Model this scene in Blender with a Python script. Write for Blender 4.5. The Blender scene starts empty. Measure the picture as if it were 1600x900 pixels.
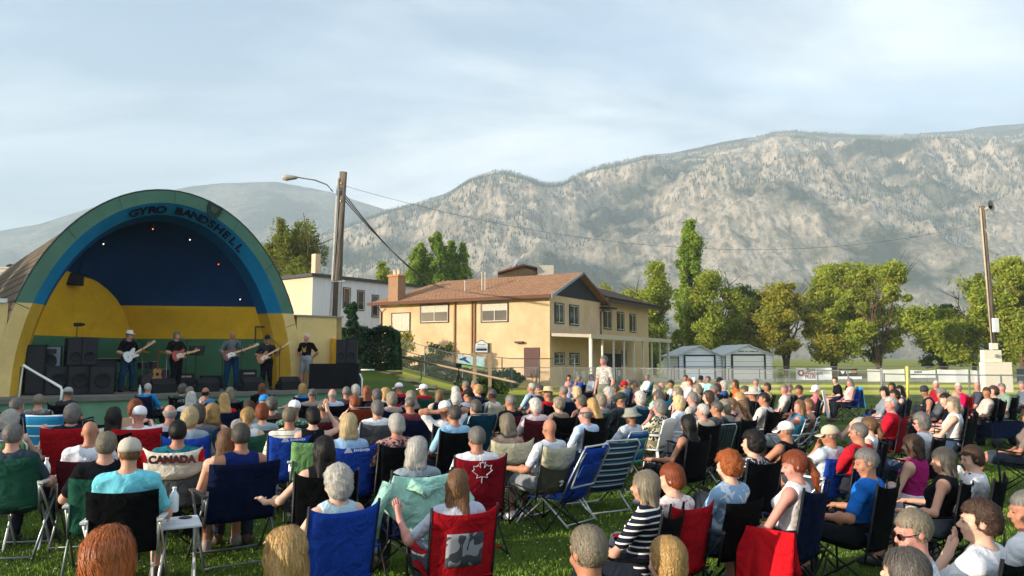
import bpy, bmesh, math, random
import numpy as np
from mathutils import Vector, Matrix, Euler
PI=math.pi; R=math.radians
rnd=random.Random(7)
# ---------------------------------------------------------------- camera, sky, sun, exposure
SC=bpy.context.scene; COL=SC.collection
CAM_H=1.8; FPX=1155.0; HZ=559.0
PITCH=math.atan((HZ-450)/FPX)
cam=bpy.data.cameras.new('camera'); cam.sensor_width=36; cam.lens=36*FPX/1600; cam.clip_end=30000; cam.clip_start=.05
co=bpy.data.objects.new('camera',cam); COL.objects.link(co); co.location=(0,0,CAM_H); co.rotation_euler=(PI/2+PITCH,0,0); SC.camera=co
SUN_EL=R(12); SUN_AZ=(-.91,-.415)     # towards the sun, horizontally
n_=math.hypot(*SUN_AZ); SUN_AZ=(SUN_AZ[0]/n_,SUN_AZ[1]/n_)
SUN_DIR=Vector((SUN_AZ[0]*math.cos(SUN_EL),SUN_AZ[1]*math.cos(SUN_EL),math.sin(SUN_EL)))
W=bpy.data.worlds.new('World'); SC.world=W; W.use_nodes=True
nt=W.node_tree; N=nt.nodes; L=nt.links; N.clear()
sky=N.new('ShaderNodeTexSky'); sky.sky_type='NISHITA'; sky.sun_disc=False; sky.sun_elevation=SUN_EL
sky.sun_rotation=math.atan2(SUN_AZ[0],SUN_AZ[1]); sky.dust_density=1.6; sky.air_density=1.0; sky.ozone_density=2.2
bg=N.new('ShaderNodeBackground'); bg.inputs[1].default_value=.15
wo=N.new('ShaderNodeOutputWorld'); tc=N.new('ShaderNodeTexCoord')
sep=N.new('ShaderNodeSeparateXYZ'); L.new(tc.outputs['Generated'],sep.inputs[0])
def wmath(op,a,b=None):
    m=N.new('ShaderNodeMath'); m.operation=op
    for i,v in enumerate((a,b)):
        if v is None: continue
        if isinstance(v,(int,float)): m.inputs[i].default_value=v
        else: L.new(v,m.inputs[i])
    return m.outputs[0]
# thin high cloud on a plane far overhead: direction divided by its height, so the streaks converge at the horizon
zz=wmath('ADD',wmath('MAXIMUM',sep.outputs[2],0.0),.16)
cb=N.new('ShaderNodeCombineXYZ'); L.new(wmath('DIVIDE',sep.outputs[0],zz),cb.inputs[0]); L.new(wmath('DIVIDE',sep.outputs[1],zz),cb.inputs[1])
mp=N.new('ShaderNodeMapping'); mp.inputs['Rotation'].default_value=(0,0,R(24)); mp.inputs['Scale'].default_value=(.5,1.05,1); L.new(cb.outputs[0],mp.inputs[0])
no=N.new('ShaderNodeTexNoise'); no.inputs['Scale'].default_value=1.25; no.inputs['Detail'].default_value=9; no.inputs['Roughness'].default_value=.52; no.inputs['Distortion'].default_value=.6
L.new(mp.outputs[0],no.inputs['Vector'])
cr=N.new('ShaderNodeValToRGB'); cr.color_ramp.elements[0].position=.40; cr.color_ramp.elements[1].position=.62
cr.color_ramp.elements[0].color=(.45,.45,.45,1); cr.color_ramp.elements[1].color=(.97,.97,.97,1)
L.new(no.outputs[0],cr.inputs[0])
no2=N.new('ShaderNodeTexNoise'); no2.inputs['Scale'].default_value=1.1; no2.inputs['Detail'].default_value=9; no2.inputs['Roughness'].default_value=.6; no2.inputs['Distortion'].default_value=.3; L.new(mp.outputs[0],no2.inputs['Vector'])
cr2=N.new('ShaderNodeValToRGB'); cr2.color_ramp.elements[0].position=.40; cr2.color_ramp.elements[1].position=.60
cr2.color_ramp.elements[0].color=(1.3,1.75,2.2,1); cr2.color_ramp.elements[1].color=(3.9,4.15,4.3,1); L.new(no2.outputs[0],cr2.inputs[0])
mx=N.new('ShaderNodeMixRGB'); L.new(cr.outputs[0],mx.inputs[0]); L.new(sky.outputs[0],mx.inputs[1])
L.new(cr2.outputs[0],mx.inputs[2]); L.new(mx.outputs[0],bg.inputs[0])
L.new(bg.outputs[0],wo.inputs[0])
sl=bpy.data.lights.new('sun','SUN'); sl.energy=4.1; sl.angle=R(.6); sl.color=(1,.86,.68)
so=bpy.data.objects.new('sun',sl); COL.objects.link(so); so.rotation_euler=SUN_DIR.to_track_quat('Z','Y').to_euler()
SC.view_settings.view_transform='Standard'; SC.view_settings.look='None'; SC.view_settings.exposure=1.12; SC.view_settings.gamma=1
SC.view_settings.use_curve_mapping=False
SC.cycles.max_bounces=6; SC.cycles.diffuse_bounces=3; SC.cycles.volume_bounces=1; SC.cycles.use_denoising=True
SC.cycles.transparent_max_bounces=12

# ---------------------------------------------------------------- helpers
def ray(px,py):
    v=Vector((px-800,FPX,-(py-450)))
    c,s=math.cos(PITCH),math.sin(PITCH)
    return Vector((v.x,v.y*c-v.z*s,v.y*s+v.z*c))
def at(px,py,Y):
    r=ray(px,py); t=Y/r.y; return Vector((r.x*t,Y,CAM_H+r.z*t))
def atz(px,py,z=0):
    r=ray(px,py); t=(z-CAM_H)/r.z; return Vector((r.x*t,r.y*t,z))
def lin(h):
    if isinstance(h,str):
        h=h.lstrip('#'); c=[int(h[i:i+2],16)/255 for i in (0,2,4)]
    else: c=list(h)
    return tuple(((x/12.92) if x<=.04045 else ((x+.055)/1.055)**2.4) for x in c)+(1,)
MC={}
def mat(kind,colr,rough=.8,metal=0,var=.12,vs=6,bump=.0,bs=40,stretch=(1,1,1),spec=.3,col2=None,emit=0,sheen=0,coord='Object',trans=0,fold=0):
    key=(kind,str(colr),rough,metal,var,vs,bump,bs,stretch,spec,str(col2),emit,sheen,coord,fold)
    if key in MC: return MC[key]
    m=bpy.data.materials.new(kind); m.use_nodes=True; t=m.node_tree; n=t.nodes; l=t.links
    b=n['Principled BSDF']; c=lin(colr)
    b.inputs['Roughness'].default_value=rough; b.inputs['Metallic'].default_value=metal
    b.inputs['Specular IOR Level'].default_value=spec
    if sheen: b.inputs['Sheen Weight'].default_value=sheen
    tcn=n.new('ShaderNodeTexCoord'); mpn=n.new('ShaderNodeMapping'); mpn.inputs['Scale'].default_value=stretch; l.new(tcn.outputs[coord],mpn.inputs[0])
    if var>0 or col2:
        t1=n.new('ShaderNodeTexNoise'); t1.inputs['Scale'].default_value=vs; t1.inputs['Detail'].default_value=5; t1.inputs['Roughness'].default_value=.6
        l.new(mpn.outputs[0],t1.inputs['Vector'])
        r_=n.new('ShaderNodeValToRGB'); r_.color_ramp.elements[0].position=.32; r_.color_ramp.elements[1].position=.68
        r_.color_ramp.elements[0].color=tuple(x*(1-var) for x in c[:3])+(1,)
        r_.color_ramp.elements[1].color=lin(col2) if col2 else tuple(min(1,x*(1+var)) for x in c[:3])+(1,)
        l.new(t1.outputs[0],r_.inputs[0]); l.new(r_.outputs[0],b.inputs['Base Color'])
    else: b.inputs['Base Color'].default_value=c
    if bump:
        t2=n.new('ShaderNodeTexNoise'); t2.inputs['Scale'].default_value=bs; t2.inputs['Detail'].default_value=4; l.new(mpn.outputs[0],t2.inputs['Vector'])
        bp=n.new('ShaderNodeBump'); bp.inputs['Strength'].default_value=bump; bp.inputs['Distance'].default_value=.02; l.new(t2.outputs[0],bp.inputs['Height']); l.new(bp.outputs[0],b.inputs['Normal'])
        if fold:
            t3=n.new('ShaderNodeTexNoise'); t3.inputs['Scale'].default_value=5; t3.inputs['Detail'].default_value=3; t3.inputs['Distortion'].default_value=1.5; l.new(tcn.outputs[coord],t3.inputs['Vector']); b3=n.new('ShaderNodeBump'); b3.inputs['Strength'].default_value=fold; b3.inputs['Distance'].default_value=.05; l.new(t3.outputs[0],b3.inputs['Height']); l.new(bp.outputs[0],b3.inputs['Normal']); l.new(b3.outputs[0],b.inputs['Normal'])
    if emit: b.inputs['Emission Color'].default_value=c; b.inputs['Emission Strength'].default_value=emit
    if trans: b.inputs['Transmission Weight'].default_value=trans
    MC[key]=m; return m
def stripes(kind,cols,scale,axis='Z',rough=.85,coord='Object',wob=.15):
    key=(kind,str(cols),scale,axis,coord)
    if key in MC: return MC[key]
    m=bpy.data.materials.new(kind); m.use_nodes=True; t=m.node_tree; n=t.nodes; l=t.links; b=n['Principled BSDF']
    b.inputs['Roughness'].default_value=rough; b.inputs['Specular IOR Level'].default_value=.2
    tcn=n.new('ShaderNodeTexCoord'); s=n.new('ShaderNodeSeparateXYZ'); l.new(tcn.outputs[coord],s.inputs[0])
    mu=n.new('ShaderNodeMath'); mu.operation='MULTIPLY'; mu.inputs[1].default_value=scale; l.new(s.outputs[axis],mu.inputs[0])
    fr=n.new('ShaderNodeMath'); fr.operation='FRACT'; l.new(mu.outputs[0],fr.inputs[0])
    r_=n.new('ShaderNodeValToRGB'); r_.color_ramp.interpolation='CONSTANT'
    k=len(cols)
    for i,c in enumerate(cols):
        p=c[0]; cc=lin(c[1])
        e=r_.color_ramp.elements[0] if i==0 else (r_.color_ramp.elements[1] if i==1 else r_.color_ramp.elements.new(p))
        e.position=p; e.color=cc
    l.new(fr.outputs[0],r_.inputs[0]); l.new(r_.outputs[0],b.inputs['Base Color']); MC[key]=m; return m
def meshdata(name,v,f,smooth=False,mats=None,mi=None):
    me=bpy.data.meshes.new(name)
    if isinstance(f,np.ndarray):
        v=np.asarray(v,dtype=np.float32); k=f.shape[1]
        me.vertices.add(len(v)); me.vertices.foreach_set('co',v.ravel())
        me.loops.add(f.size); me.loops.foreach_set('vertex_index',f.ravel().astype(np.int32))
        me.polygons.add(len(f)); me.polygons.foreach_set('loop_start',np.arange(0,f.size,k,dtype=np.int32)); me.polygons.foreach_set('loop_total',np.full(len(f),k,dtype=np.int32))
        me.update(calc_edges=True); me.validate()
    else:
        me.from_pydata([tuple(p) for p in v],[],[tuple(q) for q in f]); me.update()
    for m in (mats or []): me.materials.append(m)
    if mi is not None: me.polygons.foreach_set('material_index',np.asarray(mi,dtype=np.int32))
    if smooth: me.polygons.foreach_set('use_smooth',np.ones(len(me.polygons),dtype=bool))
    return me
def link(name,me,parent=None,m=None,loc=None,rot=None):
    o=bpy.data.objects.new(name,me); COL.objects.link(o)
    if parent: o.parent=parent
    if m is not None:
        if not me.materials: me.materials.append(None)
        o.material_slots[0].link='OBJECT'; o.material_slots[0].material=m
    if loc is not None: o.location=loc
    if rot is not None: o.rotation_euler=rot
    return o
def thing(name,label,cat,loc=(0,0,0),rz=0,group=None):
    o=bpy.data.objects.new(name,None); COL.objects.link(o); o.empty_display_size=.1; o.location=loc; o.rotation_euler=(0,0,rz)
    return tag(o,label,cat,group)
def tag(o,label,cat,group=None):
    o['label']=label; o['category']=cat
    if group: o['group']=group
    return o
def kindof(o,k): o['kind']=k; return o
class MB:
    def __init__(s): s.v=[]; s.f=[]
    def add(s,v,f):
        o=len(s.v); s.v+=[tuple(p) for p in v]; s.f+=[tuple(i+o for i in q) for q in f]; return s
    def box(s,c,d,rz=0,M=None):
        x,y,z=[q/2 for q in d]; vs=[]
        for sz in (-z,z):
            for sx,sy in ((-x,-y),(x,-y),(x,y),(-x,y)):
                p=Vector((sx,sy,sz))
                if M is not None: p=M@p
                elif rz: p=Matrix.Rotation(rz,3,'Z')@p
                vs.append(p+Vector(c))
        return s.add(vs,[(3,2,1,0),(4,5,6,7),(0,1,5,4),(1,2,6,5),(2,3,7,6),(3,0,4,7)])
    def tube(s,pts,r,n=8,r2=None,cap=True):
        pts=[Vector(p) for p in pts]; k=len(pts)
        if r2 is None: r2=r
        o=len(s.v); up=None
        for i,p in enumerate(pts):
            d=(pts[min(i+1,k-1)]-pts[max(i-1,0)]).normalized()
            if up is None: up=Vector((0,0,1)) if abs(d.z)<.9 else Vector((1,0,0))
            a=d.cross(up).normalized(); b=d.cross(a).normalized(); up=b.cross(d)
            if up.length<1e-4: up=Vector((0,1,0))
            rr=r[i] if isinstance(r,(list,tuple)) else r+(r2-r)*i/max(1,k-1)
            for j in range(n):
                t=2*PI*j/n; s.v.append(tuple(p+(a*math.cos(t)+b*math.sin(t))*rr))
        for i in range(k-1):
            for j in range(n):
                s.f.append((o+i*n+j,o+i*n+(j+1)%n,o+(i+1)*n+(j+1)%n,o+(i+1)*n+j))
        if cap:
            s.f.append(tuple(o+j for j in range(n))[::-1]); s.f.append(tuple(o+(k-1)*n+j for j in range(n)))
        return s
    def lathe(s,prof,n=20,c=(0,0,0),M=None):
        o=len(s.v); k=len(prof)
        for r,z in prof:
            for j in range(n):
                t=2*PI*j/n; p=Vector((r*math.cos(t),r*math.sin(t),z))
                if M is not None: p=M@p
                s.v.append(tuple(p+Vector(c)))
        for i in range(k-1):
            for j in range(n):
                s.f.append((o+i*n+j,o+i*n+(j+1)%n,o+(i+1)*n+(j+1)%n,o+(i+1)*n+j))
        s.f.append(tuple(o+j for j in range(n))[::-1]); s.f.append(tuple(o+(k-1)*n+j for j in range(n)))
        return s
    def poly(s,pts,nrm,th):
        """flat polygon extruded by th along nrm"""
        pts=[Vector(p) for p in pts]; n=Vector(nrm).normalized()*th; k=len(pts)
        return s.add(pts+[p+n for p in pts],[tuple(range(k))[::-1],tuple(range(k,2*k))]+[(i,(i+1)%k,k+(i+1)%k,k+i) for i in range(k)])
    def sheet(s,fn,nu,nv,th=0,closed=False):
        """grid surface fn(u,v); given th, a second skin th behind it"""
        o=len(s.v); P=[[Vector(fn(i/nu,j/nv)) for j in range(nv+1)] for i in range(nu+1)]
        for r_ in P:
            for p in r_: s.v.append(tuple(p))
        w=nv+1
        for i in range(nu):
            for j in range(nv): s.f.append((o+i*w+j,o+(i+1)*w+j,o+(i+1)*w+j+1,o+i*w+j+1))
        if th:
            o2=len(s.v)
            for i in range(nu+1):
                for j in range(nv+1):
                    du=P[min(i+1,nu)][j]-P[max(i-1,0)][j]; dv=P[i][min(j+1,nv)]-P[i][max(j-1,0)]
                    n=du.cross(dv); n=n.normalized() if n.length>1e-9 else Vector((0,0,1))
                    s.v.append(tuple(P[i][j]-n*th))
            for i in range(nu):
                for j in range(nv): s.f.append((o2+i*w+j+1,o2+(i+1)*w+j+1,o2+(i+1)*w+j,o2+i*w+j))
            ring=[i*w for i in range(nu+1)]+[nu*w+j for j in range(1,w)]+[i*w+nv for i in range(nu-1,-1,-1)]+[j for j in range(nv-1,0,-1)]
            for a,b in zip(ring,ring[1:]+ring[:1]): s.f.append((o+b,o+a,o2+a,o2+b))
        return s
    def data(s,name='mesh',smooth=False,bevel=0):
        me=meshdata(name,s.v,s.f,smooth)
        if bevel:
            bm=bmesh.new(); bm.from_mesh(me); bmesh.ops.bevel(bm,geom=bm.edges[:],offset=bevel,segments=2,affect='EDGES',profile=.6); bm.to_mesh(me); bm.free()
        return me
    def build(s,name,m,parent=None,smooth=False,bevel=0,loc=None,rot=None):
        return link(name,s.data(name,smooth,bevel),parent,m,loc,rot)
# ================================================================= SETTING
NR=np.random.RandomState(5)
LAT=NR.rand(257,257).astype(np.float32)
def vnoise(x,y):
    xi=np.floor(x).astype(int); yi=np.floor(y).astype(int); fx=x-xi; fy=y-yi
    fx=fx*fx*(3-2*fx); fy=fy*fy*(3-2*fy); a=LAT[xi%256,yi%256]; b=LAT[(xi+1)%256,yi%256]; c=LAT[xi%256,(yi+1)%256]; d=LAT[(xi+1)%256,(yi+1)%256]
    return (a*(1-fx)+b*fx)*(1-fy)+(c*(1-fx)+d*fx)*fy
def fbm(x,y,o=5,g=.5):
    s=0; a=1; t=0
    for i in range(o): s=s+a*vnoise(x+17.3*i,y+9.1*i); t+=a; a*=g; x=x*2.03; y=y*2.03
    return s/t
def ridged(x,y,o=6,g=.55):
    s=0; a=1; t=0
    for i in range(o): s=s+a*(1-abs(2*vnoise(x+31.7*i,y+5.9*i)-1)); t+=a; a*=g; x=x*2.07; y=y*2.07
    return s/t
def sst(x): x=np.clip(x,0,1); return x*x*(3-2*x)
def ground_z(x,y):
    return 1.45*sst((-1.2-x)/7.5)*sst((y-28)/9)*sst((75-y)/15) 
def gz(x,y): return float(ground_z(np.float64(x),np.float64(y)))
# ---- ground: one sheet, fine near the camera, coarse far off
def axis(lo,hi,n,p):
    t=np.linspace(-1,1,n); return np.sign(t)*np.abs(t)**p*(hi-lo)/2+(hi+lo)/2
gx=np.concatenate([np.linspace(-3700,-90,12),np.linspace(-80,80,161),np.linspace(90,4300,12)])
gy=np.concatenate([np.linspace(-300,-20,6),np.linspace(-15,110,126),np.linspace(130,4100,20)])
X,Y=np.meshgrid(gx,gy); Z=ground_z(X,Y)+.02*(fbm(X*.7,Y*.7,3)-.5)*(np.abs(Y)<110)
ny,nx=X.shape; idx=np.arange(nx*ny).reshape(ny,nx)
Fq=np.stack([idx[:-1,:-1],idx[:-1,1:],idx[1:,1:],idx[1:,:-1]],-1).reshape(-1,4)
def grass_mat():
    m=bpy.data.materials.new('lawn'); m.use_nodes=True; t=m.node_tree; n=t.nodes; l=t.links; b=n['Principled BSDF']; b.inputs['Roughness'].default_value=.9; b.inputs['Specular IOR Level'].default_value=.12
    tcn=n.new('ShaderNodeTexCoord')
    def nz(s,d=4,st=(1,1,1)):
        mpn=n.new('ShaderNodeMapping'); mpn.inputs['Scale'].default_value=st; l.new(tcn.outputs['Object'],mpn.inputs[0])
        q=n.new('ShaderNodeTexNoise'); q.inputs['Scale'].default_value=s; q.inputs['Detail'].default_value=d; l.new(mpn.outputs[0],q.inputs['Vector']); return q.outputs[0]
    def rp(src,c1,c2,p1=.35,p2=.65):
        r_=n.new('ShaderNodeValToRGB'); e=r_.color_ramp.elements; e[0].position=p1; e[1].position=p2; e[0].color=c1; e[1].color=c2; l.new(src,r_.inputs[0]); return r_.outputs[0]
    base=rp(nz(.55,6),(.030,.058,.008,1),(.066,.105,.014,1))
    fine=rp(nz(55,3),(.6,.6,.6,1),(1.35,1.35,1.35,1))
    mm=n.new('ShaderNodeMixRGB'); mm.blend_type='MULTIPLY'; mm.inputs[0].default_value=1; l.new(base,mm.inputs[1]); l.new(fine,mm.inputs[2])
    # ball field by distance: mown stripes along x, sunlit yellow painted into their colour
    sp=n.new('ShaderNodeSeparateXYZ'); l.new(tcn.outputs['Object'],sp.inputs[0])
    fld=n.new('ShaderNodeValToRGB'); fr=fld.color_ramp; fr.interpolation='LINEAR'
    mr=n.new('ShaderNodeMapRange'); mr.inputs['From Min'].default_value=20; mr.inputs['From Max'].default_value=60; l.new(sp.outputs['Y'],mr.inputs['Value'])
    pts=[(0,(0,0,0)),(.40,(0,0,0)),(.43,(.8,.8,.8)),(.53,(1,1,1)),(.545,(.35,.35,.35)),(.63,(.25,.25,.25)),(.645,(1,1,1)),(.74,(1,1,1)),(.755,(.3,.3,.3)),(1,(.3,.3,.3))]
    for i,(p,c) in enumerate(pts):
        e=fr.elements[i] if i<2 else fr.elements.new(p); e.position=p; e.color=c+(1,)
    l.new(mr.outputs[0],fld.inputs[0])
    m2=n.new('ShaderNodeMixRGB'); l.new(fld.outputs[0],m2.inputs[0]); l.new(mm.outputs[0],m2.inputs[1]); m2.inputs[2].default_value=(.58,.54,.08,1)
    l.new(m2.outputs[0],b.inputs['Base Color'])
    bp=n.new('ShaderNodeBump'); bp.inputs['Strength'].default_value=.7; bp.inputs['Distance'].default_value=.03; l.new(nz(30,4),bp.inputs['Height']); l.new(bp.outputs[0],b.inputs['Normal'])
    return m
LAWN=grass_mat()
kindof(link('ground',meshdata('ground',np.stack([X.ravel(),Y.ravel(),Z.ravel()],1),Fq,True,[LAWN])),'structure')
kindof(MB().add([(-60,55.5,.012),(90,55.5,.012),(90,64.6,.012),(-60,64.6,.012)],[(0,1,2,3)]).build('gravel_track',mat('gravel','#a39a88',.95,var=.15,vs=2,bump=.3,bs=8)),'structure')
# ---- mountains
def rock_mat(name,rock1,rock2,wood,cover):
    m=bpy.data.materials.new(name); m.use_nodes=True; t=m.node_tree; n=t.nodes; l=t.links; b=n['Principled BSDF']; b.inputs['Roughness'].default_value=.95; b.inputs['Specular IOR Level'].default_value=.05
    tcn=n.new('ShaderNodeTexCoord')
    def nz(s,d,st=(1,1,1),ro=.6):
        mpn=n.new('ShaderNodeMapping'); mpn.inputs['Scale'].default_value=st; l.new(tcn.outputs['Object'],mpn.inputs[0])
        q=n.new('ShaderNodeTexNoise'); q.inputs['Scale'].default_value=s; q.inputs['Detail'].default_value=d; q.inputs['Roughness'].default_value=ro; l.new(mpn.outputs[0],q.inputs['Vector']); return q.outputs[0]
    def rp(src,c1,c2,p1,p2):
        r_=n.new('ShaderNodeValToRGB'); e=r_.color_ramp.elements; e[0].position=p1; e[1].position=p2; e[0].color=c1+(1,); e[1].color=c2+(1,); l.new(src,r_.inputs[0]); return r_.outputs[0]
    rock=rp(nz(.022,9,(1,1,.5),.7),rock1,rock2,.38,.60)
    big=rp(nz(.0035,7,(1,1,1.4),.62),(0,0,0),(1,1,1),cover,cover+.10)
    sm=rp(nz(.055,3,(1,1,.45)),(0,0,0),(1,1,1),.50,.60)
    a=n.new('ShaderNodeMath'); a.operation='MAXIMUM'; l.new(big,a.inputs[0])
    sm2=n.new('ShaderNodeMath'); sm2.operation='MULTIPLY'; l.new(sm,sm2.inputs[0]); sm2.inputs[1].default_value=.55; l.new(sm2.outputs[0],a.inputs[1])
    mm=n.new('ShaderNodeMixRGB'); l.new(a.outputs[0],mm.inputs[0]); l.new(rock,mm.inputs[1]); mm.inputs[2].default_value=wood+(1,); l.new(mm.outputs[0],b.inputs['Base Color'])
    bp=n.new('ShaderNodeBump'); bp.inputs['Strength'].default_value=1.0; bp.inputs['Distance'].default_value=45; l.new(nz(.02,9,(1,1,.7),.65),bp.inputs['Height']); l.new(bp.outputs[0],b.inputs['Normal'])
    return m
def mountain(name,prof,r0,r1,m,nu=760,nv=240,amp=1.0,seed=0,foot=0.0):
    px=np.linspace(prof[0][0],prof[-1][0],nu)
    ys=np.interp(px,[p[0] for p in prof],[p[1] for p in prof])
    k=np.hanning(9); k/=k.sum(); ysm=np.convolve(np.pad(ys,4,'edge'),k,'valid')
    v=np.linspace(0,1.25,nv)
    dirs=np.array([tuple(ray(a,b)) for a,b in zip(px,ysm)]); az=dirs[:,0]/dirs[:,1]; el=dirs[:,2]/dirs[:,1]
    rr=r0+(r1-r0)*v; RR,EL=np.meshgrid(rr,el,indexing='ij'); AZ=np.broadcast_to(az,RR.shape); V=np.broadcast_to(v[:,None],RR.shape)
    Xm=AZ*RR; Ym=RR
    top=EL*r1
    f=np.where(V<=1,np.clip(V,0,1)**.72,1-(V-1)*1.6)
    s=1/ (r1*.13)
    n1=ridged(Xm*s+seed+3.3,Ym*s*1.3+seed,7,.58)-.55
    n2=ridged(Xm*s*3.1+seed,Ym*s*3.1+40,5,.6)-.55
    w=np.clip(1-np.abs(V-.45)*1.7,0.08,1)
    wr=np.clip((1-V)*2.0,.02,1)**2.0*(V<=1)+.01*(V>1); n0=fbm(Xm*s*.35+seed,Ym*s*.35,3)-.5
    Zm=top*f*(1+.22*n0*wr)+CAM_H*V+amp*r1*(.065*n1+.055*(fbm(Xm*s*1.3+9,Ym*s*1.3,4)-.5)+.032*n2)*w*wr
    lim=CAM_H+EL*RR*(1-.045*np.clip(1-V,0,1)-.0035*(1-n2*1.5)*(V<1)); Zm=np.where(V<1,np.minimum(Zm,lim),Zm)
    Zm=np.where(V<.02,-5+foot,Zm)
    i=np.arange(nu*nv).reshape(nv,nu); F_=np.stack([i[:-1,:-1],i[:-1,1:],i[1:,1:],i[1:,:-1]],-1).reshape(-1,4)
    o=link(name,meshdata(name,np.stack([Xm.ravel(),Ym.ravel(),Zm.ravel()],1),F_,True,[m])); kindof(o,'structure')
    return Xm,Ym,Zm,V
main_prof=[(300,420),(420,395),(540,352),(600,330),(650,316),(700,300),(735,277),(765,267),(790,265),(815,272),(850,286),(880,284),(905,270),(935,259),(975,250),(1010,241),(1050,238),(1090,230),(1130,220),(1190,212),(1215,205),(1240,203),(1265,206),(1300,208),(1400,209),(1480,208),(1540,206),(1600,199),(1700,190),(1850,200)]
MM=mountain('mountain',main_prof,1250,2700,rock_mat('granite_slope',(.40,.32,.23),(.80,.66,.50),(.045,.058,.028),.475),seed=11,amp=1.25)
mountain('far_mountain',[(-250,385),(-100,372),(0,360),(60,350),(110,334),(160,318),(200,312),(250,300),(300,290),(350,285),(430,283),(470,290),(520,300),(560,314),(600,326),(660,345),(760,370),(900,400)],2450,3500,rock_mat('wooded_slope',(.13,.13,.09),(.30,.27,.20),(.030,.042,.024),.44),nu=420,nv=110,seed=77,amp=.6)
mountain('far_ridge',[(1380,215),(1450,206),(1500,203),(1535,197),(1570,194),(1600,192),(1700,186),(1850,190)],2500,3050,rock_mat('dark_wooded_slope',(.05,.06,.04),(.09,.10,.07),(.02,.03,.02),.40),nu=200,nv=50,seed=55,amp=.3)
# conifers standing on the slopes: a far-off wood, one mass
def mountain_trees(n):
    Xm,Ym,Zm,V=MM; nv,nu=Xm.shape
    i=NR.randint(int(nv*.12),int(nv*.815),n*2); j=NR.randint(0,nu-1,n*2)
    fx=NR.rand(n*2)
    x=Xm[i,j]*(1-fx)+Xm[i,j+1]*fx; y=Ym[i,j]; z=Zm[i,j]*(1-fx)+Zm[i,j+1]*fx
    d=fbm(x*.006,y*.006+7,4); up=V[i,j]
    keep=(d+.25*up+.12*NR.rand(n*2))>.66; x,y,z=x[keep][:n],y[keep][:n],z[keep][:n]; k=len(x)
    h=5+7*NR.rand(k); r=h*.2
    P=[]; 
    for a in range(4):
        P.append(np.stack([x+r*math.cos(a*PI/2+.4),y+r*math.sin(a*PI/2+.4),z-2],1))
    P.append(np.stack([x,y,z+h],1)); Vv=np.stack(P,1).reshape(-1,3)
    b=(np.arange(k)*5)[:,None]; F_=np.concatenate([b+np.array([[0,1,4]]),b+np.array([[1,2,4]]),b+np.array([[2,3,4]]),b+np.array([[3,0,4]])])
    o=link('mountain_forest',meshdata('mountain_forest',Vv,F_,False,[mat('conifer','#3a4630',.95,var=.3,vs=.02)])); kindof(o,'stuff'); o['label']='dark conifers scattered over the rocky mountain slope'
mountain_trees(26000)
# ---- haze
HB=MB().box((300,1830,508),(8200,4700,1022))
hz_=HB.data('haze'); hm=bpy.data.materials.new('haze_air'); hm.use_nodes=True; t=hm.node_tree; t.nodes.remove(t.nodes['Principled BSDF'])
pv=t.nodes.new('ShaderNodeVolumePrincipled'); pv.inputs['Color'].default_value=(.74,.87,1.0,1); pv.inputs['Density'].default_value=2.7e-4; pv.inputs['Anisotropy'].default_value=.0
t.links.new(pv.outputs[0],t.nodes['Material Output'].inputs['Volume']); hz_.materials.append(hm)
kindof(link('haze',hz_),'stuff')

# ---- trees
def leaf_mat(key,c1,c2,c3):
    k=('leaf',key)
    if k in MC: return MC[k]
    m=bpy.data.materials.new('leaf_'+key); m.use_nodes=True; t=m.node_tree; n=t.nodes; l=t.links; b=n['Principled BSDF']; b.inputs['Roughness'].default_value=.6; b.inputs['Specular IOR Level'].default_value=.2
    g=n.new('ShaderNodeTexCoord'); q=n.new('ShaderNodeTexNoise'); q.inputs['Scale'].default_value=.7; q.inputs['Detail'].default_value=6; q.inputs['Roughness'].default_value=.75; l.new(g.outputs['Object'],q.inputs['Vector'])
    r_=n.new('ShaderNodeValToRGB'); e=r_.color_ramp.elements; e[0].position=.33; e[1].position=.52; e[0].color=lin(c1); e[1].color=lin(c2); e2=e.new(.68); e2.color=lin(c3); l.new(q.outputs[0],r_.inputs[0]); l.new(r_.outputs[0],b.inputs['Base Color'])
    tr=n.new('ShaderNodeBsdfTranslucent'); l.new(r_.outputs[0],tr.inputs[0]); mx=n.new('ShaderNodeMixShader'); mx.inputs[0].default_value=.42; l.new(b.outputs[0],mx.inputs[1]); l.new(tr.outputs[0],mx.inputs[2]); l.new(mx.outputs[0],n['Material Output'].inputs[0])
    MC[k]=m; return m
LEAF={'elm':leaf_mat('elm','#66792a','#9aa640','#bdba55'),'poplar':leaf_mat('poplar','#5d7830','#8aa23d','#a5b248'),'dark':leaf_mat('dark','#35491f','#4b6229','#627a35'),'yellow':leaf_mat('yellow','#6c7a2c','#9c9a3a','#b9a344'),'willow':leaf_mat('willow','#5a6626','#848a35','#a6a548'),'conifer':leaf_mat('conifer','#26402a','#345436','#456b42')}
def leaf_mesh(C,size,rs,asp=.6):
    n=len(C); a=rs.randn(n,3); a/=np.linalg.norm(a,axis=1,keepdims=True)+1e-9; b=np.cross(a,rs.randn(n,3)); b/=np.linalg.norm(b,axis=1,keepdims=True)+1e-9
    s=(size*(.6+.8*rs.rand(n)))[:,None]; a=a*s; b=b*s*asp
    V=np.stack([C-a,C+b*.9,C+a,C-b*.9],1).reshape(-1,3); F_=np.arange(4*n).reshape(-1,4); return V,F_
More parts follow.
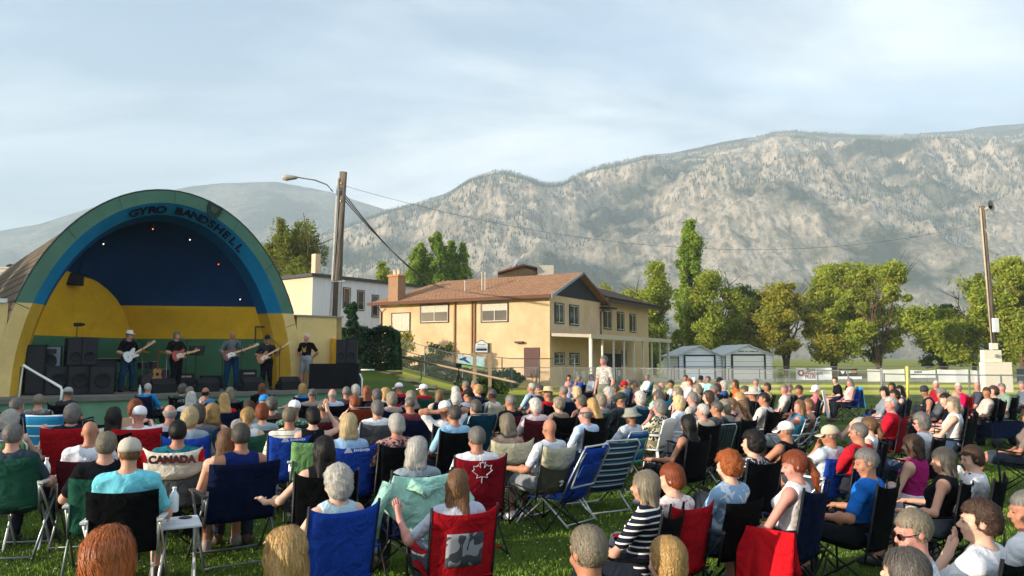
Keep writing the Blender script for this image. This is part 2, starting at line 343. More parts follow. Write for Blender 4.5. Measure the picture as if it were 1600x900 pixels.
def tree(name,label,px,Yd,top,width,kind='elm',n=9000,leaf=.24,base=None,seed=0,cat='tree',group=None,stems=4,low=.28,x=None,H=None,w=None,clump=.55,sparse=1.0):
    rs=np.random.RandomState(seed+int(px)); 
    if x is None: x=at(px,559,Yd).x
    z0=gz(x,Yd) if base is None else base
    if H is None: H=at(px,top,Yd).z-z0
    if w is None: w=width/FPX*Yd*(1.30 if kind not in('conifer',) else 1); low=low*.35
    root=thing(name,label,cat,(x,Yd,z0),0,group)
    tb=MB(); tips=[]
    for s in range(stems):
        a=2*PI*s/max(1,stems)+rs.rand(); sp=(w*.20 if kind not in('poplar','conifer') else w*.05)*(.5+.6*rs.rand()) if stems>1 else 0
        hh=H*(.55+.25*rs.rand()); p=[Vector((0.12*math.cos(a)*(stems>1),.12*math.sin(a)*(stems>1),-.1))]
        for k in range(1,6):
            f=k/5; p.append(Vector((math.cos(a)*sp*f**1.3+rs.randn()*.02*H*f,math.sin(a)*sp*f**1.3+rs.randn()*.02*H*f,hh*f)))
        r0=max(.04,H*.014); tb.tube(p,r0,6,r0*.25)
        for k in range(2,6):
            for q in range(3):
                d=Vector((rs.randn(),rs.randn(),.7+rs.rand()))*(w*.14); e=p[k]+d; tb.tube([p[k],p[k]+d*.5+Vector((0,0,-.05)),e],r0*.35,4,r0*.1); tips.append(e)
    tb.build('trunk',mat('bark','#5a4b3a',.95,var=.3,vs=3,bump=.5,bs=12),root)
    # crown: clumps through an uneven volume
    nl=int(120*(H/12)**.5)+60; n=int(n*2.9)
    th=rs.rand(nl)*2*PI; zf=rs.rand(nl); rad=rs.rand(nl)**.55
    if kind=='poplar': env=np.interp(zf,[0,.1,.4,.75,1],[.55,.8,1,.75,.12]); zl=low+(1-low)*zf
    elif kind=='conifer': env=1-zf*.88; zl=low+(1-low)*zf
    elif kind=='willow': env=np.interp(zf,[0,.3,.7,1],[.8,1,.95,.4]); zl=low+(1-low)*zf
    else: env=np.interp(zf,[0,.25,.6,.85,1],[.62,.9,1,.78,.34]); zl=low+(1-low)*zf
    lump=1+.28*np.sin(th*2+rs.rand()*6)+.16*np.sin(th*5+zf*7+rs.rand()*6)
    rr=rad*env*lump*w/2*.95
    cx=rr*np.cos(th); cy=rr*np.sin(th); cz=zl*H*.97
    if kind not in('poplar','conifer'):
        nb=11+int(H/2.2); lb_=rs.randint(0,nl,nb); k=rs.randint(0,nb,nl); pull=.62+.26*rs.rand(nl)
        cx=cx*(1-pull)+cx[lb_][k]*pull*1.12; cy=cy*(1-pull)+cy[lb_][k]*pull*1.12; cz=cz*(1-pull)+cz[lb_][k]*pull*1.02
    else:
        cx=cx*(1+.25*rs.randn(nl)); cz=np.clip(cz+rs.randn(nl)*.03*H,0,H*.99)
    cl=clump*(.5+.9*rs.rand(nl))*min(1.5,max(.35,w/5))
    dome=np.clip((cx**2+cy**2)/(w/2)**2,0,1) if kind not in('poplar','conifer') else 0*cx
    cz=np.minimum(cz*(1-.16*dome),H*.985-cl*(.75 if kind!='poplar' else .9)-H*(.10*rs.rand(nl)**2+.10*dome))
    n=int(n*sparse); c=rs.randint(0,nl,n); g=rs.randn(n,3); g/=(np.linalg.norm(g,axis=1,keepdims=True)+1e-9); g*=(rs.rand(n,1)**.45)*(1+.5*(rs.rand(n,1)<.12))
    P=np.stack([cx[c],cy[c],cz[c]],1)+g*cl[c][:,None]*np.array([1,1,.72 if kind!='poplar' else 1.5])*(1-.6*np.clip(cz[c]/H-.75,0,1)*(kind in('poplar','conifer'))*2)[:,None]
    if kind=='willow': P[:,2]-=rs.rand(n)**2*.12*H
    if kind!='conifer': kp=rs.rand(n)<np.clip(.30+1.5*P[:,2]/H,0,1); P=P[kp]; n=len(P)
    P[:,2]=np.maximum(P[:,2],.04*H); over=P[:,2]>H*.97; P[over,2]-=.5*(P[over,2]-H*.97)
    V,F_=leaf_mesh(P,leaf*.62,rs)
    link('crown',meshdata('crown',V,F_,False,[LEAF[{'elm':'elm','poplar':'poplar','willow':'willow','conifer':'conifer'}.get(kind,kind)]]),root)
    return root
G='trees along the far side of the ball field'
tree('elm_tree','broad green tree rising beside the tall poplar, its lower half dark',1022,76,402,92,'elm',n=15000,seed=1,group=G,low=.12)
tree('poplar_tree','tallest poplar, a narrow column towering above the other trees beyond the field',1083,83,338,46,'poplar',n=13000,seed=2,group=G,stems=3,low=.12)
tree('elm_tree','bushy green tree standing just behind the blue-grey garage',1122,77,410,104,'elm',n=15000,seed=3,group=G,low=.22)
tree('poplar_tree','dark short tree filling the gap behind the two garages',1178,88,432,70,'dark',n=8000,seed=4,group=G,low=.15)
tree('elm_tree','tree with yellowing leaves behind the cream garage',1228,76,437,128,'yellow',n=13000,seed=5,group=G,stems=6,low=.38)
tree('elm_tree','tall green tree with bare forking stems between the garages and the dark banner',1302,80,394,92,'elm',n=15000,seed=6,group=G,stems=5,low=.3)
tree('elm_tree','widest round green tree beyond the long white banner',1372,74,400,140,'elm',n=22000,seed=7,group=G,stems=6,low=.16)
tree('elm_tree','small dark green tree between the widest round tree and the loudspeaker pole',1472,86,468,66,'dark',n=9000,seed=8,group=G,low=.08)
tree('elm_tree','green tree whose crown rises behind the loudspeaker pole',1522,75,424,96,'elm',n=15000,seed=9,group=G,low=.1)
tree('elm_tree','tall green tree at the end of the row beyond the loudspeaker pole',1597,70,392,96,'elm',n=15000,seed=10,group=G,low=.1)
tree('elm_tree','yellow-green treetop showing over the roof ridge of the tan building',945,104,432,70,'yellow',n=8000,seed=11,group=G,low=.2)
tree('elm_tree','last green tree of the row, mostly beyond the end of the field',1668,74,402,110,'elm',n=9000,seed=12,group=G,low=.1)
G='poplars behind the tan building'
tree('poplar_tree','broad bright poplar behind the brick chimney, leftmost of the clump',654,88,376,50,'poplar',n=9000,seed=21,group=G,low=.1)
tree('poplar_tree','tallest poplar of the clump behind the tan building',680,88,357,44,'poplar',n=9000,seed=22,group=G,low=.1)
tree('poplar_tree','slim poplar between the tallest and the last of its clump',704,90,370,34,'poplar',n=6000,seed=23,group=G,low=.1,leaf=.26)
tree('poplar_tree','last slim poplar of the clump behind the tan building',722,90,375,30,'poplar',n=5000,seed=24,group=G,low=.1,leaf=.26)
tree('conifer_tree','loose pointed tree between the white building and the brick chimney',596,82,398,46,'elm',n=4500,seed=25,stems=1,low=.1)
tree('willow_tree','big airy willow behind the white building and the bandshell',450,70,334,160,'willow',n=13000,seed=26,stems=5,low=.30,leaf=.2,clump=.5)
tree('broadleaf_tree','treetop just showing over the roofs past the bandshell shingles',2,60,402,26,'dark',n=2500,seed=27,stems=1,low=.3)
tree('juniper_tree','dark round evergreen growing beside the pole in front of the white building',549,36,470,58,'conifer',n=9000,seed=31,stems=2,low=.02,leaf=.12,clump=.4)
# ---- shrubs
def shrub(name,label,x,y,wx,wy,h,key,n=6000,leaf=.07,seed=0,z=None,cat='shrub',shape='round',lean=0):
    rs=np.random.RandomState(seed+50); z=gz(x,y) if z is None else z; root=thing(name,label,cat,(x,y,z))
    tb=MB()
    for k in range(5): a=rs.rand()*6.3; tb.tube([(0,0,-.1),(math.cos(a)*wx*.12,math.sin(a)*wy*.12,h*.4),(math.cos(a)*wx*.25,math.sin(a)*wy*.25,h*.75)],.03,5,.01)
    tb.build('stem',mat('bark','#5a4b3a'),root)
    if shape=='box':
        P=rs.rand(n,3)-.5; ax=rs.randint(0,3,n); sg=np.where(rs.rand(n)<.5,-.5,.5); P[np.arange(n),ax]=sg*(1-.12*rs.rand(n)**2); P[:,:2]*=(1-.18*np.clip(P[:,2:]+.1,0,1)); P=P*np.array([wx,wy,h])+np.array([0,0,h/2]); P+=rs.randn(n,3)*.05
        P+=.12*np.sin(P[:,[1,2,0]]*5)
    elif shape=='loose':
        c=rs.randn(40,3)*np.array([wx*.22,wy*.22,h*.22])+np.array([0,0,h*.5]); k=rs.randint(0,40,n); P=c[k]+rs.randn(n,3)*.13
    else:
        c=rs.rand(60,3)-.5; c/=np.linalg.norm(c,axis=1,keepdims=True); c*=.36+.1*rs.rand(60,1); c=c*np.array([wx,wy,h])+np.array([0,0,h*.45]); k=rs.randint(0,60,n); P=c[k]+rs.randn(n,3)*np.array([wx,wy,h])*.055
    P[:,2]=np.clip(P[:,2],.02,h*1.1); V,F_=leaf_mesh(P,leaf,rs); link('foliage',meshdata('foliage',V,F_,False,[LEAF[key]]),root); return root
p=at(590,560,37.5)
shrub('hedge','large clipped green hedge standing between the speaker tower and the fence',p.x,37.5,2.0,1.8,2.0,'conifer',n=16000,leaf=.07,shape='box',seed=1)
p=at(539,560,36.5)
shrub('hedge','lower bright green hedge behind the stage speakers',p.x-.3,37.2,1.9,1.3,1.75,'dark',n=9000,leaf=.07,seed=2)

# ================================================================= BANDSHELL
P0=Vector((-13.0,19.3,0)); Q0=Vector((-7.2,24.3,0)); TH=math.atan2(Q0.y-P0.y,Q0.x-P0.x)
CU=(P0+Q0)/2; EU=Vector((math.cos(TH),math.sin(TH),0)); EN=Vector((-math.sin(TH),math.cos(TH),0))
SZ=.8; AA=4.19; BB=5.96
def FR(u,d,z): return CU+EU*u+EN*d+Vector((0,0,z))
def ell(t,ia,d): return FR(-(AA-ia)*math.cos(t),d,SZ+(BB-ia)*math.sin(t))
def bands(kind,cuts,rough=.7):
    m=bpy.data.materials.new(kind); m.use_nodes=True; t=m.node_tree; n=t.nodes; l=t.links; b=n['Principled BSDF']; b.inputs['Roughness'].default_value=rough; b.inputs['Specular IOR Level'].default_value=.15
    tcn=n.new('ShaderNodeTexCoord'); s=n.new('ShaderNodeSeparateXYZ'); l.new(tcn.outputs['Object'],s.inputs[0])
    mr=n.new('ShaderNodeMapRange'); mr.inputs['From Max'].default_value=10; l.new(s.outputs['Z'],mr.inputs['Value'])
    r_=n.new('ShaderNodeValToRGB'); r_.color_ramp.interpolation='CONSTANT'
    for i,(z,c) in enumerate(cuts):
        e=r_.color_ramp.elements[i] if i<2 else r_.color_ramp.elements.new(z/10); e.position=z/10; e.color=lin(c)
    l.new(mr.outputs[0],r_.inputs[0])
    q=n.new('ShaderNodeTexNoise'); q.inputs['Scale'].default_value=1.3; q.inputs['Detail'].default_value=8; q.inputs['Roughness'].default_value=.7; l.new(tcn.outputs['Object'],q.inputs['Vector'])
    r2=n.new('ShaderNodeValToRGB'); r2.color_ramp.elements[0].position=.3; r2.color_ramp.elements[1].position=.7; r2.color_ramp.elements[0].color=(.78,.78,.76,1); r2.color_ramp.elements[1].color=(1.06,1.06,1.06,1); l.new(q.outputs[0],r2.inputs[0])
    mm=n.new('ShaderNodeMixRGB'); mm.blend_type='MULTIPLY'; mm.inputs[0].default_value=1; l.new(r_.outputs[0],mm.inputs[1]); l.new(r2.outputs[0],mm.inputs[2]); l.new(mm.outputs[0],b.inputs['Base Color'])
    bp=n.new('ShaderNodeBump'); bp.inputs['Strength'].default_value=.25; bp.inputs['Distance'].default_value=.01; q2=n.new('ShaderNodeTexNoise'); q2.inputs['Scale'].default_value=18; l.new(tcn.outputs['Object'],q2.inputs['Vector']); l.new(q2.outputs[0],bp.inputs['Height']); l.new(bp.outputs[0],b.inputs['Normal'])
    return m
YEL='#e3ae27'; GRN='#4a7558'; BLU='#08345c'
SPR=3.22
shell=thing('bandshell','round-arched outdoor bandshell painted green, blue and yellow with its name over the stage','bandshell',(0,0,0))
NT=64; RI=.36
def annulus(i0,d0,i1,d1,n=NT): return MB().sheet(lambda a,b:ell(a*PI,i0+(i1-i0)*b,d0+(d1-d0)*b),n,1)
FACE=bands('front_paint',[(0,'#e4c684'),(SPR,'#5a806d')])
mb=annulus(0,0,RI,0); mb.sheet(lambda a,b:ell(a*PI,RI,.0+b*.02),NT,1); mb.build('arch_face',FACE,shell)
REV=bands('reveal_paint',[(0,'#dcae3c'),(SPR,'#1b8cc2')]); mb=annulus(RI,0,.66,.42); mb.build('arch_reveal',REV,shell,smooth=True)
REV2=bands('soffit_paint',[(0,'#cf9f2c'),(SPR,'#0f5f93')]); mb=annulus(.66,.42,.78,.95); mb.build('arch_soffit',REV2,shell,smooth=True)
# trim line on the outer edge and the shingled barrel roof behind
mb=MB(); mb.tube([ell(.42+a/NT*(PI-.84),-.02,.02) for a in range(NT+1)],.03,6); mb.build('arch_trim',mat('dark_trim','#35423d',.8),shell)
def shingle_mat(name,c1,c2,scale=1,ax=None):
    m=bpy.data.materials.new(name); m.use_nodes=True; t=m.node_tree; n=t.nodes; l=t.links; b=n['Principled BSDF']; b.inputs['Roughness'].default_value=.95; b.inputs['Specular IOR Level'].default_value=.1
    tcn=n.new('ShaderNodeTexCoord'); mpn=n.new('ShaderNodeMapping'); l.new(tcn.outputs['UV' if ax is None else 'Object'],mpn.inputs[0]); 
    if ax: mpn.inputs['Rotation'].default_value=ax
    br=n.new('ShaderNodeTexBrick'); br.inputs['Scale'].default_value=scale; br.inputs['Color1'].default_value=lin(c1); br.inputs['Color2'].default_value=lin(c2); br.inputs['Mortar'].default_value=tuple(x*.45 for x in lin(c1)[:3])+(1,); br.inputs['Mortar Size'].default_value=.03; br.inputs['Brick Width'].default_value=.5; br.inputs['Row Height'].default_value=.22
    l.new(mpn.outputs[0],br.inputs['Vector']); 
    q=n.new('ShaderNodeTexNoise'); q.inputs['Scale'].default_value=3; q.inputs['Detail'].default_value=6; l.new(tcn.outputs['Object'],q.inputs['Vector']); r2=n.new('ShaderNodeValToRGB'); r2.color_ramp.elements[0].position=.3; r2.color_ramp.elements[1].position=.7; r2.color_ramp.elements[0].color=(.8,.8,.8,1); r2.color_ramp.elements[1].color=(1.1,1.1,1.1,1); l.new(q.outputs[0],r2.inputs[0])
    mm=n.new('ShaderNodeMixRGB'); mm.blend_type='MULTIPLY'; mm.inputs[0].default_value=1; l.new(br.outputs[0],mm.inputs[1]); l.new(r2.outputs[0],mm.inputs[2]); l.new(mm.outputs[0],b.inputs['Base Color']); return m
def uvsheet(name,fn,nu,nv,su,sv,m,parent,smooth=True):
    mb=MB().sheet(fn,nu,nv); me=mb.data(name,smooth); uv=me.uv_layers.new(name='u'); w=nv+1
    for lp in me.loops:
        i,j=divmod(lp.vertex_index,w); uv.data[lp.index].uv=(i/nu*su,j/nv*sv)
    me.materials.append(m); return link(name,me,parent)
def roof_fn(a,b):
    t=a*PI; k=1-.05*b; return FR(-(AA-.03)*k*math.cos(t)-.75*b,.03+7.5*b,SZ+(BB-.03)*(1-.12*b)*math.sin(t))
uvsheet('roof',lambda a,b:roof_fn(b,a),16,48,8,14,shingle_mat('weathered_shingle','#5f554a','#6f6355'),shell)
# closing wall behind
mb=MB(); ring=[roof_fn(i/48,1) for i in range(49)]; mb.add(ring,[tuple(range(49))]); mb.build('rear_wall',mat('rear_paint','#c9a95a'),shell)
# interior
J0=ell(0.0,.78,.95); K=Vector((-12.45,24.45,0)); J=Vector((J0.x,J0.y,0))
def on_wall(px,py):
    r=ray(px,py); d=(K-J); nrm=Vector((-d.y,d.x,0)); t=nrm.dot(J-Vector((0,0,CAM_H)))/nrm.dot(r); q=Vector((0,0,CAM_H))+r*t; return q
BP=[(100,427),(118,427.5),(135,431.5),(152,440),(168,452),(182,467),(193,485),(201,506),(206,530),(208,552)]
Bc=[on_wall(*q) for q in BP]
Kx=Bc[-1]; Bc.append(Vector((Kx.x,Kx.y,SZ)))
zS=Bc[0].z; tS=math.asin((zS-SZ)/(BB-.78)); Bc[0]=ell(tS,.78,.95); 
def along(pts,w):
    Ls=[0]
    for a,b in zip(pts,pts[1:]): Ls.append(Ls[-1]+(b-a).length)
    s=w*Ls[-1]
    for i in range(len(pts)-1):
        if s<=Ls[i+1]+1e-9: f=(s-Ls[i])/max(1e-9,Ls[i+1]-Ls[i]); return pts[i].lerp(pts[i+1],f)
    return pts[-1]
def byz(pts,z):
    for a,b in zip(pts,pts[1:]):
        if (a.z-z)*(b.z-z)<=0 and abs(a.z-b.z)>1e-6: return a.lerp(b,(z-a.z)/(b.z-a.z))
    return pts[-1]
Zb=3.45
up_B=[q for q in Bc if q.z>Zb]; up_B.append(byz(Bc,Zb))
tR=PI-math.asin((Zb-SZ)/(BB-.78)); 
def interior(a,b):
    if a<=.7:
        w=a/.7; F_=ell(tS+(tR-tS)*w,.78,.95); B_=along(up_B,w)
    else:
        w=(a-.7)/.3; z=Zb+(SZ-Zb)*w; tt=PI-math.asin(max(0,min(1,(z-SZ)/(BB-.78)))); F_=ell(tt,.78,.95); B_=byz(Bc,z) if z>SZ+.001 else Bc[-1]
    q=F_.lerp(B_,b); bulge=math.sin(PI*b)*(.55 if a<=.7 else .55*max(0,1-(a-.7)/.12)); 
    n=EN.copy(); q=q+n*bulge*math.sin(PI*min(1,a/.7))**.5*.8; 
    if a<.7: q.z+=.35*math.sin(PI*b)*math.sin(PI*a/.7)
    return q
INT=bands('interior_paint',[(0,GRN),(2.42,YEL),(3.45,BLU)])
MB().sheet(interior,60,20).build('ceiling_vault',INT,shell,smooth=True)
LW=bands('side_paint',[(0,GRN),(2.42,YEL)])
def leftwall(a,b):
    z=SZ+(zS-SZ)*(a**.8 if a<1 else 1); tt=math.asin(min(1,(z-SZ)/(BB-.78))); F_=ell(min(tt,tS),.78,.95); B_=byz(Bc,z) if 0<a<1 else (Bc[-1] if a==0 else Bc[0]); return F_.lerp(B_,b)
MB().sheet(leftwall,40,8).build('side_wall',LW,shell,smooth=True)
def ceil_lamp(c,colr,lab):
    r=thing('stage_lamp',lab,'lamp',c,0,'lamps under the bandshell vault')
    MB().lathe([(.02,.10),(.04,.08),(.045,0),(.04,-.01)],12).build('housing',mat('black_metal','#121212',.5),r)
    MB().lathe([(.001,-.012),(.016,-.013),(.014,-.026),(.001,-.045)],12).build('bulb',mat('lamp_glow',colr,.5,emit=2.2,var=0),r)
LAMPS=((.30,.10,'#ff7050','red-tinted lamp under the top of the vault below the lettering'),(.12,.06,'#ffffff','white lamp high in the vault near the first letter'),(.43,.08,'#ffffff','white lamp in the vault below the second word'),(.55,.07,'#ff6040','dim red lamp low on the sloping side of the vault'),(.67,.06,'#ffffff','white lamp low by the arch leg above the small hatch'))
# access hatch on the back wall: thin dark frame
def on_backwall(px,py):
    a=interior(.85,.0); b=interior(.85,.9); d=b-a; nrm=Vector((-d.y,d.x,0)).normalized(); t=nrm.dot(a-Vector((0,0,CAM_H)))/nrm.dot(ray(px,py)); return Vector((0,0,CAM_H))+ray(px,py)*t-nrm*(.22 if nrm.y>0 else -.22)
hc=[on_backwall(*q) for q in ((402,511),(421,511),(421,537.5),(402,537.5))]
mb=MB()
for a,b in zip(hc,hc[1:]+hc[:1]): mb.tube([a,b],.025,4)
mb.build('hatch_frame',mat('dark_trim','#35423d',.8),shell); 
for a_,b_,c_,l_ in LAMPS: ceil_lamp(interior(a_,b_)-EN*.05+(CU+Vector((0,0,2.5))-interior(a_,b_)).normalized()*.16,c_,l_)
# wings
def wall_box(name,a,b,z0,z1,th,m,parent=None):
    a=Vector(a); b=Vector(b); d=(b-a); d.z=0; n=Vector((-d.y,d.x,0)).normalized()*th
    return MB().add([Vector((a.x,a.y,z0)),Vector((b.x,b.y,z0)),Vector((b.x,b.y,z0))+n,Vector((a.x,a.y,z0))+n,Vector((a.x,a.y,z1)),Vector((b.x,b.y,z1)),Vector((b.x,b.y,z1))+n,Vector((a.x,a.y,z1))+n],[(3,2,1,0),(4,5,6,7),(0,1,5,4),(1,2,6,5),(2,3,7,6),(3,0,4,7)]).build(name,m,parent)
WM=mat('cream_stucco','#e4c684',.9,var=.08,vs=1.2,bump=.3,bs=30)
wl=FR(-AA+.02,.004,0); wall_box('wing_wall',FR(-AA-6,.02,0),FR(-AA*.95,.02,0),0,SPR,.25,WM,shell)
wall_box('flashing',FR(-AA-6,-.04,0),FR(-AA+.18,-.04,0),SPR+.003,SPR+.11,.4,mat('white_metal','#e6e6e2',.5),shell)
wall_box('wing_wall',FR(AA*.95,.02,0),FR(AA+1.42,.02,0),0,SPR-.05,.25,WM,shell)
wall_box('flashing',FR(AA*.93,-.03,0),FR(AA+1.46,-.03,0),SPR-.047,SPR,.34,mat('grey_metal','#9a9a92',.6),shell)
wall_box('wing_wall',FR(AA+1.42,.02,0),FR(AA+1.42,5,0),0,SPR-.06,.2,WM,shell)
wall_box('pilaster',FR(AA+1.0,-.12,0),FR(AA+1.16,-.12,0),SZ+.004,2.45,.12,mat('yellow_trim','#c9941d',.8),shell)
# letters on the reveal
def letter(ch,t,size,m,parent,name='letter'):
    cu=bpy.data.curves.new('l','FONT'); cu.body=ch; cu.size=size; cu.extrude=.012; cu.offset=.012; cu.align_x='CENTER'; cu.align_y='CENTER'
    to=bpy.data.objects.new('l',cu); COL.objects.link(to); bpy.context.view_layer.update()
    me=bpy.data.meshes.new_from_object(to.evaluated_get(bpy.context.evaluated_depsgraph_get())); bpy.data.objects.remove(to)
    c=ell(t,RI+.165,.23); tan=(ell(t+.01,RI+.15,.21)-ell(t-.01,RI+.15,.21)).normalized(); upv=(ell(t,RI,0)-ell(t,RI+.30,.42)).normalized(); nn=tan.cross(upv).normalized()
    M=Matrix((tan,upv,nn)).transposed().to_4x4(); M.translation=c+nn*.02
    o=link(name,me,parent,m); o.matrix_world=M; return o
LM=mat('letter_paint','#0a2238',.7,var=0)
word='GYRO BANDSHELL'; t0,t1=1.28,2.17
for i,ch in enumerate(word):
    if ch!=' ': letter(ch,t0+(t1-t0)*i/(len(word)-1),.40,LM,shell)
for tj in (.42,.86,1.2,1.57,2.05,2.4,2.78):
    MB().tube([ell(tj,.01,-.004),ell(tj,RI-.01,-.004)],.008,4).build('panel_joint',mat('joint_dark','#3f5f52',.9,var=0),shell)
# shield emblem on the arch face
te=1.86; ec=ell(te,RI/2,-.01); tan=(ell(te+.01,.1,0)-ell(te-.01,.1,0)).normalized(); upv=(ell(te,0,0)-ell(te,RI,0)).normalized()
sh=[(-.24,.2),(.24,.2),(.22,-.02),(.15,-.2),(0,-.27),(-.15,-.2),(-.22,-.02)]
MB().poly([ec+tan*a+upv*b for a,b in sh],-EN,.05).build('emblem',mat('emblem_paint','#12342f',.6),shell)
MB().poly([ec-EN*.055+tan*a*.5+upv*(b*.45+.01) for a,b in sh],-EN,.012).build('emblem_crest',mat('emblem_gold','#3f4f3a',.6),shell)
# stage deck
FA=Vector((-15.4,15.4,0)); FB=Vector((-5.0,24.45,0)); fd=(FB-FA).normalized(); fn=Vector((-fd.y,fd.x,0))
stage=thing('stage','long raised concrete stage with a green front wall under the bandshell','stage',(0,0,0))
deck=[FA,FB,FR(AA+1.6,-.1,0)+EU*.35,FR(AA+1.5,.3,0),FR(AA,7,0),FR(-AA-6,7,0),FR(-AA-6,-1,0)]
def prism(pts,z0,z1): return MB().poly([Vector((q.x,q.y,z0)) for q in pts],(0,0,1),z1-z0)
prism(deck,-.1,SZ-.12).build('stage_wall',mat('green_wall','#6c9478',.9,var=.12,vs=1.5),stage)
dk=[FA-fn*.08-fd*.1,FB-fn*.08+fd*.08]+deck[2:]
prism(dk,SZ-.119,SZ).build('stage_floor',mat('stage_floor','#6f6f66',.85,var=.2,vs=1.8),stage)
# steps at the left end of the stage
for k in range(2):
    MB().box(tuple(FA+fd*(1.6)-fn*(.25+.3*k)+Vector((0,0,.26-.13*k+.0))),(1.5,.3,.52-.26*k),math.atan2(fd.y,fd.x)).build('step',mat('step_paint','#6b6f66',.9),stage)

def rail(name,label,pts,r=.03,cat='handrail',m=None):
    o=MB().tube(pts,r,8).build(name,m or mat('white_paint','#e8e8e2',.5,var=.05),None,True); return tag(o,label,cat)
q=[atz(30,622,.8)]; 
def atY(px,py,Y): return at(px,py,Y)
rail('handrail','white bent-tube handrail at the steps by the bandshell jamb',[atY(27,640,17.2),atY(34,573,17.2),atY(37,571,17.1),atY(95,605,16.6),atY(97,609,16.6),atY(94,640,16.6)])
rail('handrail','small white rail just behind the wing wall and speaker tower',[atY(513,566,26.6),atY(519,564,26.6),atY(531,571,26.2),atY(531,590,26.2)])
rail('handrail','white bent rail at the end of the black-draped table',[atY(559,584,24.2),atY(563,585,24.1),atY(566,592,24.05),atY(565,640,24.05)])
rail('handrail','curved white grab rail on the corner of the cream wing wall',[atY(517,574,26.5),atY(522,552,26.5),atY(520,548,26.5),atY(516,549,26.5)],.022)
# small spot lamps in the vault (lit, red and white)

# ================================================================= BUILDINGS
def face_fn(o,ang):
    d=Vector((math.cos(ang),math.sin(ang),0)); n=Vector((d.y,-d.x,0))   # n: outward, to the right-hand side of d
    return lambda s,z,out=0: Vector((o[0],o[1],0))+d*s+n*out+Vector((0,0,z))
def panel(mb,F,s0,s1,z0,z1,o0,o1):
    mb.add([F(s0,z0,o0),F(s1,z0,o0),F(s1,z0,o1),F(s0,z0,o1),F(s0,z1,o0),F(s1,z1,o0),F(s1,z1,o1),F(s0,z1,o1)],[(0,1,2,3),(7,6,5,4),(4,5,1,0),(5,6,2,1),(6,7,3,2),(7,4,0,3)]); return mb
GLASS=mat('window_glass','#1c2226',.08,spec=.8,var=.3,vs=.6); FRW=mat('white_frame','#cfc9bb',.5); FRD=mat('brown_frame','#3a2820',.6); BLIND=mat('blind','#b9b3a4',.8)
def window(F,s0,s1,z0,z1,parent,frame=FRW,outer=FRD,n=2,blind=0,sill=True):
    w=panel(MB(),F,s0,s1,z0,z1,-.02,.012); wo_=w.build('window',GLASS,parent)
    mb=MB(); t=.07
    for a in ((s0-t,s1+t,z1,z1+t),(s0-t,s1+t,z0-t,z0),(s0-t,s0,z0,z1),(s1,s1+t,z0,z1)): panel(mb,F,*a,-.01,.06)
    mb.build('window_frame',outer,wo_)
    mb=MB(); t=.04
    for a in [(s0,s1,z1-t,z1),(s0,s1,z0,z0+t),(s0,s0+t,z0+t,z1-t),(s1-t,s1,z0+t,z1-t)]+[(s0+(s1-s0)*k/n-t/2,s0+(s1-s0)*k/n+t/2,z0+t,z1-t) for k in range(1,n)]: panel(mb,F,*a,.013,.04)
    mb.build('sash',frame,wo_)
    if blind: panel(MB(),F,s0+.04,s1-.04,z1-(z1-z0)*blind,z1-.04,.0125,.022).build('blind',BLIND,wo_)
    return wo_
BC=(2.35,46.0); BA=R(30)
FL=face_fn((BC[0],BC[1]),PI-BA)           # long left face, s runs away to the left
FLd=lambda s,z,out=0: FL(s,z,-out)
FRt=face_fn(BC,PI/2-BA)                   # right face, s runs back
STU=mat('tan_stucco','#c4a680',.95,var=.14,vs=.6,bump=.35,bs=25,col2='#d0b592'); 
bld=thing('stucco_building','two-storey tan stucco building with brown shingle roof and brick chimney','building')
dL=FLd(1,0)-FLd(0,0); dR=FRt(1,0)-FRt(0,0)
LL=13.6; LR=8.0; EH=5.75
def pt(sl,sr,z): return Vector((BC[0],BC[1],0))+dL*sl+dR*sr+Vector((0,0,z))
# main block
MB().add([pt(0,0,-.3),pt(LL,0,-.3),pt(LL,LR,-.3),pt(0,LR,-.3),pt(0,0,EH),pt(LL,0,EH),pt(LL,LR,EH),pt(0,LR,EH)],[(0,1,5,4),(1,2,6,5),(2,3,7,6),(3,0,4,7)]).build('wall',STU,bld)
# rear range, longer, its right face set back 0.25 m
rs0=-.25*0
MB().add([pt(.35,LR+.01,-.3),pt(LL,LR+.01,-.3),pt(LL,19,-.3),pt(.35,19,-.3),pt(.35,LR+.01,EH+.3),pt(LL,LR+.01,EH+.3),pt(LL,19,EH+.3),pt(.35,19,EH+.3)],[(0,1,5,4),(1,2,6,5),(2,3,7,6),(3,0,4,7)]).build('wall',mat('tan_stucco_rear','#bfa477',.95,var=.07,vs=.5,bump=.3,bs=25),bld)
RIDGE=EH+1.75; ov=.55
RT=shingle_mat('brown_shingle','#9c7458','#ab8468',1)
def slab_roof(name,A,B,C_,D,m,su,sv,parent,th=.14):
    o=uvsheet(name,lambda a,b:(Vector(A).lerp(Vector(B),a)).lerp(Vector(D).lerp(Vector(C_),a),b),8,4,su,sv,m,parent,False)
    mm=o.modifiers.new('s','SOLIDIFY'); mm.thickness=th; mm.offset=-1; return o
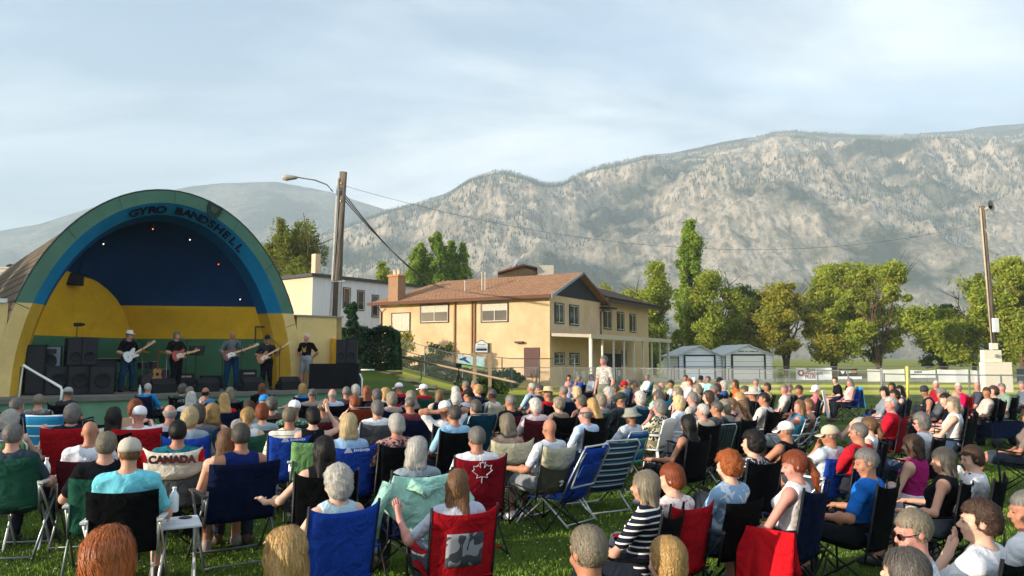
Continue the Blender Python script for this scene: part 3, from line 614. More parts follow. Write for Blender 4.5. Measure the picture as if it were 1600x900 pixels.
# main gable: ridge parallel to the left face, gable end towards the porch side; hipped at the chimney end
RD=LR/2
slab_roof('roof',pt(LL+.7,-ov,EH-.08),pt(-.45,-ov,EH-.08),pt(-.45,RD,RIDGE),pt(LL-2.6,RD,RIDGE),RT,22,7,bld)
slab_roof('roof',pt(-.45,LR+ov,EH-.08),pt(LL+.7,LR+ov,EH-.08),pt(LL-2.6,RD,RIDGE),pt(-.45,RD,RIDGE),RT,22,7,bld)
slab_roof('roof',pt(LL+.7,LR+ov,EH-.08),pt(LL+.7,-ov,EH-.08),pt(LL-2.6,RD,RIDGE),pt(LL-2.6,RD+.01,RIDGE),RT,12,7,bld)
DKW=mat('dark_boarding','#2b2d33',.85,var=.15,vs=3)
MB().add([pt(-.03,.15,EH+.0),pt(-.03,LR-.15,EH),pt(-.03,RD,RIDGE-.13)],[(0,1,2)]).build('gable_boarding',DKW,bld)
wmt=mat('white_fascia','#8d8f98',.6); brm=mat('brown_fascia','#5a3626',.7)
for a,b in ((-ov-.1,RD),(LR+ov+.1,RD)):
    MB().add([pt(-.50,a,EH-.30),pt(-.50,b,RIDGE-.14),pt(-.50,b,RIDGE+.03),pt(-.50,a,EH-.08),pt(-.45,a,EH-.30),pt(-.45,b,RIDGE-.14),pt(-.45,b,RIDGE+.03),pt(-.45,a,EH-.08)],[(0,1,2,3),(7,6,5,4),(0,4,5,1),(3,2,6,7),(0,3,7,4),(1,5,6,2)]).build('bargeboard',wmt if a<0 else brm,bld)
mb=MB(); panel(mb,FLd,-.4,LL+.7,EH-.26,EH-.05,ov,ov+.08); mb.build('gutter',brm,bld)
mb=MB(); panel(mb,FLd,-.02,LL+.3,EH-.20,EH-.14,.02,ov); mb.build('soffit',mat('soffit_board','#6e5236',.8),bld)
# rear range roof (low pitch)
RT2=shingle_mat('dark_shingle','#5a4a40','#66564a',1)
e2=EH+.3
slab_roof('roof',pt(-.45,19.6,e2),pt(-.45,LR+.4,e2),pt(4.2,LR+.4,e2+1.55),pt(4.2,19.6,e2+1.55),RT2,16,7,bld)
slab_roof('roof',pt(10,LR+.4,e2),pt(10,19.6,e2),pt(4.2,19.6,e2+1.55),pt(4.2,LR+.4,e2+1.55),RT2,16,7,bld)
mb=MB(); panel(mb,FRt,LR+.4,19.6,e2-.24,e2-.02,.45,.54); mb.build('gutter',FRD,bld)
mb=MB(); panel(mb,FRt,LR-.2,LR+1.3,e2-.75,e2-.62,0,.75); mb.build('canopy',FRD,bld)
# second gable peeking over the roof, with brick-edged bargeboards
g0=pt(8.2,15,0); mb=MB(); gp=[at(778,428,60),at(818,416,60),at(862,426,62.5),at(862,450,62.5),at(778,450,60)]
MB().poly(gp,(0.3,1,0),1.2).build('rear_gable',STU,bld)
for a,b in ((0,1),(1,2)):
    MB().tube([gp[a]+Vector((-.0,-.2,.02)),gp[b]+Vector((0,-.2,.02))],.14,4).build('bargeboard',brm,bld)
c=at(852,423,61); MB().box(c,(1.35,1.0,.8)).build('roof_box',mat('pale_metal','#b8b0a4',.7),bld)
MB().box(at(862,423,61.5)+Vector((0,0,-.1)),(.3,.4,.8)).build('vent_cap',FRD,bld)
# chimney
def sl_of(px):  # distance along the left face for a pixel column, on the roof plane 1.2 m in
    lo,hi=-2,16
    for _ in range(40):
        m_=(lo+hi)/2; q=FLd(m_,0,0); x_=800+q.x/q.y*FPX
        if x_>px: lo=m_
        else: hi=m_
    return (lo+hi)/2
BRK=shingle_mat('chimney_brick','#a8714a','#c47a48',2.2,ax=(0,0,0))
cs=sl_of(618); c=pt(cs,.1,0); mb=MB().box(c+Vector((0,0,EH+.75)),(.86,.86,2.05),-BA); mb.build('chimney',mat('chimney_brick2','#98765c',.9,var=.2,vs=7,stretch=(1,1,3)),bld)
MB().box(c+Vector((0,0,EH+1.82)),(.98,.98,.12),-BA).build('chimney_cap',mat('brick_cap','#b8804f',.9),bld)
MB().box(c+Vector((0,0,EH-.18)),(.96,.96,.2),-BA).build('chimney_base',mat('pale_metal','#b8b0a4',.7),bld)
for k in (-1,1): MB().lathe([(.13,0),(.13,.3),(.16,.32),(.16,.38)],10,c+dL*k*.18+Vector((0,0,EH+1.88))).build('flue',mat('flue_clay','#c8bca4',.9),bld)
for px_,hh in ((711,1.0),(738,1.55),(743,1.5)):
    c=pt(sl_of(px_),1.2,EH+.2); MB().lathe([(.05,0),(.05,hh),(.09,hh+.01),(.09,hh+.1),(.02,hh+.12)],8,c).build('vent_pipe',mat('pale_metal','#b8b0a4',.7),bld)
# satellite dish
c=at(807,412,60); MB().lathe([(.02,0),(.3,.06),(.42,.14),(.40,.15),(.28,.08),(.02,.03)],14,c,Euler((R(60),0,R(-60))).to_matrix()).build('satellite_dish',mat('dish_grey','#7b8086',.5),bld); MB().tube([c,c+Vector((.1,.1,-.5))],.04,6).build('dish_pole',FRD,bld)
# windows, left face
for a,b,z0,z1,bl in ((658,700,477,503,.42),(753,793,475,502,.38)):
    s0,s1=sl_of(b),sl_of(a); q=FLd((s0+s1)/2,0); za=at(0,z0,q.y).z; zb=at(0,z1,q.y).z; window(FLd,s0,s1,zb,za,bld,blind=bl)
s0,s1=sl_of(640),sl_of(613); q=FLd((s0+s1)/2,0); window(FLd,s0,s1,at(0,517,q.y).z,at(0,490,q.y).z,bld,blind=.95,n=2)
s0,s1=sl_of(843),sl_of(819); q=FLd((s0+s1)/2,0); panel(MB(),FLd,s0,s1,at(0,590,q.y).z,at(0,543,q.y).z,.0,.05).build('door',mat('brown_door','#4c2a20',.6),bld)
for px_ in (711,738,742): s=sl_of(px_); panel(MB(),FLd,s-.05,s+.05,.6,EH-.2,.01,.11).build('downpipe',mat('tan_pipe','#8a6236',.6),bld)
MB().tube([FLd(LL-.15,EH-.35,.5),FLd(LL-.15,EH-.7,.06),FLd(LL-.15,1.2,.06)],.05,6).build('downpipe',mat('brown_fascia','#5a3626',.7),bld)
s=sl_of(813); q=FLd(s,0); MB().box(FLd(s,at(0,535,q.y).z,.15),(.55,.25,.12),-BA).build('wall_lamp',FRD,bld)
# windows, right face
def sr_of(px,out=0):
    lo,hi=-1,26
    for _ in range(40):
        m_=(lo+hi)/2; q=FRt(m_,0,out); x_=800+q.x/q.y*FPX
        if x_<px: lo=m_
        else: hi=m_
    return (lo+hi)/2
for a,b,z0,z1 in ((867,880,475,504),(890,903,478,507),(920,931,485,506),(943.5,954.5,486,513),(964.5,974,489,515),(984,992.5,492,518)):
    o_=0 if a<915 else -.35; s0,s1=sr_of(a,o_),sr_of(b,o_); q=FRt((s0+s1)/2,0,o_); Fx=(lambda s,z,out=0,o_=o_:FRt(s,z,out+o_)); window(Fx,s0,s1,at(0,z1,q.y).z,at(0,z0,q.y).z,bld,outer=mat('dark_trim2','#1d2430',.6))
for a,b,z0,z1 in ((867,880,552.5,568),(890,903,553,568.5),(925,932,547,569),(956,961,548,569),(971,977,549,569)):
    o_=0 if a<915 else -.35; s0,s1=sr_of(a,o_),sr_of(b,o_); q=FRt((s0+s1)/2,0,o_); Fx=(lambda s,z,out=0,o_=o_:FRt(s,z,out+o_)); window(Fx,s0,s1,at(0,z1,q.y).z,at(0,z0,q.y).z,bld,outer=mat('dark_trim2','#1d2430',.6))
mb=MB().tube([FRt(LR-.15,EH-.3,.35),FRt(LR-.15,EH-.75,.08),FRt(LR-.15,3.3,.08)],.05,6); mb.build('downpipe',mat('dark_trim2','#1d2430',.6),bld)
panel(MB(),FRt,9.3,12.6,.0,2.1,-.32,-.30).build('doorway',mat('dark_opening','#14171a',.6),bld)
# porch
porch=thing('porch_roof','long open porch with pale flat roof and white posts along the tan building','porch')
po=2.7; zp=3.02
MB().add([FRt(.1,zp+.12,.02),FRt(.1,zp,po),FRt(15.2,zp,po),FRt(15.2,zp+.12,.02),FRt(.1,zp+.32,.02),FRt(.1,zp+.2,po),FRt(15.2,zp+.2,po),FRt(15.2,zp+.32,.02)],[(0,1,2,3),(7,6,5,4),(0,4,5,1),(1,5,6,2),(2,6,7,3),(3,7,4,0)]).build('roof_slab',mat('porch_roof','#a89e92',.7,var=.08),porch)
panel(MB(),FRt,.0,15.4,zp-.06,zp+.22,po+.01,po+.09).build('fascia',mat('porch_fascia','#b3a896',.6),porch)
for i,s in enumerate(np.linspace(.3,15,9)):
    w_=.09 if i in (0,8) else .055
    panel(MB(),FRt,s-w_,s+w_,-.1,zp-.01,po-.16,po-.16+2*w_).build('post',mat('white_post','#c2c0ba',.5,var=.04),porch)
# pale chairs and rail under the porch
def stack_chair(F,s,out,lab):
    r=thing('patio_chair',lab,'chair',(0,0,0),0,'pale chairs under the porch'); m=mat('pale_plastic','#b9c2bd',.5)
    panel(MB(),F,s-.25,s+.25,.42,.46,out,out+.5).build('seat',m,r); panel(MB(),F,s-.25,s+.25,.5,.95,out,out+.05).build('backrest',m,r)
    for a in (-.24,.2):
        for b in (0,.46): panel(MB(),F,s+a,s+a+.04,0,.42,out+b,out+b+.04).build('leg',m,r)
for s,l_ in ((1.6,'nearest pale plastic chair under the porch roof'),(2.7,'second pale plastic chair under the porch roof'),(3.8,'third pale plastic chair under the porch roof, by the post'),(8.8,'pale plastic chair by the dark porch doorway')): stack_chair(FRt,s,1.0,l_)
# ---- white building
wb=thing('white_building','flat-roofed building, cream end wall and white windowed side, behind the utility pole','building')
wc=at(487,500,58); wa=R(38)
def wpt(sl,sr,z): return Vector((wc.x,wc.y,0))+Vector((-math.cos(wa),math.sin(wa),0))*sl+Vector((math.sin(wa),math.cos(wa),0))*sr+Vector((0,0,z))
zt=at(487,432,58).z
MB().add([wpt(0,0,0),wpt(6,0,0),wpt(6,0,zt),wpt(0,0,zt)],[(0,1,2,3)]).build('wall',mat('cream_wall','#d2b79c',.9,var=.06,vs=.4),wb)
MB().add([wpt(0,0,0),wpt(0,13,0),wpt(0,13,zt),wpt(0,0,zt)],[(3,2,1,0)]).build('wall',mat('white_siding','#c9ced6',.8,var=.08,vs=2,stretch=(3,3,.2)),wb)
MB().add([wpt(-.25,-.25,zt),wpt(6,-.25,zt),wpt(6,13.2,zt),wpt(-.25,13.2,zt),wpt(-.25,-.25,zt+.25),wpt(6,-.25,zt+.25),wpt(6,13.2,zt+.25),wpt(-.25,13.2,zt+.25)],[(0,1,2,3),(7,6,5,4),(0,4,5,1),(1,5,6,2),(2,6,7,3),(3,7,4,0)]).build('roof',mat('dark_fascia','#3c3f44',.7),wb)
MB().box(wpt(.3,.5,zt+.9),(.5,.5,1.9),-wa).build('chimney',mat('cream_wall','#d2b79c',.9,var=.06,vs=.4),wb)
FW=lambda s,z,out=0: wpt(-out,s,z)
for s,z0,z1 in ((3.4,5.9,7.5),(4.9,5.8,7.4),(6.5,5.3,7.1),(9.0,4.9,6.9),(6.6,3.1,4.2)): window(FW,s-.32,s+.32,z0,z1,wb,outer=FRD,n=1)
# ---- roof seen past the bandshell
lb=thing('neighbour_house','low house with pale ribbed metal roof past the bandshell shingles','house')
a=at(-60,432,44); b=at(30,414,46)
MB().box((a.x+1,47,2.2),(9,5,4.4),.1).build('wall',mat('cream_wall2','#a9a093',.9),lb)
mb=MB(); A_=at(-90,440,44.2);B_=at(26,432,44.2); 
MB().add([at(-90,472,43.5),at(24,470,43.5),at(27,417,48),at(-90,417,48)],[(0,1,2,3)]).build('roof',stripes('ribbed_roof',[(0,'#b9ab98'),(.8,'#7d7265')],1.8,'Y'),lb)
# ---- garages
def garage(label,c,w,d,h,rh,col,door,name='garage',rot=0):
    r=thing(name,label,'garage',(c[0],c[1],0),rot,'two garages beyond the fence')
    wm=stripes('siding_'+col,[(0,col),(.9,'#9aa09c')],4.5,'Z',.7)
    hw=w/2
    MB().poly([(-hw,0,-.1),(hw,0,-.1),(hw,0,h),(0,0,h+rh),(-hw,0,h)],(0,1,0),d).build('wall',wm,r)
    rm=mat('metal_roof','#b3b8b8',.5)
    for s in (-1,1): MB().add([(s*(hw+.18),-.2,h-.12),(0,-.2,h+rh+.03),(0,d+.2,h+rh+.03),(s*(hw+.18),d+.2,h-.12),(s*(hw+.18),-.2,h-.02),(0,-.2,h+rh+.13),(0,d+.2,h+rh+.13),(s*(hw+.18),d+.2,h-.02)],[(0,1,2,3),(7,6,5,4),(0,4,5,1),(1,5,6,2),(2,6,7,3),(3,7,4,0)]).build('roof',rm,r)
    dw=w*.33; dh=h*.97
    MB().box((0,-.03,dh/2),(dw*2,.05,dh)).build('door',stripes('door_'+door,[(0,door),(.93,'#8f938c')],2.0,'Z',.6),r)
    fm=mat('black_trim','#15181c',.6)
    for s in (-1,1): MB().box((s*(dw+.07),-.05,dh/2),(.14,.1,dh)).build('door_jamb',fm,r); MB().box((s*(hw-.03),-.04,h/2-.05),(.08,.06,h*.96)).build('corner_trim',fm if s<0 else wm,r)
    MB().box((0,-.05,dh+.06),(dw*2+.28,.1,.12)).build('door_lintel',fm,r)
    return r
YG=62
c1=at(1096,590,YG); garage('blue-grey gabled garage with white roller door framed in black',(c1.x,YG+.5),3.62,6,2.0,.72,'#dfe5e9','#eceff0')
c2=at(1168,590,YG); g2=garage('cream gabled garage with small lettering over its pale door',(c2.x+.1,YG),4.0,6,2.05,.75,'#ecebe2','#e6e3d6',rot=.06)
for k in range(22):
    if k not in (7,11,19): MB().box((-.82+k*.078,-.012,2.32),(.05,.02,.075+.02*(k%3==0))).build('sign_letter',mat('sign_black','#303436',.7,var=0),g2)
# ---- chain-link fences
def wire_mat():
    m=bpy.data.materials.new('chain_link'); m.use_nodes=True; t=m.node_tree; n=t.nodes; l=t.links; b=n['Principled BSDF']; b.inputs['Base Color'].default_value=(.35,.37,.37,1); b.inputs['Metallic'].default_value=.6; b.inputs['Roughness'].default_value=.5
    tcn=n.new('ShaderNodeTexCoord'); s=n.new('ShaderNodeSeparateXYZ'); l.new(tcn.outputs['UV'],s.inputs[0])
    outs=[]
    for op in ('ADD','SUBTRACT'):
        a=n.new('ShaderNodeMath'); a.operation=op; l.new(s.outputs[0],a.inputs[0]); l.new(s.outputs[1],a.inputs[1])
        f=n.new('ShaderNodeMath'); f.operation='FRACT'; l.new(a.outputs[0],f.inputs[0]); g=n.new('ShaderNodeMath'); g.operation='LESS_THAN'; g.inputs[1].default_value=.05; l.new(f.outputs[0],g.inputs[0]); outs.append(g.outputs[0])
    mxx=n.new('ShaderNodeMath'); mxx.operation='MAXIMUM'; l.new(outs[0],mxx.inputs[0]); l.new(outs[1],mxx.inputs[1])
    tr=n.new('ShaderNodeBsdfTransparent'); ms=n.new('ShaderNodeMixShader'); l.new(mxx.outputs[0],ms.inputs[0]); l.new(tr.outputs[0],ms.inputs[1]); l.new(b.outputs[0],ms.inputs[2]); l.new(ms.outputs[0],n['Material Output'].inputs[0]); return m
WIRE=wire_mat(); GALV=mat('galvanised','#6f7476',.55,metal=.2,var=.1)
def fence(name,label,pts,h,npost=None,mesh=True,m=GALV,r=.028,group=None,midrail=False):
    root=thing(name,label,'fence',(0,0,0),0,group); pts=[Vector(q) for q in pts]
    MB().tube([q+Vector((0,0,h)) for q in pts],r,6).build('top_rail',m,root)
    if midrail: MB().tube([q+Vector((0,0,h*.55)) for q in pts],r,6).build('mid_rail',m,root)
    L_=sum((b-a).length for a,b in zip(pts,pts[1:])); k=npost or max(2,int(L_/3)+1)
    for i in range(k):
        q=along(pts,i/(k-1)*.9999); MB().tube([q+Vector((0,0,-.1)),q+Vector((0,0,h+.03))],r*1.25,8).build('post',m,root)
    if mesh: uvsheet('wire_mesh',lambda a,b:along(pts,a*.9999)+Vector((0,0,.04+(h-.06)*b)),max(6,int(L_)),1,L_*12,h*12,WIRE,root,False)
    return root
def gp(x,y): return Vector((x,y,gz(x,y)))
def gpx(px,Y): x=at(px,559,Y).x; return gp(x,Y)
fence('chain_link_fence','low chain-link fence dividing the lawn from the ball field',[gpx(798,46),gpx(1000,43),gpx(1215,38),gpx(1376,33)],1.2,14)
fence('chain_link_fence','nearer low chain-link fence running past the yellow pole to the loudspeaker pole',[gpx(1380,31.5),gpx(1416,30.5),gpx(1520,29.5),gpx(1720,28)],1.12,8)
fence('chain_link_fence','sloping chain-link fence on the bank below the tan building windows',[gpx(606,42.5),gpx(700,42),gpx(800,41.5),gpx(898,43)],1.75,6)
fence('chain_link_fence','lower sloping fence with a mid rail beside the path up the bank',[gpx(604,39),gpx(680,38.8),gpx(760,38.6),gpx(800,40.5)],1.25,5,midrail=False)
fence('outfield_fence','long outfield fence carrying advertising banners beyond the ball field',[Vector((12,55,0)),Vector((60,54,0))],1.15,14)
wood=mat('raw_wood','#9c876a',.8,var=.2,vs=4,stretch=(1,1,6))
a=at(606,553,38.2); b=at(806,597.5,35.2); c=at(812,601,35.1)
rail('wooden_handrail','long pale wooden handrail slanting down the bank in front of the sign',[a,b,c],.055,m=wood)
rail('handrail','short pale rail on the grass beyond the speaker tower',[at(560,578,34),at(585,578,34)],.035)
# yellow foul pole and grey post
tag(MB().tube([gpx(1416,30.2),gpx(1416,30.2)+Vector((0,0,1.45))],.055,10).build('foul_pole',mat('yellow_paint','#e6d469',.6,var=.06),None,True),'short yellow pole standing in the low fence','pole')
tag(MB().tube([gpx(1376,32.5),gpx(1376,32.5)+Vector((0,0,1.35))],.06,10).build('gate_post',mat('grey_post','#7d8285',.6),None,True),'thick grey gate post in the low fence near the yellow pole','pole')
# landscape timbers on the bank
for i,(px_,py_) in enumerate(((580,580),(612,586),(640,591),(665,596),(688,602))):
    q=atz(px_,py_,0); Yd=37.5-i*.9; x=at(px_,559,Yd).x; z=gz(x,Yd)
    o=MB().box((0,0,0),(1.05,.35,.14)).build('step_timber',mat('old_timber','#6f6a5c',.9,var=.2,vs=5),None,bevel=.01,loc=(x,Yd,z+.06)); o['group']='timber steps on the bank'; tag(o,['highest','second highest','middle','second lowest','lowest'][i]+' grey timber step on the grass bank by the hedge','step','timber steps on the bank')
# shrubs by the wall
for px_,Y_,wx,h,key,lab,shp,ls in ((700,44.5,3.0,1.1,'conifer','low dark juniper spreading under the wall between the windows','round',.09),(745,44.2,2.6,1.0,'conifer','dark juniper behind the wooden sign','round',.09),(785,44.6,2.6,1.2,'conifer','spiky juniper beside the brown door','round',.09),(682,46.8,2.0,1.9,'dark','upright flowering bush under the first wide window','loose',.08),(624,48.6,1.9,2.4,'yellow','thin climbing shrub in front of the blinded window','loose',.07),(650,46.5,2.4,.9,'dark','low bush at the foot of the wall beyond the hedge','round',.08),(755,37.2,2.6,.7,'dark','weedy low bush at the foot of the wooden sign','loose',.08)):
    q=gpx(px_,Y_); shrub('bush',lab,q.x,Y_,wx,1.2,h,key,n=3500,leaf=ls,seed=int(px_),shape=shp)
# wooden sign
sg=thing('park_sign','wooden two-post park sign with a white arched panel','sign'); Ys=36.5
for px_ in (741.5,765.5):
    q=gpx(px_,Ys); tp=at(px_,536 if px_>760 else 540,Ys).z; MB().box((q.x,Ys,(q.z+tp)/2-.1),(.17,.17,tp-q.z+.2)).build('post',wood,sg)
a=at(742,551,Ys); b=at(763,535,Ys); cx=(a.x+b.x)/2; w_=(b.x-a.x)/2; 
prof=[(-w_,a.z),(w_,a.z),(w_,b.z-.04),(w_*.6,b.z+.0),(w_*.3,b.z+.09),(0,b.z+.12),(-w_*.3,b.z+.09),(-w_*.6,b.z+.0),(-w_,b.z-.04)]
MB().poly([(cx+u,Ys-.13,z) for u,z in prof],(0,1,0),.05).build('panel_border',mat('maroon_paint','#4a2a26',.6),sg)
MB().poly([(cx+u*.90,Ys-.137,(z-(a.z+b.z)/2)*.9+(a.z+b.z)/2) for u,z in prof],(0,1,0),.006).build('panel',mat('white_board','#dfe2e2',.5,var=0),sg)
zc=(a.z+b.z)/2
MB().box((cx,Ys-.142,a.z+.15),(w_*1.55,.01,.12)).build('name_strip',mat('navy_paint','#28304a',.6,var=0),sg)
for k in range(9): MB().box((cx-w_*.65+k*w_*.163,Ys-.142,zc+.02),(w_*.12,.01,.035)).build('sign_letter',mat('grey_ink','#7b848c',.7,var=0),sg)
for k in range(6): MB().box((cx-w_*.5+k*w_*.2,Ys-.142,zc+.14),(w_*.16,.01,.06)).build('sign_letter',mat('green_ink','#8fb7a6',.7,var=0),sg)
MB().box((cx+.03,Ys-.02,a.z-.06),(w_*2+.5,.1,.1)).build('cross_beam',wood,sg)
# mural banner on the bank fence
Yb=41.4
mu_=thing('fence_banner','picture banner with blue bird shape over green, tied to the bank fence','banner')
q0=at(716,555,Yb);q1=at(757,558.5,Yb);q2=at(757,577,Yb);q3=at(716,573,Yb)
MB().poly([q3,q2,q1,q0],(0,1,0),.02).build('cloth',mat('pale_blue_cloth','#a9c6d0',.7),mu_)
v=lambda a,b:q0.lerp(q1,a).lerp(q3.lerp(q2,a),b)+Vector((0,-.008,0))
MB().poly([v(0,1),v(1,1),v(1,.78),v(.6,.74),v(.3,.7),v(0,.66)],(0,1,0),.006).build('green_strip',mat('green_ink2','#7fa05c',.7),mu_)
MB().poly([v(.02,.32),v(.15,.22),v(.22,.1),v(.33,.12),v(.28,.3),v(.42,.52),v(.5,.62),v(.36,.6),v(.2,.42),v(.08,.42)][::-1],(0,1,0),.006).build('bird_shape',mat('navy_ink','#2d4373',.7),mu_)
# banners on the outfield fence
def ob(px0,px1,y0,y1,label,colr,Y=54.6,tilt=0):
    r=thing('advert_banner',label,'banner',(0,0,0),0,'banners along the outfield fence'); a=at(px0,y0,Y); b=at(px1,y1,Y)
    def fn(u,w): x=a.x+(b.x-a.x)*u; return Vector((x,Y+.02*math.sin(u*9),b.z+(a.z-b.z)*w-tilt*(1-w)*0-.05*math.sin(u*PI)*(w)))
    MB().sheet(fn,16,4,-.01).build('cloth',mat('banner_'+colr,colr,.6,var=.04,vs=1),r); return r,a,b
r,a,b=ob(1243.5,1300,574.5,593.5,'white hotel banner with red round emblem left of its lettering','#e2e6e8')
def flat_text(s,size,loc,m,parent,name='lettering',rz=0):
    cu=bpy.data.curves.new('t','FONT'); cu.body=s; cu.size=size; cu.extrude=.004; cu.offset=.006; to=bpy.data.objects.new('t',cu); COL.objects.link(to); bpy.context.view_layer.update()
    me=bpy.data.meshes.new_from_object(to.evaluated_get(bpy.context.evaluated_depsgraph_get())); bpy.data.objects.remove(to); o=link(name,me,parent,m,loc,(PI/2,0,rz)); return o
ink=mat('maroon_ink','#8d3b4a',.7,var=0)
for s,k in (('Best',.28),('Western',.55),('PLUS',.86)): flat_text(s,.36,(a.x+.75 if s=='Best' else a.x+.62,54.55,a.z-(a.z-b.z)*k-.02),ink if s=='PLUS' else mat('grey_ink2','#76525c',.7,var=0),r)
MB().lathe([(.001,0),(.24,0),(.24,.02),(.001,.02)],20,(a.x+.34,54.56,a.z-.38),Matrix.Rotation(PI/2,3,'X')).build('emblem',ink,r)
MB().lathe([(.001,0),(.10,0),(.10,.02),(.001,.02)],20,(a.x+.34,54.535,a.z-.38),Matrix.Rotation(PI/2,3,'X')).build('emblem_core',mat('white_board','#dfe2e2',.5,var=0),r)
for k in range(3): MB().box((a.x+2.1,54.56,a.z-.2-.1*k),(.8,.01,.025)).build('fine_print',mat('grey_ink','#7b848c',.7,var=0),r)
r,a,b=ob(1310.5,1340,576,589,'small black banner with white bowl shape and white and orange lettering','#14171a')
MB().poly([(a.x+.1,54.56,a.z-.1),(a.x+.14,54.56,a.z-.3),(a.x+.25,54.56,a.z-.4),(a.x+.38,54.56,a.z-.3),(a.x+.42,54.56,a.z-.1)],(0,1,0),.006).build('bowl_shape',mat('white_board','#dfe2e2',.5,var=0),r)
for k in range(9): MB().box((a.x+.55+k*.085,54.56,a.z-.24+.02*(k%2)),(.055,.008,.15+.05*(k%3==0))).build('lettering',mat('white_board','#dfe2e2',.5,var=0) if k<4 else mat('orange_ink','#d39b3a',.6,var=0),r)
MB().box(((a.x+b.x)/2+.1,54.55,b.z-.06),(1.75,.01,.2)).build('white_strip',mat('white_board','#dfe2e2',.5,var=0),r)
r,a,b=ob(1355,1414,576.5,596,'plain off-white banner left of the yellow pole','#dcdcd2')
r,a,b=ob(1422,1462,578,590.5,'white banner just past the yellow pole','#e4e6e8')
for k in range(6): MB().box((a.x+.3+k*.1,54.56,a.z-.15),(.06,.008,.12)).build('lettering',mat('grey_ink3','#4a5458',.6,var=0),r)
r,a,b=ob(1464,1514,577,599,'longest white banner in front of the dark field tree','#e8e8ea')
r,a,b=ob(1516,1545,578,599,'white banner partly behind the loudspeaker pole box','#e6e6e6')
r,a,b=ob(1588,1640,576,597,'dark blue banner beyond the loudspeaker pole box','#22303a')

# ================================================================= POLES
OLDW=mat('weathered_pole','#655b50',.95,var=.35,vs=5,stretch=(4,4,.35),bump=.5,bs=14)
up=thing('utility_pole','tall weathered wooden utility pole with street lamp arm behind the bandshell','utility pole'); Yp=28.5
b0=at(517,575,Yp); t0_=at(531.5,269,Yp); t0_=Vector((b0.x+.06,Yp,t0_.z))
b0.z=0; b0.x=at(523,450,Yp).x-.02; t0_.x=b0.x+.26
MB().tube([b0,b0.lerp(t0_,.5),t0_],.19,14,.145).build('shaft',OLDW,up,True)
MB().tube([b0+Vector((-.22,-.12,0)),b0.lerp(t0_,.97)+Vector((-.17,-.1,0))],.05,6).build('ground_wire_guard',mat('pale_conduit','#c2bbb0',.6),up)
MB().tube([b0+Vector((.16,-.14,0)),b0.lerp(t0_,.52)+Vector((.12,-.14,0))],.06,8).build('conduit',mat('pale_conduit','#c2bbb0',.6),up)
MB().tube([b0.lerp(t0_,.52)+Vector((-.2,-.16,0)),b0.lerp(t0_,.52)+Vector((.32,-.16,.02))],.03,6).build('band',mat('pale_conduit','#c2bbb0',.6),up)
zl=at(0,300,Yp).z; arm=[Vector((b0.x-.12,Yp-.1,zl)),Vector((b0.x-.3,Yp-.3,zl+.22)),Vector((b0.x-.7,Yp-.6,at(0,287,Yp).z)),Vector((at(470,450,Yp).x,Yp-.9,at(0,285.5,Yp).z))]
MB().tube(arm,.028,8).build('lamp_arm',mat('grey_metal','#9a9a92',.6),up,True)
hd=arm[-1]; M=Matrix.Rotation(PI/2,3,'Y'); MB().lathe([(.02,-.28),(.06,-.24),(.09,-.05),(.12,.12),(.11,.25),(.05,.32),(.01,.33)],14,hd+Vector((-.25,0,-.02)),Matrix.Rotation(-PI/2,3,'Y')).build('lamp_head',mat('lamp_metal','#a59e92',.5),up,True)
MB().lathe([(.001,-.09),(.07,-.07),(.1,0),(.001,.0)],14,hd+Vector((-.4,0,-.06))).build('lamp_lens',mat('lamp_lens','#c9b48a',.3),up,True)
for dz in (.0,.35,.7): MB().lathe([(.02,0),(.05,.03),(.05,.1),(.02,.13)],8,Vector((b0.x+.22,Yp-.1,at(0,300,Yp).z-dz+.25))).build('insulator',mat('insulator','#4c5a5e',.3),up)
def wire(label,a,b,sag,r=.018,group='overhead wires'):
    a=Vector(a);b=Vector(b); pts=[a.lerp(b,k/24)+Vector((0,0,-sag*4*(k/24)*(1-k/24))) for k in range(25)]
    o=MB().tube(pts,r,5).build('overhead_wire',mat('black_cable','#26282a',.7,var=0),None,True); return tag(o,label,'wire',group)
ws=Vector((b0.x+.2,Yp,at(0,297,Yp).z)); re_=pt(sl_of(650),2.2,EH+1.2)
for k,(dz,lab) in enumerate(((0,'upper of three cables sloping from the utility pole to the tan building'),(-.13,'middle of three cables sloping from the utility pole to the tan building'),(-.26,'lowest of three cables sloping from the utility pole to the tan building'))): wire(lab,ws+Vector((0,0,dz)),re_+Vector((.3*k,0,dz*.5)),.5,.02)
sp_=thing('loudspeaker_pole','leaning-looking wooden pole with horn loudspeaker and meter boxes at the field edge','pole'); Yr=37
rb=Vector((at(1555,500,Yr).x,Yr,0)); rt=Vector((rb.x-.06,Yr,at(1537,322,Yr).z)); rb.x=at(1551,470,Yr).x
rt.x=rb.x-.26
MB().tube([rb,rb.lerp(rt,.5),rt],.17,14,.13).build('shaft',OLDW,sp_,True)
MB().tube([rb+Vector((-.2,-.1,1.5)),rt+Vector((-.15,-.1,-.1))],.045,8).build('conduit',mat('buff_conduit','#b5a48e',.7),sp_,True)
hc_=rt+Vector((.22,-.35,-.12)); M=Euler((R(78),0,R(18))).to_matrix(); MB().lathe([(.05,-.35),(.08,-.3),(.09,-.12),(.16,-.02),(.34,.12),(.36,.12),(.30,.06),(.1,-.02),(.08,-.08),(.001,-.1)],22,hc_,M).build('horn',mat('horn_grey','#a8a6a0',.5),sp_,True)
MB().lathe([(.001,-.1),(.09,-.06),(.10,.02),(.04,.08),(.001,.09)],14,hc_,M).build('horn_core',mat('black_metal','#121212',.5),sp_,True)
cream=mat('cream_metal','#e3d9c4',.6,var=.04)
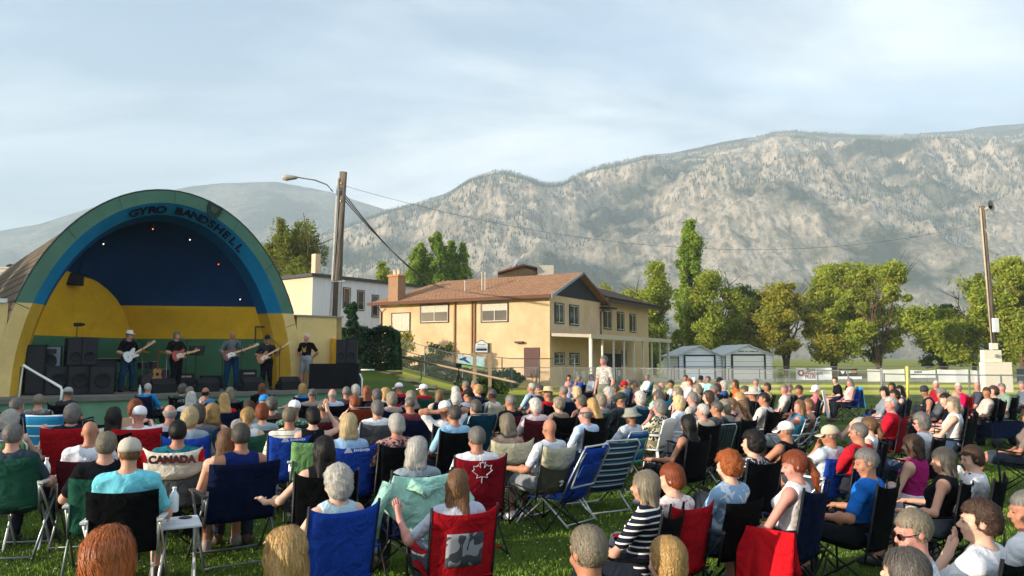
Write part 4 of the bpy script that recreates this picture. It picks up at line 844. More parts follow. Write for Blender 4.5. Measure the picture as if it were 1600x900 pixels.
def bx(px0,px1,y0,y1,Y,d,name,m): a=at(px0,y0,Y);b=at(px1,y1,Y); MB().box(((a.x+b.x)/2,Y+d/2,(a.z+b.z)/2),(b.x-a.x,d,a.z-b.z)).build(name,m,sp_,bevel=.012)
bx(1538,1584,566,613,Yr-.75,.4,'cabinet',cream); bx(1537,1566,547,565.6,Yr-.6,.3,'meter_box',cream); bx(1552,1562,497,519,Yr-.35,.14,'meter_box',mat('pale_box','#d8dcdc',.5)); bx(1549,1560,536,546,Yr-.45,.2,'bracket',cream)
MB().lathe([(.001,-.06),(.08,-.05),(.09,.04),(.001,.05)],14,at(1557,556,Yr-.66),Matrix.Rotation(PI/2,3,'X')).build('meter_dial',mat('grey_glass','#8f8f8a',.2),sp_)
MB().tube([at(1540,358,Yr-.2),at(1545,368,Yr-.2),at(1552,366,Yr-.2),at(1554,355,Yr-.2)],.02,5).build('loose_cable',mat('pale_conduit','#c2bbb0',.6),sp_)
rw=rt+Vector((-.15,0,-.9)); wire('long single wire crossing in front of the mountain to the loudspeaker pole',ws+Vector((0,0,.2)),rw,1.9,.007)
# camera tripod on the lawn
tp=thing('camera_tripod','small camera on a black tripod standing before the sloping fence','tripod'); c=gpx(717,30); zt=at(715,574,30).z
blk=mat('black_metal','#121212',.5)
for a in range(3): t_=a*2.09+.4; MB().tube([Vector((c.x,30,zt-.25)),Vector((c.x+.42*math.cos(t_),30+.42*math.sin(t_),gz(c.x,30)))],.022,6).build('leg',blk,tp)
MB().tube([Vector((c.x,30,zt-.5)),Vector((c.x,30,zt))],.02,6).build('centre_column',blk,tp)
MB().box((c.x,30,zt+.07),(.22,.14,.14)).build('camera_body',blk,tp,bevel=.01); MB().lathe([(.05,0),(.055,.12),(.001,.12)],12,(c.x+.0,29.95,zt+.07),Matrix.Rotation(PI/2,3,'X')).build('camera_lens',blk,tp)

# trees west of the stage, out of the picture: they shade the left of the crowd in the evening
for i,(x_,y_,h_) in enumerate(((-31,-3,7.6),(-30,1,8.0),(-31,5,8.4),(-30,9,8.6),(-31,13.5,9),(-30,18,9.4))):
    tree('street_tree',['first','second','third','fourth','fifth','sixth'][i]+' leafy tree of the row west of the bandshell, counted from the camera',0,y_,0,0,'elm',n=5200,leaf=.34,seed=60+i,group='trees west of the stage',x=x_,H=h_,w=5.6,low=.08)
# ================================================================= FIGURES: a signed-distance body, surfaced with nets
class Field:
    def __init__(s,lo,hi,h):
        s.lo=np.array(lo,float); s.h=h; s.n=np.ceil((np.array(hi)-s.lo)/h).astype(int)+1
        s.D=np.full(s.n,.3,np.float32)
    def _sl(s,a,b,pad):
        i0=np.clip(np.floor((np.array(a)-pad-s.lo)/s.h).astype(int),0,s.n-1); i1=np.clip(np.ceil((np.array(b)+pad-s.lo)/s.h).astype(int)+1,1,s.n)
        if np.any(i1<=i0): return None,None
        g=[(s.lo[k]+s.h*np.arange(i0[k],i1[k])).astype(np.float32) for k in range(3)]
        return (slice(i0[0],i1[0]),slice(i0[1],i1[1]),slice(i0[2],i1[2])),np.meshgrid(*g,indexing='ij')
    def put(s,sl,d,k,op='u'):
        D=s.D[sl]
        if op=='u':
            if k>0: hh=np.clip(k-np.abs(D-d),0,None)/k; s.D[sl]=np.minimum(D,d)-hh*hh*k*.25
            else: s.D[sl]=np.minimum(D,d)
        else:
            d=-d
            if k>0: hh=np.clip(k-np.abs(D-d),0,None)/k; s.D[sl]=np.maximum(D,d)+hh*hh*k*.25
            else: s.D[sl]=np.maximum(D,d)
    def cap(s,a,b,ra,rb=None,k=.03,op='u',flat=None):
        rb=ra if rb is None else rb; a=np.array(a,float); b=np.array(b,float); m=max(ra,rb)+k+.04
        sl,G=s._sl(np.minimum(a,b),np.maximum(a,b),m)
        if sl is None: return
        ab=b-a; L2=float(ab@ab)+1e-9
        px,py,pz=G[0]-a[0],G[1]-a[1],G[2]-a[2]
        t=np.clip((px*ab[0]+py*ab[1]+pz*ab[2])/L2,0,1)
        d=np.sqrt((px-t*ab[0])**2+(py-t*ab[1])**2+(pz-t*ab[2])**2)-(ra+(rb-ra)*t)
        s.put(sl,d,k,op)
    def ell(s,c,r,M=None,k=.03,op='u'):
        """ellipsoid; rows of M are its axes in the field frame"""
        c=np.array(c,float); r=np.array(r,float); m=float(r.max())+k+.04
        sl,G=s._sl(c,c,m)
        if sl is None: return
        p=[G[i]-c[i] for i in range(3)]
        if M is not None: p=[p[0]*M[i][0]+p[1]*M[i][1]+p[2]*M[i][2] for i in range(3)]
        k0=np.sqrt((p[0]/r[0])**2+(p[1]/r[1])**2+(p[2]/r[2])**2); k1=np.sqrt((p[0]/r[0]**2)**2+(p[1]/r[1]**2)**2+(p[2]/r[2]**2)**2)+1e-6
        s.put(sl,k0*(k0-1)/k1,k,op)
    def all(s):
        g=[(s.lo[k]+s.h*np.arange(s.n[k])).astype(np.float32) for k in range(3)]; return np.meshgrid(*g,indexing='ij')
    def mesh(s):
        D=s.D; D[0]=D[-1]=.1; D[:,0]=D[:,-1]=.1; D[:,:,0]=D[:,:,-1]=.1
        ins=D<0; nx,ny,nz=D.shape
        c=np.zeros((nx-1,ny-1,nz-1),np.int8)
        for i in (0,1):
            for j in (0,1):
                for k in (0,1): c+=ins[i:nx-1+i,j:ny-1+j,k:nz-1+k]
        act=(c>0)&(c<8); ii=np.argwhere(act); idx=np.full(act.shape,-1,np.int32); idx[act]=np.arange(len(ii))
        if len(ii)==0: return np.zeros((0,3)),np.zeros((0,4),int)
        S=np.zeros((len(ii),3),np.float64); N_=np.zeros(len(ii))
        x,y,z=ii.T; cr=[(i,j,k) for i in (0,1) for j in (0,1) for k in (0,1)]
        val={q:D[x+q[0],y+q[1],z+q[2]] for q in cr}
        for a in cr:
            for ax in range(3):
                if a[ax]: continue
                b=list(a); b[ax]=1; b=tuple(b); va,vb=val[a],val[b]; cross=(va<0)!=(vb<0)
                t=np.where(cross,va/(va-vb+1e-12),0)
                for q in range(3): S[:,q]+=np.where(cross,a[q]+(t if q==ax else 0),0)
                N_+=cross
        V=(ii+S/N_[:,None])*s.h+s.lo
        F_=[]
        for ax in range(3):
            sh=[slice(1,nx-1),slice(1,ny-1),slice(1,nz-1)]; s0=list(sh); s1=list(sh); s0[ax]=slice(0,D.shape[ax]-1); s1[ax]=slice(1,D.shape[ax])
            A=ins[tuple(s0)]; B=ins[tuple(s1)]; off=[1,1,1]; off[ax]=0
            for flip,mk in ((False,A&~B),(True,~A&B)):
                e=np.argwhere(mk)+np.array(off)
                if len(e)==0: continue
                u,w=(ax+1)%3,(ax+2)%3
                def g(du,dw): q=e.copy(); q[:,u]-=du; q[:,w]-=dw; return idx[q[:,0],q[:,1],q[:,2]]
                quad=np.stack([g(1,1),g(0,1),g(0,0),g(1,0)],1)
                if flip: quad=quad[:,::-1]
                F_.append(quad)
        F_=np.concatenate(F_); F_=F_[(F_>=0).all(1)]
        # one light smoothing pass
        for _ in range(1):
            acc=np.zeros_like(V); cnt=np.zeros(len(V))
            for a,b in ((0,1),(1,2),(2,3),(3,0)):
                np.add.at(acc,F_[:,a],V[F_[:,b]]); np.add.at(cnt,F_[:,a],1); np.add.at(acc,F_[:,b],V[F_[:,a]]); np.add.at(cnt,F_[:,b],1)
            V=V*.6+.4*acc/np.maximum(cnt,1)[:,None]
        return V,F_
def v3(*a): return np.array(a,float)
def rotz(a): c,s=math.cos(a),math.sin(a); return np.array([[c,-s,0],[s,c,0],[0,0,1]])
def rotx(a): c,s=math.cos(a),math.sin(a); return np.array([[1,0,0],[0,c,-s],[0,s,c]])
def roty(a): c,s=math.cos(a),math.sin(a); return np.array([[c,0,s],[0,1,0],[-s,0,c]])
def unit(a): return a/(np.linalg.norm(a)+1e-9)
# ---- skeletons
def seated(arm='rest',leg='down',yaw=0,pitch=0,sh=.42,lean=13,build='m',roll=0,side=1):
    pz=sh+.085; J={}; J['pel']=v3(0,0,pz); l=R(lean); up=v3(0,-math.sin(l),math.cos(l)); J['up']=up
    w=1.0 if build!='f' else .9
    J['neck']=J['pel']+up*.49; J['head']=J['neck']+up*.05+v3(0,.035,.105); J['yaw']=R(yaw); J['pitch']=R(pitch)+R(-4); J['roll']=R(roll); J['w']=w; J['b']=build
    sc=J['pel']+up*.425
    for s,n in ((-1,'L'),(1,'R')):
        J['sh'+n]=sc+v3(s*.175*w,-.005,0); J['hip'+n]=J['pel']+v3(s*.085,.03,-.02)
        kx=.13 if leg!='close' else .08
        kz=.50 if sh>.36 else .46+(.36-sh)*.3
        if leg=='out': J['kn'+n]=v3(s*.12,.46,sh+.10); J['an'+n]=v3(s*.13,.80,.16)
        elif leg=='cross' and n==('R' if side>0 else 'L'): J['kn'+n]=v3(s*.06,.44,sh+.20); J['an'+n]=v3(-s*.10,.60,sh-.12)
        else: J['kn'+n]=v3(s*kx,.45,kz); J['an'+n]=v3(s*(kx+.02),.50 if s*side>0 else .42,.095)
        a=arm if not isinstance(arm,tuple) else arm[0 if s<0 else 1]
        S=J['sh'+n]; ez=sh+.26
        if a=='rest': J['el'+n]=v3(s*.31,.0,ez)+v3(0,S[1]*.4,0); J['wr'+n]=v3(s*.32,.25,ez-.01); J['hd'+n]=v3(s*.315,.345,ez-.02)
        elif a=='lap': J['el'+n]=v3(s*.27,.05,ez-.05); J['wr'+n]=v3(s*.09,.23,sh+.17); J['hd'+n]=v3(s*.02,.30,sh+.17)
        elif a=='knee': J['el'+n]=v3(s*.26,.12,ez-.02); J['wr'+n]=v3(s*.15,.33,sh+.20); J['hd'+n]=v3(s*.13,.42,sh+.19)
        elif a=='chin': J['el'+n]=v3(s*.25,.17,ez+.01); J['wr'+n]=J['head']+v3(s*.07,.15,-.20); J['hd'+n]=J['head']+v3(s*.045,.125,-.12)
        elif a=='up': J['el'+n]=J['head']+v3(s*.34,.02,-.02); J['wr'+n]=J['head']+v3(s*.13,-.10,-.02); J['hd'+n]=J['head']+v3(s*.05,-.125,.0)
        elif a=='raise': J['el'+n]=S+v3(s*.17,.10,.06); J['wr'+n]=J['head']+v3(s*.19,.10,.05); J['hd'+n]=J['head']+v3(s*.17,.11,.14)
        elif a=='phone': J['el'+n]=v3(s*.24,.10,ez); J['wr'+n]=v3(s*.08,.30,sh+.42); J['hd'+n]=v3(s*.03,.35,sh+.48)
        elif a=='fold': J['el'+n]=v3(s*.25,.06,ez+.02); J['wr'+n]=v3(-s*.02,.17+.03*s,ez+.05); J['hd'+n]=v3(-s*.10,.15+.03*s,ez+.07)
        elif a=='out': J['el'+n]=S+v3(s*.20,.03,-.20); J['wr'+n]=S+v3(s*.31,.22,-.24); J['hd'+n]=S+v3(s*.34,.30,-.22)
        elif a=='down': J['el'+n]=S+v3(s*.07,-.02,-.27); J['wr'+n]=S+v3(s*.10,.05,-.50); J['hd'+n]=S+v3(s*.10,.07,-.60)
        elif a=='armup': J['el'+n]=v3(s*.36,.03,ez+.02); J['wr'+n]=v3(s*.40,.17,ez+.17); J['hd'+n]=v3(s*.41,.21,ez+.26)
        J['to'+n]=J['an'+n]+v3(s*.02,.16,-.05 if leg!='out' else .04)
    if leg=='out':
        for n in 'LR': J['to'+n]=J['an'+n]+v3(0,.05,.14)
    return J
def ground_sit(yaw=0):
    J=seated('lap','out',yaw,0,.02,6,'f'); 
    for s,n in ((-1,'L'),(1,'R')): J['kn'+n]=v3(s*.2,.34,.22); J['an'+n]=v3(s*.05,.42,.07); J['to'+n]=v3(s*.12,.5,.04)
    return J
def standing(yaw=0,pitch=0,arms='guitar',stance=.12,build='m',lean=0,gh=1.25):
    J={}; J['pel']=v3(0,0,.93); up=unit(v3(0,-math.sin(R(lean)),1)); J['up']=up; J['neck']=J['pel']+up*.50; J['head']=J['neck']+v3(0,.03,.16); J['yaw']=R(yaw); J['pitch']=R(pitch); J['roll']=0; J['w']=1; J['b']=build
    for s,n in ((-1,'L'),(1,'R')):
        S=J['pel']+up*.435+v3(s*.185,0,0); J['sh'+n]=S; J['hip'+n]=J['pel']+v3(s*.09,0,-.03); J['kn'+n]=v3(s*stance,.03 if s>0 else 0,.50); J['an'+n]=v3(s*(stance+.03),-.02,.09); J['to'+n]=J['an'+n]+v3(s*.04,.16,-.05)
    if arms=='guitar':   # right hand strums over the body, left hand frets up the neck (to the left)
        J['elR']=v3(.33,.02,1.12); J['wrR']=v3(.16,.20,1.05); J['hdR']=v3(.07,.24,1.03)
        J['elL']=v3(-.30,.06,1.10); J['wrL']=v3(-.42,.25,gh-.05); J['hdL']=v3(-.45,.27,gh+.02); J['knL']=J['knL']+v3(0,.05,0)
    elif arms=='behind':
        for s,n in ((-1,'L'),(1,'R')): J['el'+n]=v3(s*.34,-.08,1.12); J['wr'+n]=v3(s*.14,-.17,.98); J['hd'+n]=v3(s*.05,-.19,.96)
    else:
        for s,n in ((-1,'L'),(1,'R')): J['el'+n]=v3(s*.27,-.02,1.10); J['wr'+n]=v3(s*.28,.06,.86); J['hd'+n]=v3(s*.275,.08,.77)
    return J
def head_M(J): return rotz(J['yaw'])@rotx(J['pitch'])@roty(J['roll'])
def torso_M(J):
    up=unit(J['up']); x=v3(1,0,0); f=np.cross(up,x); return np.stack([x,f,up])
def trunk(F,J,g=0.0,k=.05):
    """torso and hips, grown by g"""
    T=torso_M(J); w=J['w']; up=J['up']; p=J['pel']; f=T[1]; b=J['b']; wide=1.18 if b=='w' else 1
    F.ell(p+up*.02,(.165*wide*(1.04 if b=='f' else 1)+g,.125*wide+g,.125+g),T,k)
    F.ell(p+up*.17+f*(.012 if b!='w' else .035),(.135*w*wide+g,.105*wide+g,.15+g),T,k)
    F.ell(p+up*.33-f*.002,(.152*w*(1.06 if b=='w' else 1)+g,.112+g,.165+g),T,k)
    F.cap(J['shL']-v3(-.02,0,.012),J['shR']-v3(.02,0,.012),.056*w+g,.056*w+g,k)
    F.ell(p+up*.405-f*.035,(.13*w+g,.06+g,.09+g),T,k)
    for n in 'LR': F.cap(J['neck']-up*.012,J['sh'+n]+v3(0,0,-.0),.046+g*.6,.045+g,k)
    if b=='f':
        for s in (-1,1): F.ell(p+up*.30+f*.085+v3(s*.07,0,0),(.062+g,.055+g,.062+g),T,.04)
def arm(F,J,n,g=0.0,to=1.0,k=.025,hand=True):
    S,E,W_,H=J['sh'+n],J['el'+n],J['wr'+n],J['hd'+n]; f=1.0 if J['b']!='f' else .86
    u=min(1,to*2); F.cap(S,S+(E-S)*u,.053*f+g,(.053-.013*u)*f+g,k)
    if to>.5:
        u=min(1,(to-.5)*2); F.cap(E,E+(W_-E)*u,.041*f+g,(.041-.014*u)*f+g,k); 
        if not g: F.ell(E+(W_-E)*.28,(.043*f,.043*f,.06*f),None,k)
    if hand and to>=1:
        d=unit(H-W_); F.cap(W_,H,.026*f,.031*f,.02)
def legs(F,J,g=0.0,to=1.0,k=.035,foot=True):
    for n in 'LR':
        A,K_,N_=J['hip'+n],J['kn'+n],J['an'+n]
        u=min(1,to*2); F.cap(A,A+(K_-A)*u,.092+g,.092-.034*u+g,k)
        if to>.5:
            u=min(1,(to-.5)*2); F.cap(K_,K_+(N_-K_)*u,.055+g,.055-.017*u+g,k)
            d=unit(N_-K_); back=np.cross(d,v3(1,0,0)); 
            if u>.5: F.ell(K_+(N_-K_)*.3-back*(-.018),(.056+g,.056+g,.10+g),None,k)
        if foot and to>=1: F.cap(N_-v3(0,.02,.03),J['to'+n],.038,.030,.02)
def head(F,J,fine=True):
    M=head_M(J); c=J['head']; A=M.T
    HS=.95
    def P(x,y,z): return c+M@v3(x,y,z)*HS
    F.cap(J['neck']-J['up']*.03,P(0,-.02,-.05),.056 if J['b']!='f' else .048,.052 if J['b']!='f' else .045,.03)
    F.ell(P(0,-.014,.022),(.075*HS,.095*HS,.095*HS),A,.02)
    F.ell(P(0,.028,-.045),(.058*HS,.066*HS,.074*HS),A,.025)
    F.ell(P(0,.062,-.098),(.024*HS,.022*HS,.020*HS),A,.02)
    if fine:
        F.cap(P(-.034,.078,.020),P(.034,.078,.020),.013,.013,.012)
        for s in (-1,1):
            F.ell(P(s*.031,.100,.000),(.017*HS,.014*HS,.012*HS),A,.012,'s'); F.ell(P(s*.031,.078,.0),(.013*HS,.012*HS,.012*HS),A,.004); F.ell(P(s*.042,.066,-.04),(.02*HS,.02*HS,.02*HS),A,.015)
            F.ell(P(s*.079,-.008,-.008),(.009*HS,.022*HS,.032*HS),A,.008)
        F.cap(P(0,.090,.006),P(0,.112,-.028),.008,.013,.010); F.cap(P(-.011,.100,-.034),P(.011,.100,-.034),.009,.009,.006)
        F.cap(P(-.020,.092,-.058),P(.020,.092,-.058),.006,.006,.006); F.cap(P(-.016,.091,-.068),P(.016,.091,-.068),.007,.007,.006)
    else:
        F.cap(P(0,.085,.0),P(0,.108,-.03),.012,.017,.012)
        for s in (-1,1): F.ell(P(s*.078,-.008,-.008),(.012*HS,.024*HS,.034*HS),A,.01)
def bounds(J,pad=.16):
    pts=np.array([v for k,v in J.items() if isinstance(v,np.ndarray) and k!='up']); return pts.min(0)-pad,pts.max(0)+pad+v3(0,0,.04)
def fingers(J,n,curl=.5):
    """tapered finger tubes rooted in the palm"""
    W_,H=J['wr'+n],J['hd'+n]; d=unit(H-W_); s=-1 if n=='L' else 1; ref=v3(0,0,1) if abs(d[2])<.8 else v3(0,1,0)
    side=unit(np.cross(d,ref)); nrm=np.cross(side,d)*(1 if ref[2] else -1)
    mb=MB(); 
    for i,(o,ln) in enumerate(((-.026,.068),(-.009,.078),(.009,.073),(.026,.056))):
        b=H+side*o*1.0; p1=b+d*ln*.45; a1=curl*.7; p2=p1+(d*math.cos(a1)-nrm*math.sin(a1))*ln*.32; p3=p2+(d*math.cos(a1*2)-nrm*math.sin(a1*2))*ln*.28
        mb.tube([b-d*.01,p1,p2,p3],.0092,6,.0068)
    th=W_*.45+H*.55; t=s*(1 if ref[2] else 1); sd=-side*s if ref[2] else side*s
    mb.tube([th,th+sd*.035+d*.018,th+sd*.05+d*.052],.0115,6,.008)
    return mb
def body_mesh(J,h,fine,hands=True):
    lo,hi=bounds(J); F=Field(lo,hi,h); trunk(F,J); 
    for n in 'LR': arm(F,J,n)
    legs(F,J); head(F,J,fine); V,Q=F.mesh()
    V=list(map(tuple,V)); Q=[tuple(map(int,q)) for q in Q]
    if hands:
        for n in 'LR':
            m=fingers(J,n); o=len(V); V+=m.v; Q+=[tuple(i+o for i in q) for q in m.f]
    return meshdata('person_body',V,Q,True)
def wrinkle(F,amp,f=1.0,seed=0):
    X_,Y_,Z_=F.all(); s=seed*1.7
    F.D+=amp*(np.sin(X_*23*f+Z_*31*f+s)*np.sin(Y_*27*f-Z_*17*f+2*s)+.6*np.sin(Z_*52*f+X_*29*f+s)*np.sin(X_*37*f-Y_*21*f))
def shirt_mesh(J,h,sleeve,fine,seed=0,neck=.075,long_=0):
    lo,hi=bounds(J); F=Field(lo,hi,h); g=.013 if fine else .016; 
    trunk(F,J,g)
    sl={'tank':0,'short':.36,'half':.52,'long':.97}[sleeve]
    if sl:
        for n in 'LR': arm(F,J,n,.014 if sl<.6 else .012,sl,hand=False)
    X_,Y_,Z_=F.all(); up=J['up']; p=J['pel']; t=(X_-p[0])*up[0]+(Y_-p[1])*up[1]+(Z_-p[2])*up[2]
    wrinkle(F,.0035 if fine else .003,1,seed)
    # neckline: remove a ball round the neck base, armholes for tank tops, hem below the hips
    nk=J['neck']+up*(.045); d=np.sqrt((X_-nk[0])**2+(Y_-nk[1])**2+(Z_-nk[2])**2)-neck; F.D=np.maximum(F.D,-d)
    F.D=np.where((t<(-.05-long_)),np.maximum(F.D,(-.05-long_)-t),F.D)
    if sleeve=='tank':
        F.D=np.maximum(F.D,np.abs(X_)-(.150*J['w'])+.0*t)
        for n in 'LR':
            c=J['sh'+n]; 
    V,Q=F.mesh(); return meshdata('shirt',V,Q.astype(np.int32),True)
def pants_mesh(J,h,kind,fine,seed=0):
    lo,hi=bounds(J); F=Field(lo,hi,h); T=torso_M(J); p=J['pel']; up=J['up']; g=.014; wd=1.18 if J['b']=='w' else 1
    F.ell(p+up*.02,(.168*wd+g,.128*wd+g,.125+g),T,.04); F.ell(p+up*.10,(.14*wd+g,.11*wd+g,.09),T,.04)
    if kind=='skirt':
        for a in np.linspace(0,1,4): 
            A=J['hipL']*(1-a)+J['hipR']*a; B=J['knL']*(1-a)+J['knR']*a; F.cap(A,B,.095,.085,.05)
    legs(F,J,g+(.012 if kind in('shorts','skirt') else .006),{'shorts':.43,'long':.95,'capri':.8,'skirt':.45}[kind],foot=False)
    wrinkle(F,.003,1.1,seed+3)
    X_,Y_,Z_=F.all(); t=(X_-p[0])*up[0]+(Y_-p[1])*up[1]+(Z_-p[2])*up[2]; F.D=np.maximum(F.D,t-.12)
    V,Q=F.mesh(); return meshdata('trousers',V,Q.astype(np.int32),True)
def shoe_mesh(J,n,h=.012):
    a=J['an'+n]-v3(0,.03,.035); b=J['to'+n]; F=Field(np.minimum(a,b)-.08,np.maximum(a,b)+.08,h); F.cap(a,b,.048,.040,.02); F.cap(a+v3(0,0,.03),a+v3(0,0,.045),.046,.042,.02)
    V,Q=F.mesh(); return meshdata('shoe',V,Q.astype(np.int32),True)
# ---- hair, in the head's own frame
def hair_mesh(style,fine):
    h=.0075 if fine else .013; lo=v3(-.19,-.24,-.52 if style in('long','verylong') else -.26); hi=v3(.19,.18,.20); F=Field(lo,hi,h); g=.012
    big={'short':.007,'buzz':.003,'fringe':.005,'bob':.014,'long':.010,'verylong':.012,'pony':.007,'bun':.008,'curly':.022,'puff':.020,'tousle':.015,'cropf':.011}[style]
    F.ell((0,-.018,.026),(.077+big,.097+big,.097+big),None,.01)
    X_,Y_,Z_=F.all()
    if style in('bob','long','verylong','puff'):
        zl={'bob':-.12,'puff':-.085,'long':-.24,'verylong':-.42}[style]; F.ell((0,-.035,-.04),(.080+big*.5,.082+big*.3,.10),None,.03)
        if style!='puff':
            for x in (-.05,-.025,0,.025,.05): F.cap((x,-.055,-.02),(x*(1.45 if style!='bob' else 1.25),-.075 if style=='bob' else -.095,zl),.038,.028,.02)
            for s in (-1,1): F.cap((s*.070,-.012,0),(s*.080,-.012,max(zl,-.22)),.026,.022,.02)
    if style=='cropf': F.ell((0,-.05,-.03),(.078,.07,.07),None,.02)
    if style=='pony': F.ell((0,-.105,.02),(.03,.03,.03),None,.01); F.cap((0,-.12,.02),(.0,-.15,-.10),.028,.033,.01); F.cap((0,-.15,-.10),(0,-.13,-.22),.033,.012,.01)
    if style=='bun': F.ell((0,-.10,.085),(.045,.045,.042),None,.012)
    if style in('curly','tousle'): F.ell((0,-.045,-.03),(.08+big*.6,.075,.07),None,.02); F.D+= (.009 if style=='curly' else .005)*(np.sin(X_*95+Z_*40)*np.sin(Y_*100+X_*30)*np.sin(Z_*90-Y_*33))
    if style=='puff': F.D+=.006*(np.sin(X_*60+Z_*30)*np.sin(Y_*65)*np.sin(Z_*70+X_*20))
    if style in('bob','long','verylong','pony','short','bun','cropf'):
        an=np.arctan2(X_,-Y_-.02); F.D+=(.0008 if style in('short','cropf') else .0016)*np.sin(an*26+3*np.sin(Z_*14))*np.clip((.13-Z_)*10,0,1)
    F.D+=.0028*np.sin(X_*41+Z_*23)*np.sin(Y_*37-Z_*29)
    # clear the face, ears and nape
    hl=.062 if style not in('fringe',) else .02
    face=np.minimum.reduce([Y_-(.045 if style in('bob','long','verylong','puff') else .028),(hl-(Z_-.0)-np.clip(Y_-.06,0,1)*.3),np.full_like(Y_,1.0)])
    F.D=np.maximum(F.D,face)
    if style in('short','buzz','tousle','curly','pony','bun','cropf'):
        nz=-.062 if style in('short','buzz','tousle') else -.095; F.D=np.maximum(F.D,(nz-Z_)+np.clip(Y_+.03,0,1)*.7 if style not in('pony',) else np.where(Y_>-.118,(nz-Z_),-1))
    if style=='fringe':   # bald on top: a band from ear to ear
        F.D=np.maximum(F.D,Z_-.035+np.clip(-Y_-.05,0,1)*.2); F.D=np.maximum(F.D,-.065-Z_)
    if style in('short','buzz','tousle','fringe'):
        for s in (-1,1):
            d=np.sqrt((X_-s*.09)**2+(Y_-.0)**2+((Z_+.018)*.8)**2)-.030; F.D=np.maximum(F.D,-d)
    V,Q=F.mesh(); V=list(V); 
    if style in('buzz',) : return meshdata('hair_'+style,V,[tuple(map(int,q)) for q in Q],True)
    # loose strands laid along the surface
    V=np.array(V); n1=np.zeros_like(V); a=V[Q[:,1]]-V[Q[:,0]]; b=V[Q[:,3]]-V[Q[:,0]]; fn_=np.cross(a,b)
    for k in range(4): np.add.at(n1,Q[:,k],fn_)
    n1/=np.linalg.norm(n1,axis=1,keepdims=True)+1e-9
    rs=np.random.RandomState(len(V)); m_=7500 if fine else 700; pick=rs.randint(0,len(V),m_); p0=V[pick]; nn=n1[pick]
    curl=style in('curly','tousle','puff'); down=np.tile(np.array([[0,-.25,-1.]]),(m_,1)) if not curl else rs.randn(m_,3)
    top=np.clip((p0[:,2:3]-.05)*14,0,1); out=p0*np.array([[1,1,0]]); down=down*(1-top*.8)+out*12*top*(0 if curl else 1)+rs.randn(m_,3)*(.13 if style in('bob','long','verylong','pony') else .28)
    t=down-nn*(down*nn).sum(1,keepdims=True); t/=np.linalg.norm(t,axis=1,keepdims=True)+1e-9; sd=np.cross(t,nn); L_=(.020 if curl else .052 if style in('bob','long','verylong','pony') else .045)*(.5+rs.rand(m_,1)); w_=(.0015 if fine else .0022)
    if style in('short','cropf','fringe'): L_=L_*.55
    q0=p0-nn*.002; q1=p0+t*L_*.5+nn*(.003+(.003 if style in('bob','long','verylong','pony') else .007)*rs.rand(m_,1)**2); q2=p0+t*L_+nn*(.001+.004*rs.rand(m_,1)-(.0 if curl else L_*.22))
    S=np.stack([q0-sd*w_,q0+sd*w_,q1+sd*w_,q1-sd*w_,q2],1).reshape(-1,3); o_=len(V)+np.arange(m_)*5
    F4=np.stack([o_,o_+1,o_+2,o_+3],1); F3=np.stack([o_+3,o_+2,o_+4],1)
    V=np.concatenate([V,S]); Q=[tuple(map(int,q)) for q in Q]+[tuple(map(int,q)) for q in F4]+[tuple(map(int,q)) for q in F3]
    return meshdata('hair_'+style,V,Q,True)
HC={}
def hair_data(style,fine):
    k=(style,fine)
    if k not in HC: HC[k]=hair_mesh(style,fine)
    return HC[k]
def hat_data(kind):
    if kind in HC: return HC[kind]
    mb=MB()
    if kind in('cap','capback'):
        mb.lathe([(.098,.012),(.099,.04),(.093,.075),(.075,.105),(.045,.125),(.012,.131)],20); mb.v=[(x*.93,y*1.12-.012,z) for x,y,z in mb.v]
        def brim(a,b): t=(a-.5)*2.0; r0=.088; return (math.sin(t)*r0*(.95+.25*b),(.02+math.cos(t)*.085+b*.078*math.cos(t*.7)),.022-.018*b-.02*abs(math.sin(t))*b)
        mb.sheet(brim,10,3,.004)
        if kind=='capback': mb.v=[(-x,-y-.02,z) for x,y,z in mb.v]
        mb.tube([(0,-.012,.131),(0,-.012,.137)],.01,8)
    elif kind=='bucket': mb.lathe([(.165,-.005),(.105,.035),(.096,.04),(.088,.11),(.08,.12),(.01,.122)],24); mb.lathe([(.100,.034),(.104,.038),(.100,.055),(.098,.055)],24); mb.v=[(x*.95,y*1.1-.015,z) for x,y,z in mb.v]
    elif kind=='straw': mb.lathe([(.235,.05),(.20,.042),(.11,.055),(.099,.06),(.094,.14),(.075,.17),(.01,.16)],28); mb.v=[(x*.95,y*1.08-.015,z+.25*x*x*3) for x,y,z in mb.v]
    elif kind=='fedora': mb.lathe([(.165,.062),(.14,.05),(.10,.055),(.099,.06),(.092,.145),(.07,.168),(.01,.15)],28); mb.v=[(x*.93,y*1.12-.012,z+.5*x*x) for x,y,z in mb.v]
    elif kind=='sunhat': mb.lathe([(.235,.01),(.18,.035),(.105,.055),(.099,.06),(.094,.13),(.07,.155),(.01,.16)],28); mb.v=[(x*.95,y*1.05-.015,z) for x,y,z in mb.v]
    elif kind=='beanie': mb.lathe([(.092,.0),(.096,.04),(.09,.08),(.06,.12),(.01,.135)],20); mb.v=[(x*.95,y*1.12-.015,z) for x,y,z in mb.v]
    HC[kind]=mb.data(kind,True); return HC[kind]
def part_data(key,fn):
    if key not in HC: HC[key]=fn()
    return HC[key]
def glasses_data(): 
    mb=MB()
    for s in (-1,1): mb.lathe([(.001,-.003),(.021,-.003),(.021,.003),(.001,.003)],12,(s*.033,.106,-.002),Matrix.Rotation(PI/2,3,'X')); mb.tube([(s*.052,.104,.002),(s*.079,.06,.004),(s*.082,-.01,0)],.0028,5)
    mb.tube([(-.014,.108,.002),(.014,.108,.002)],.0028,5); return mb.data('glasses',False)
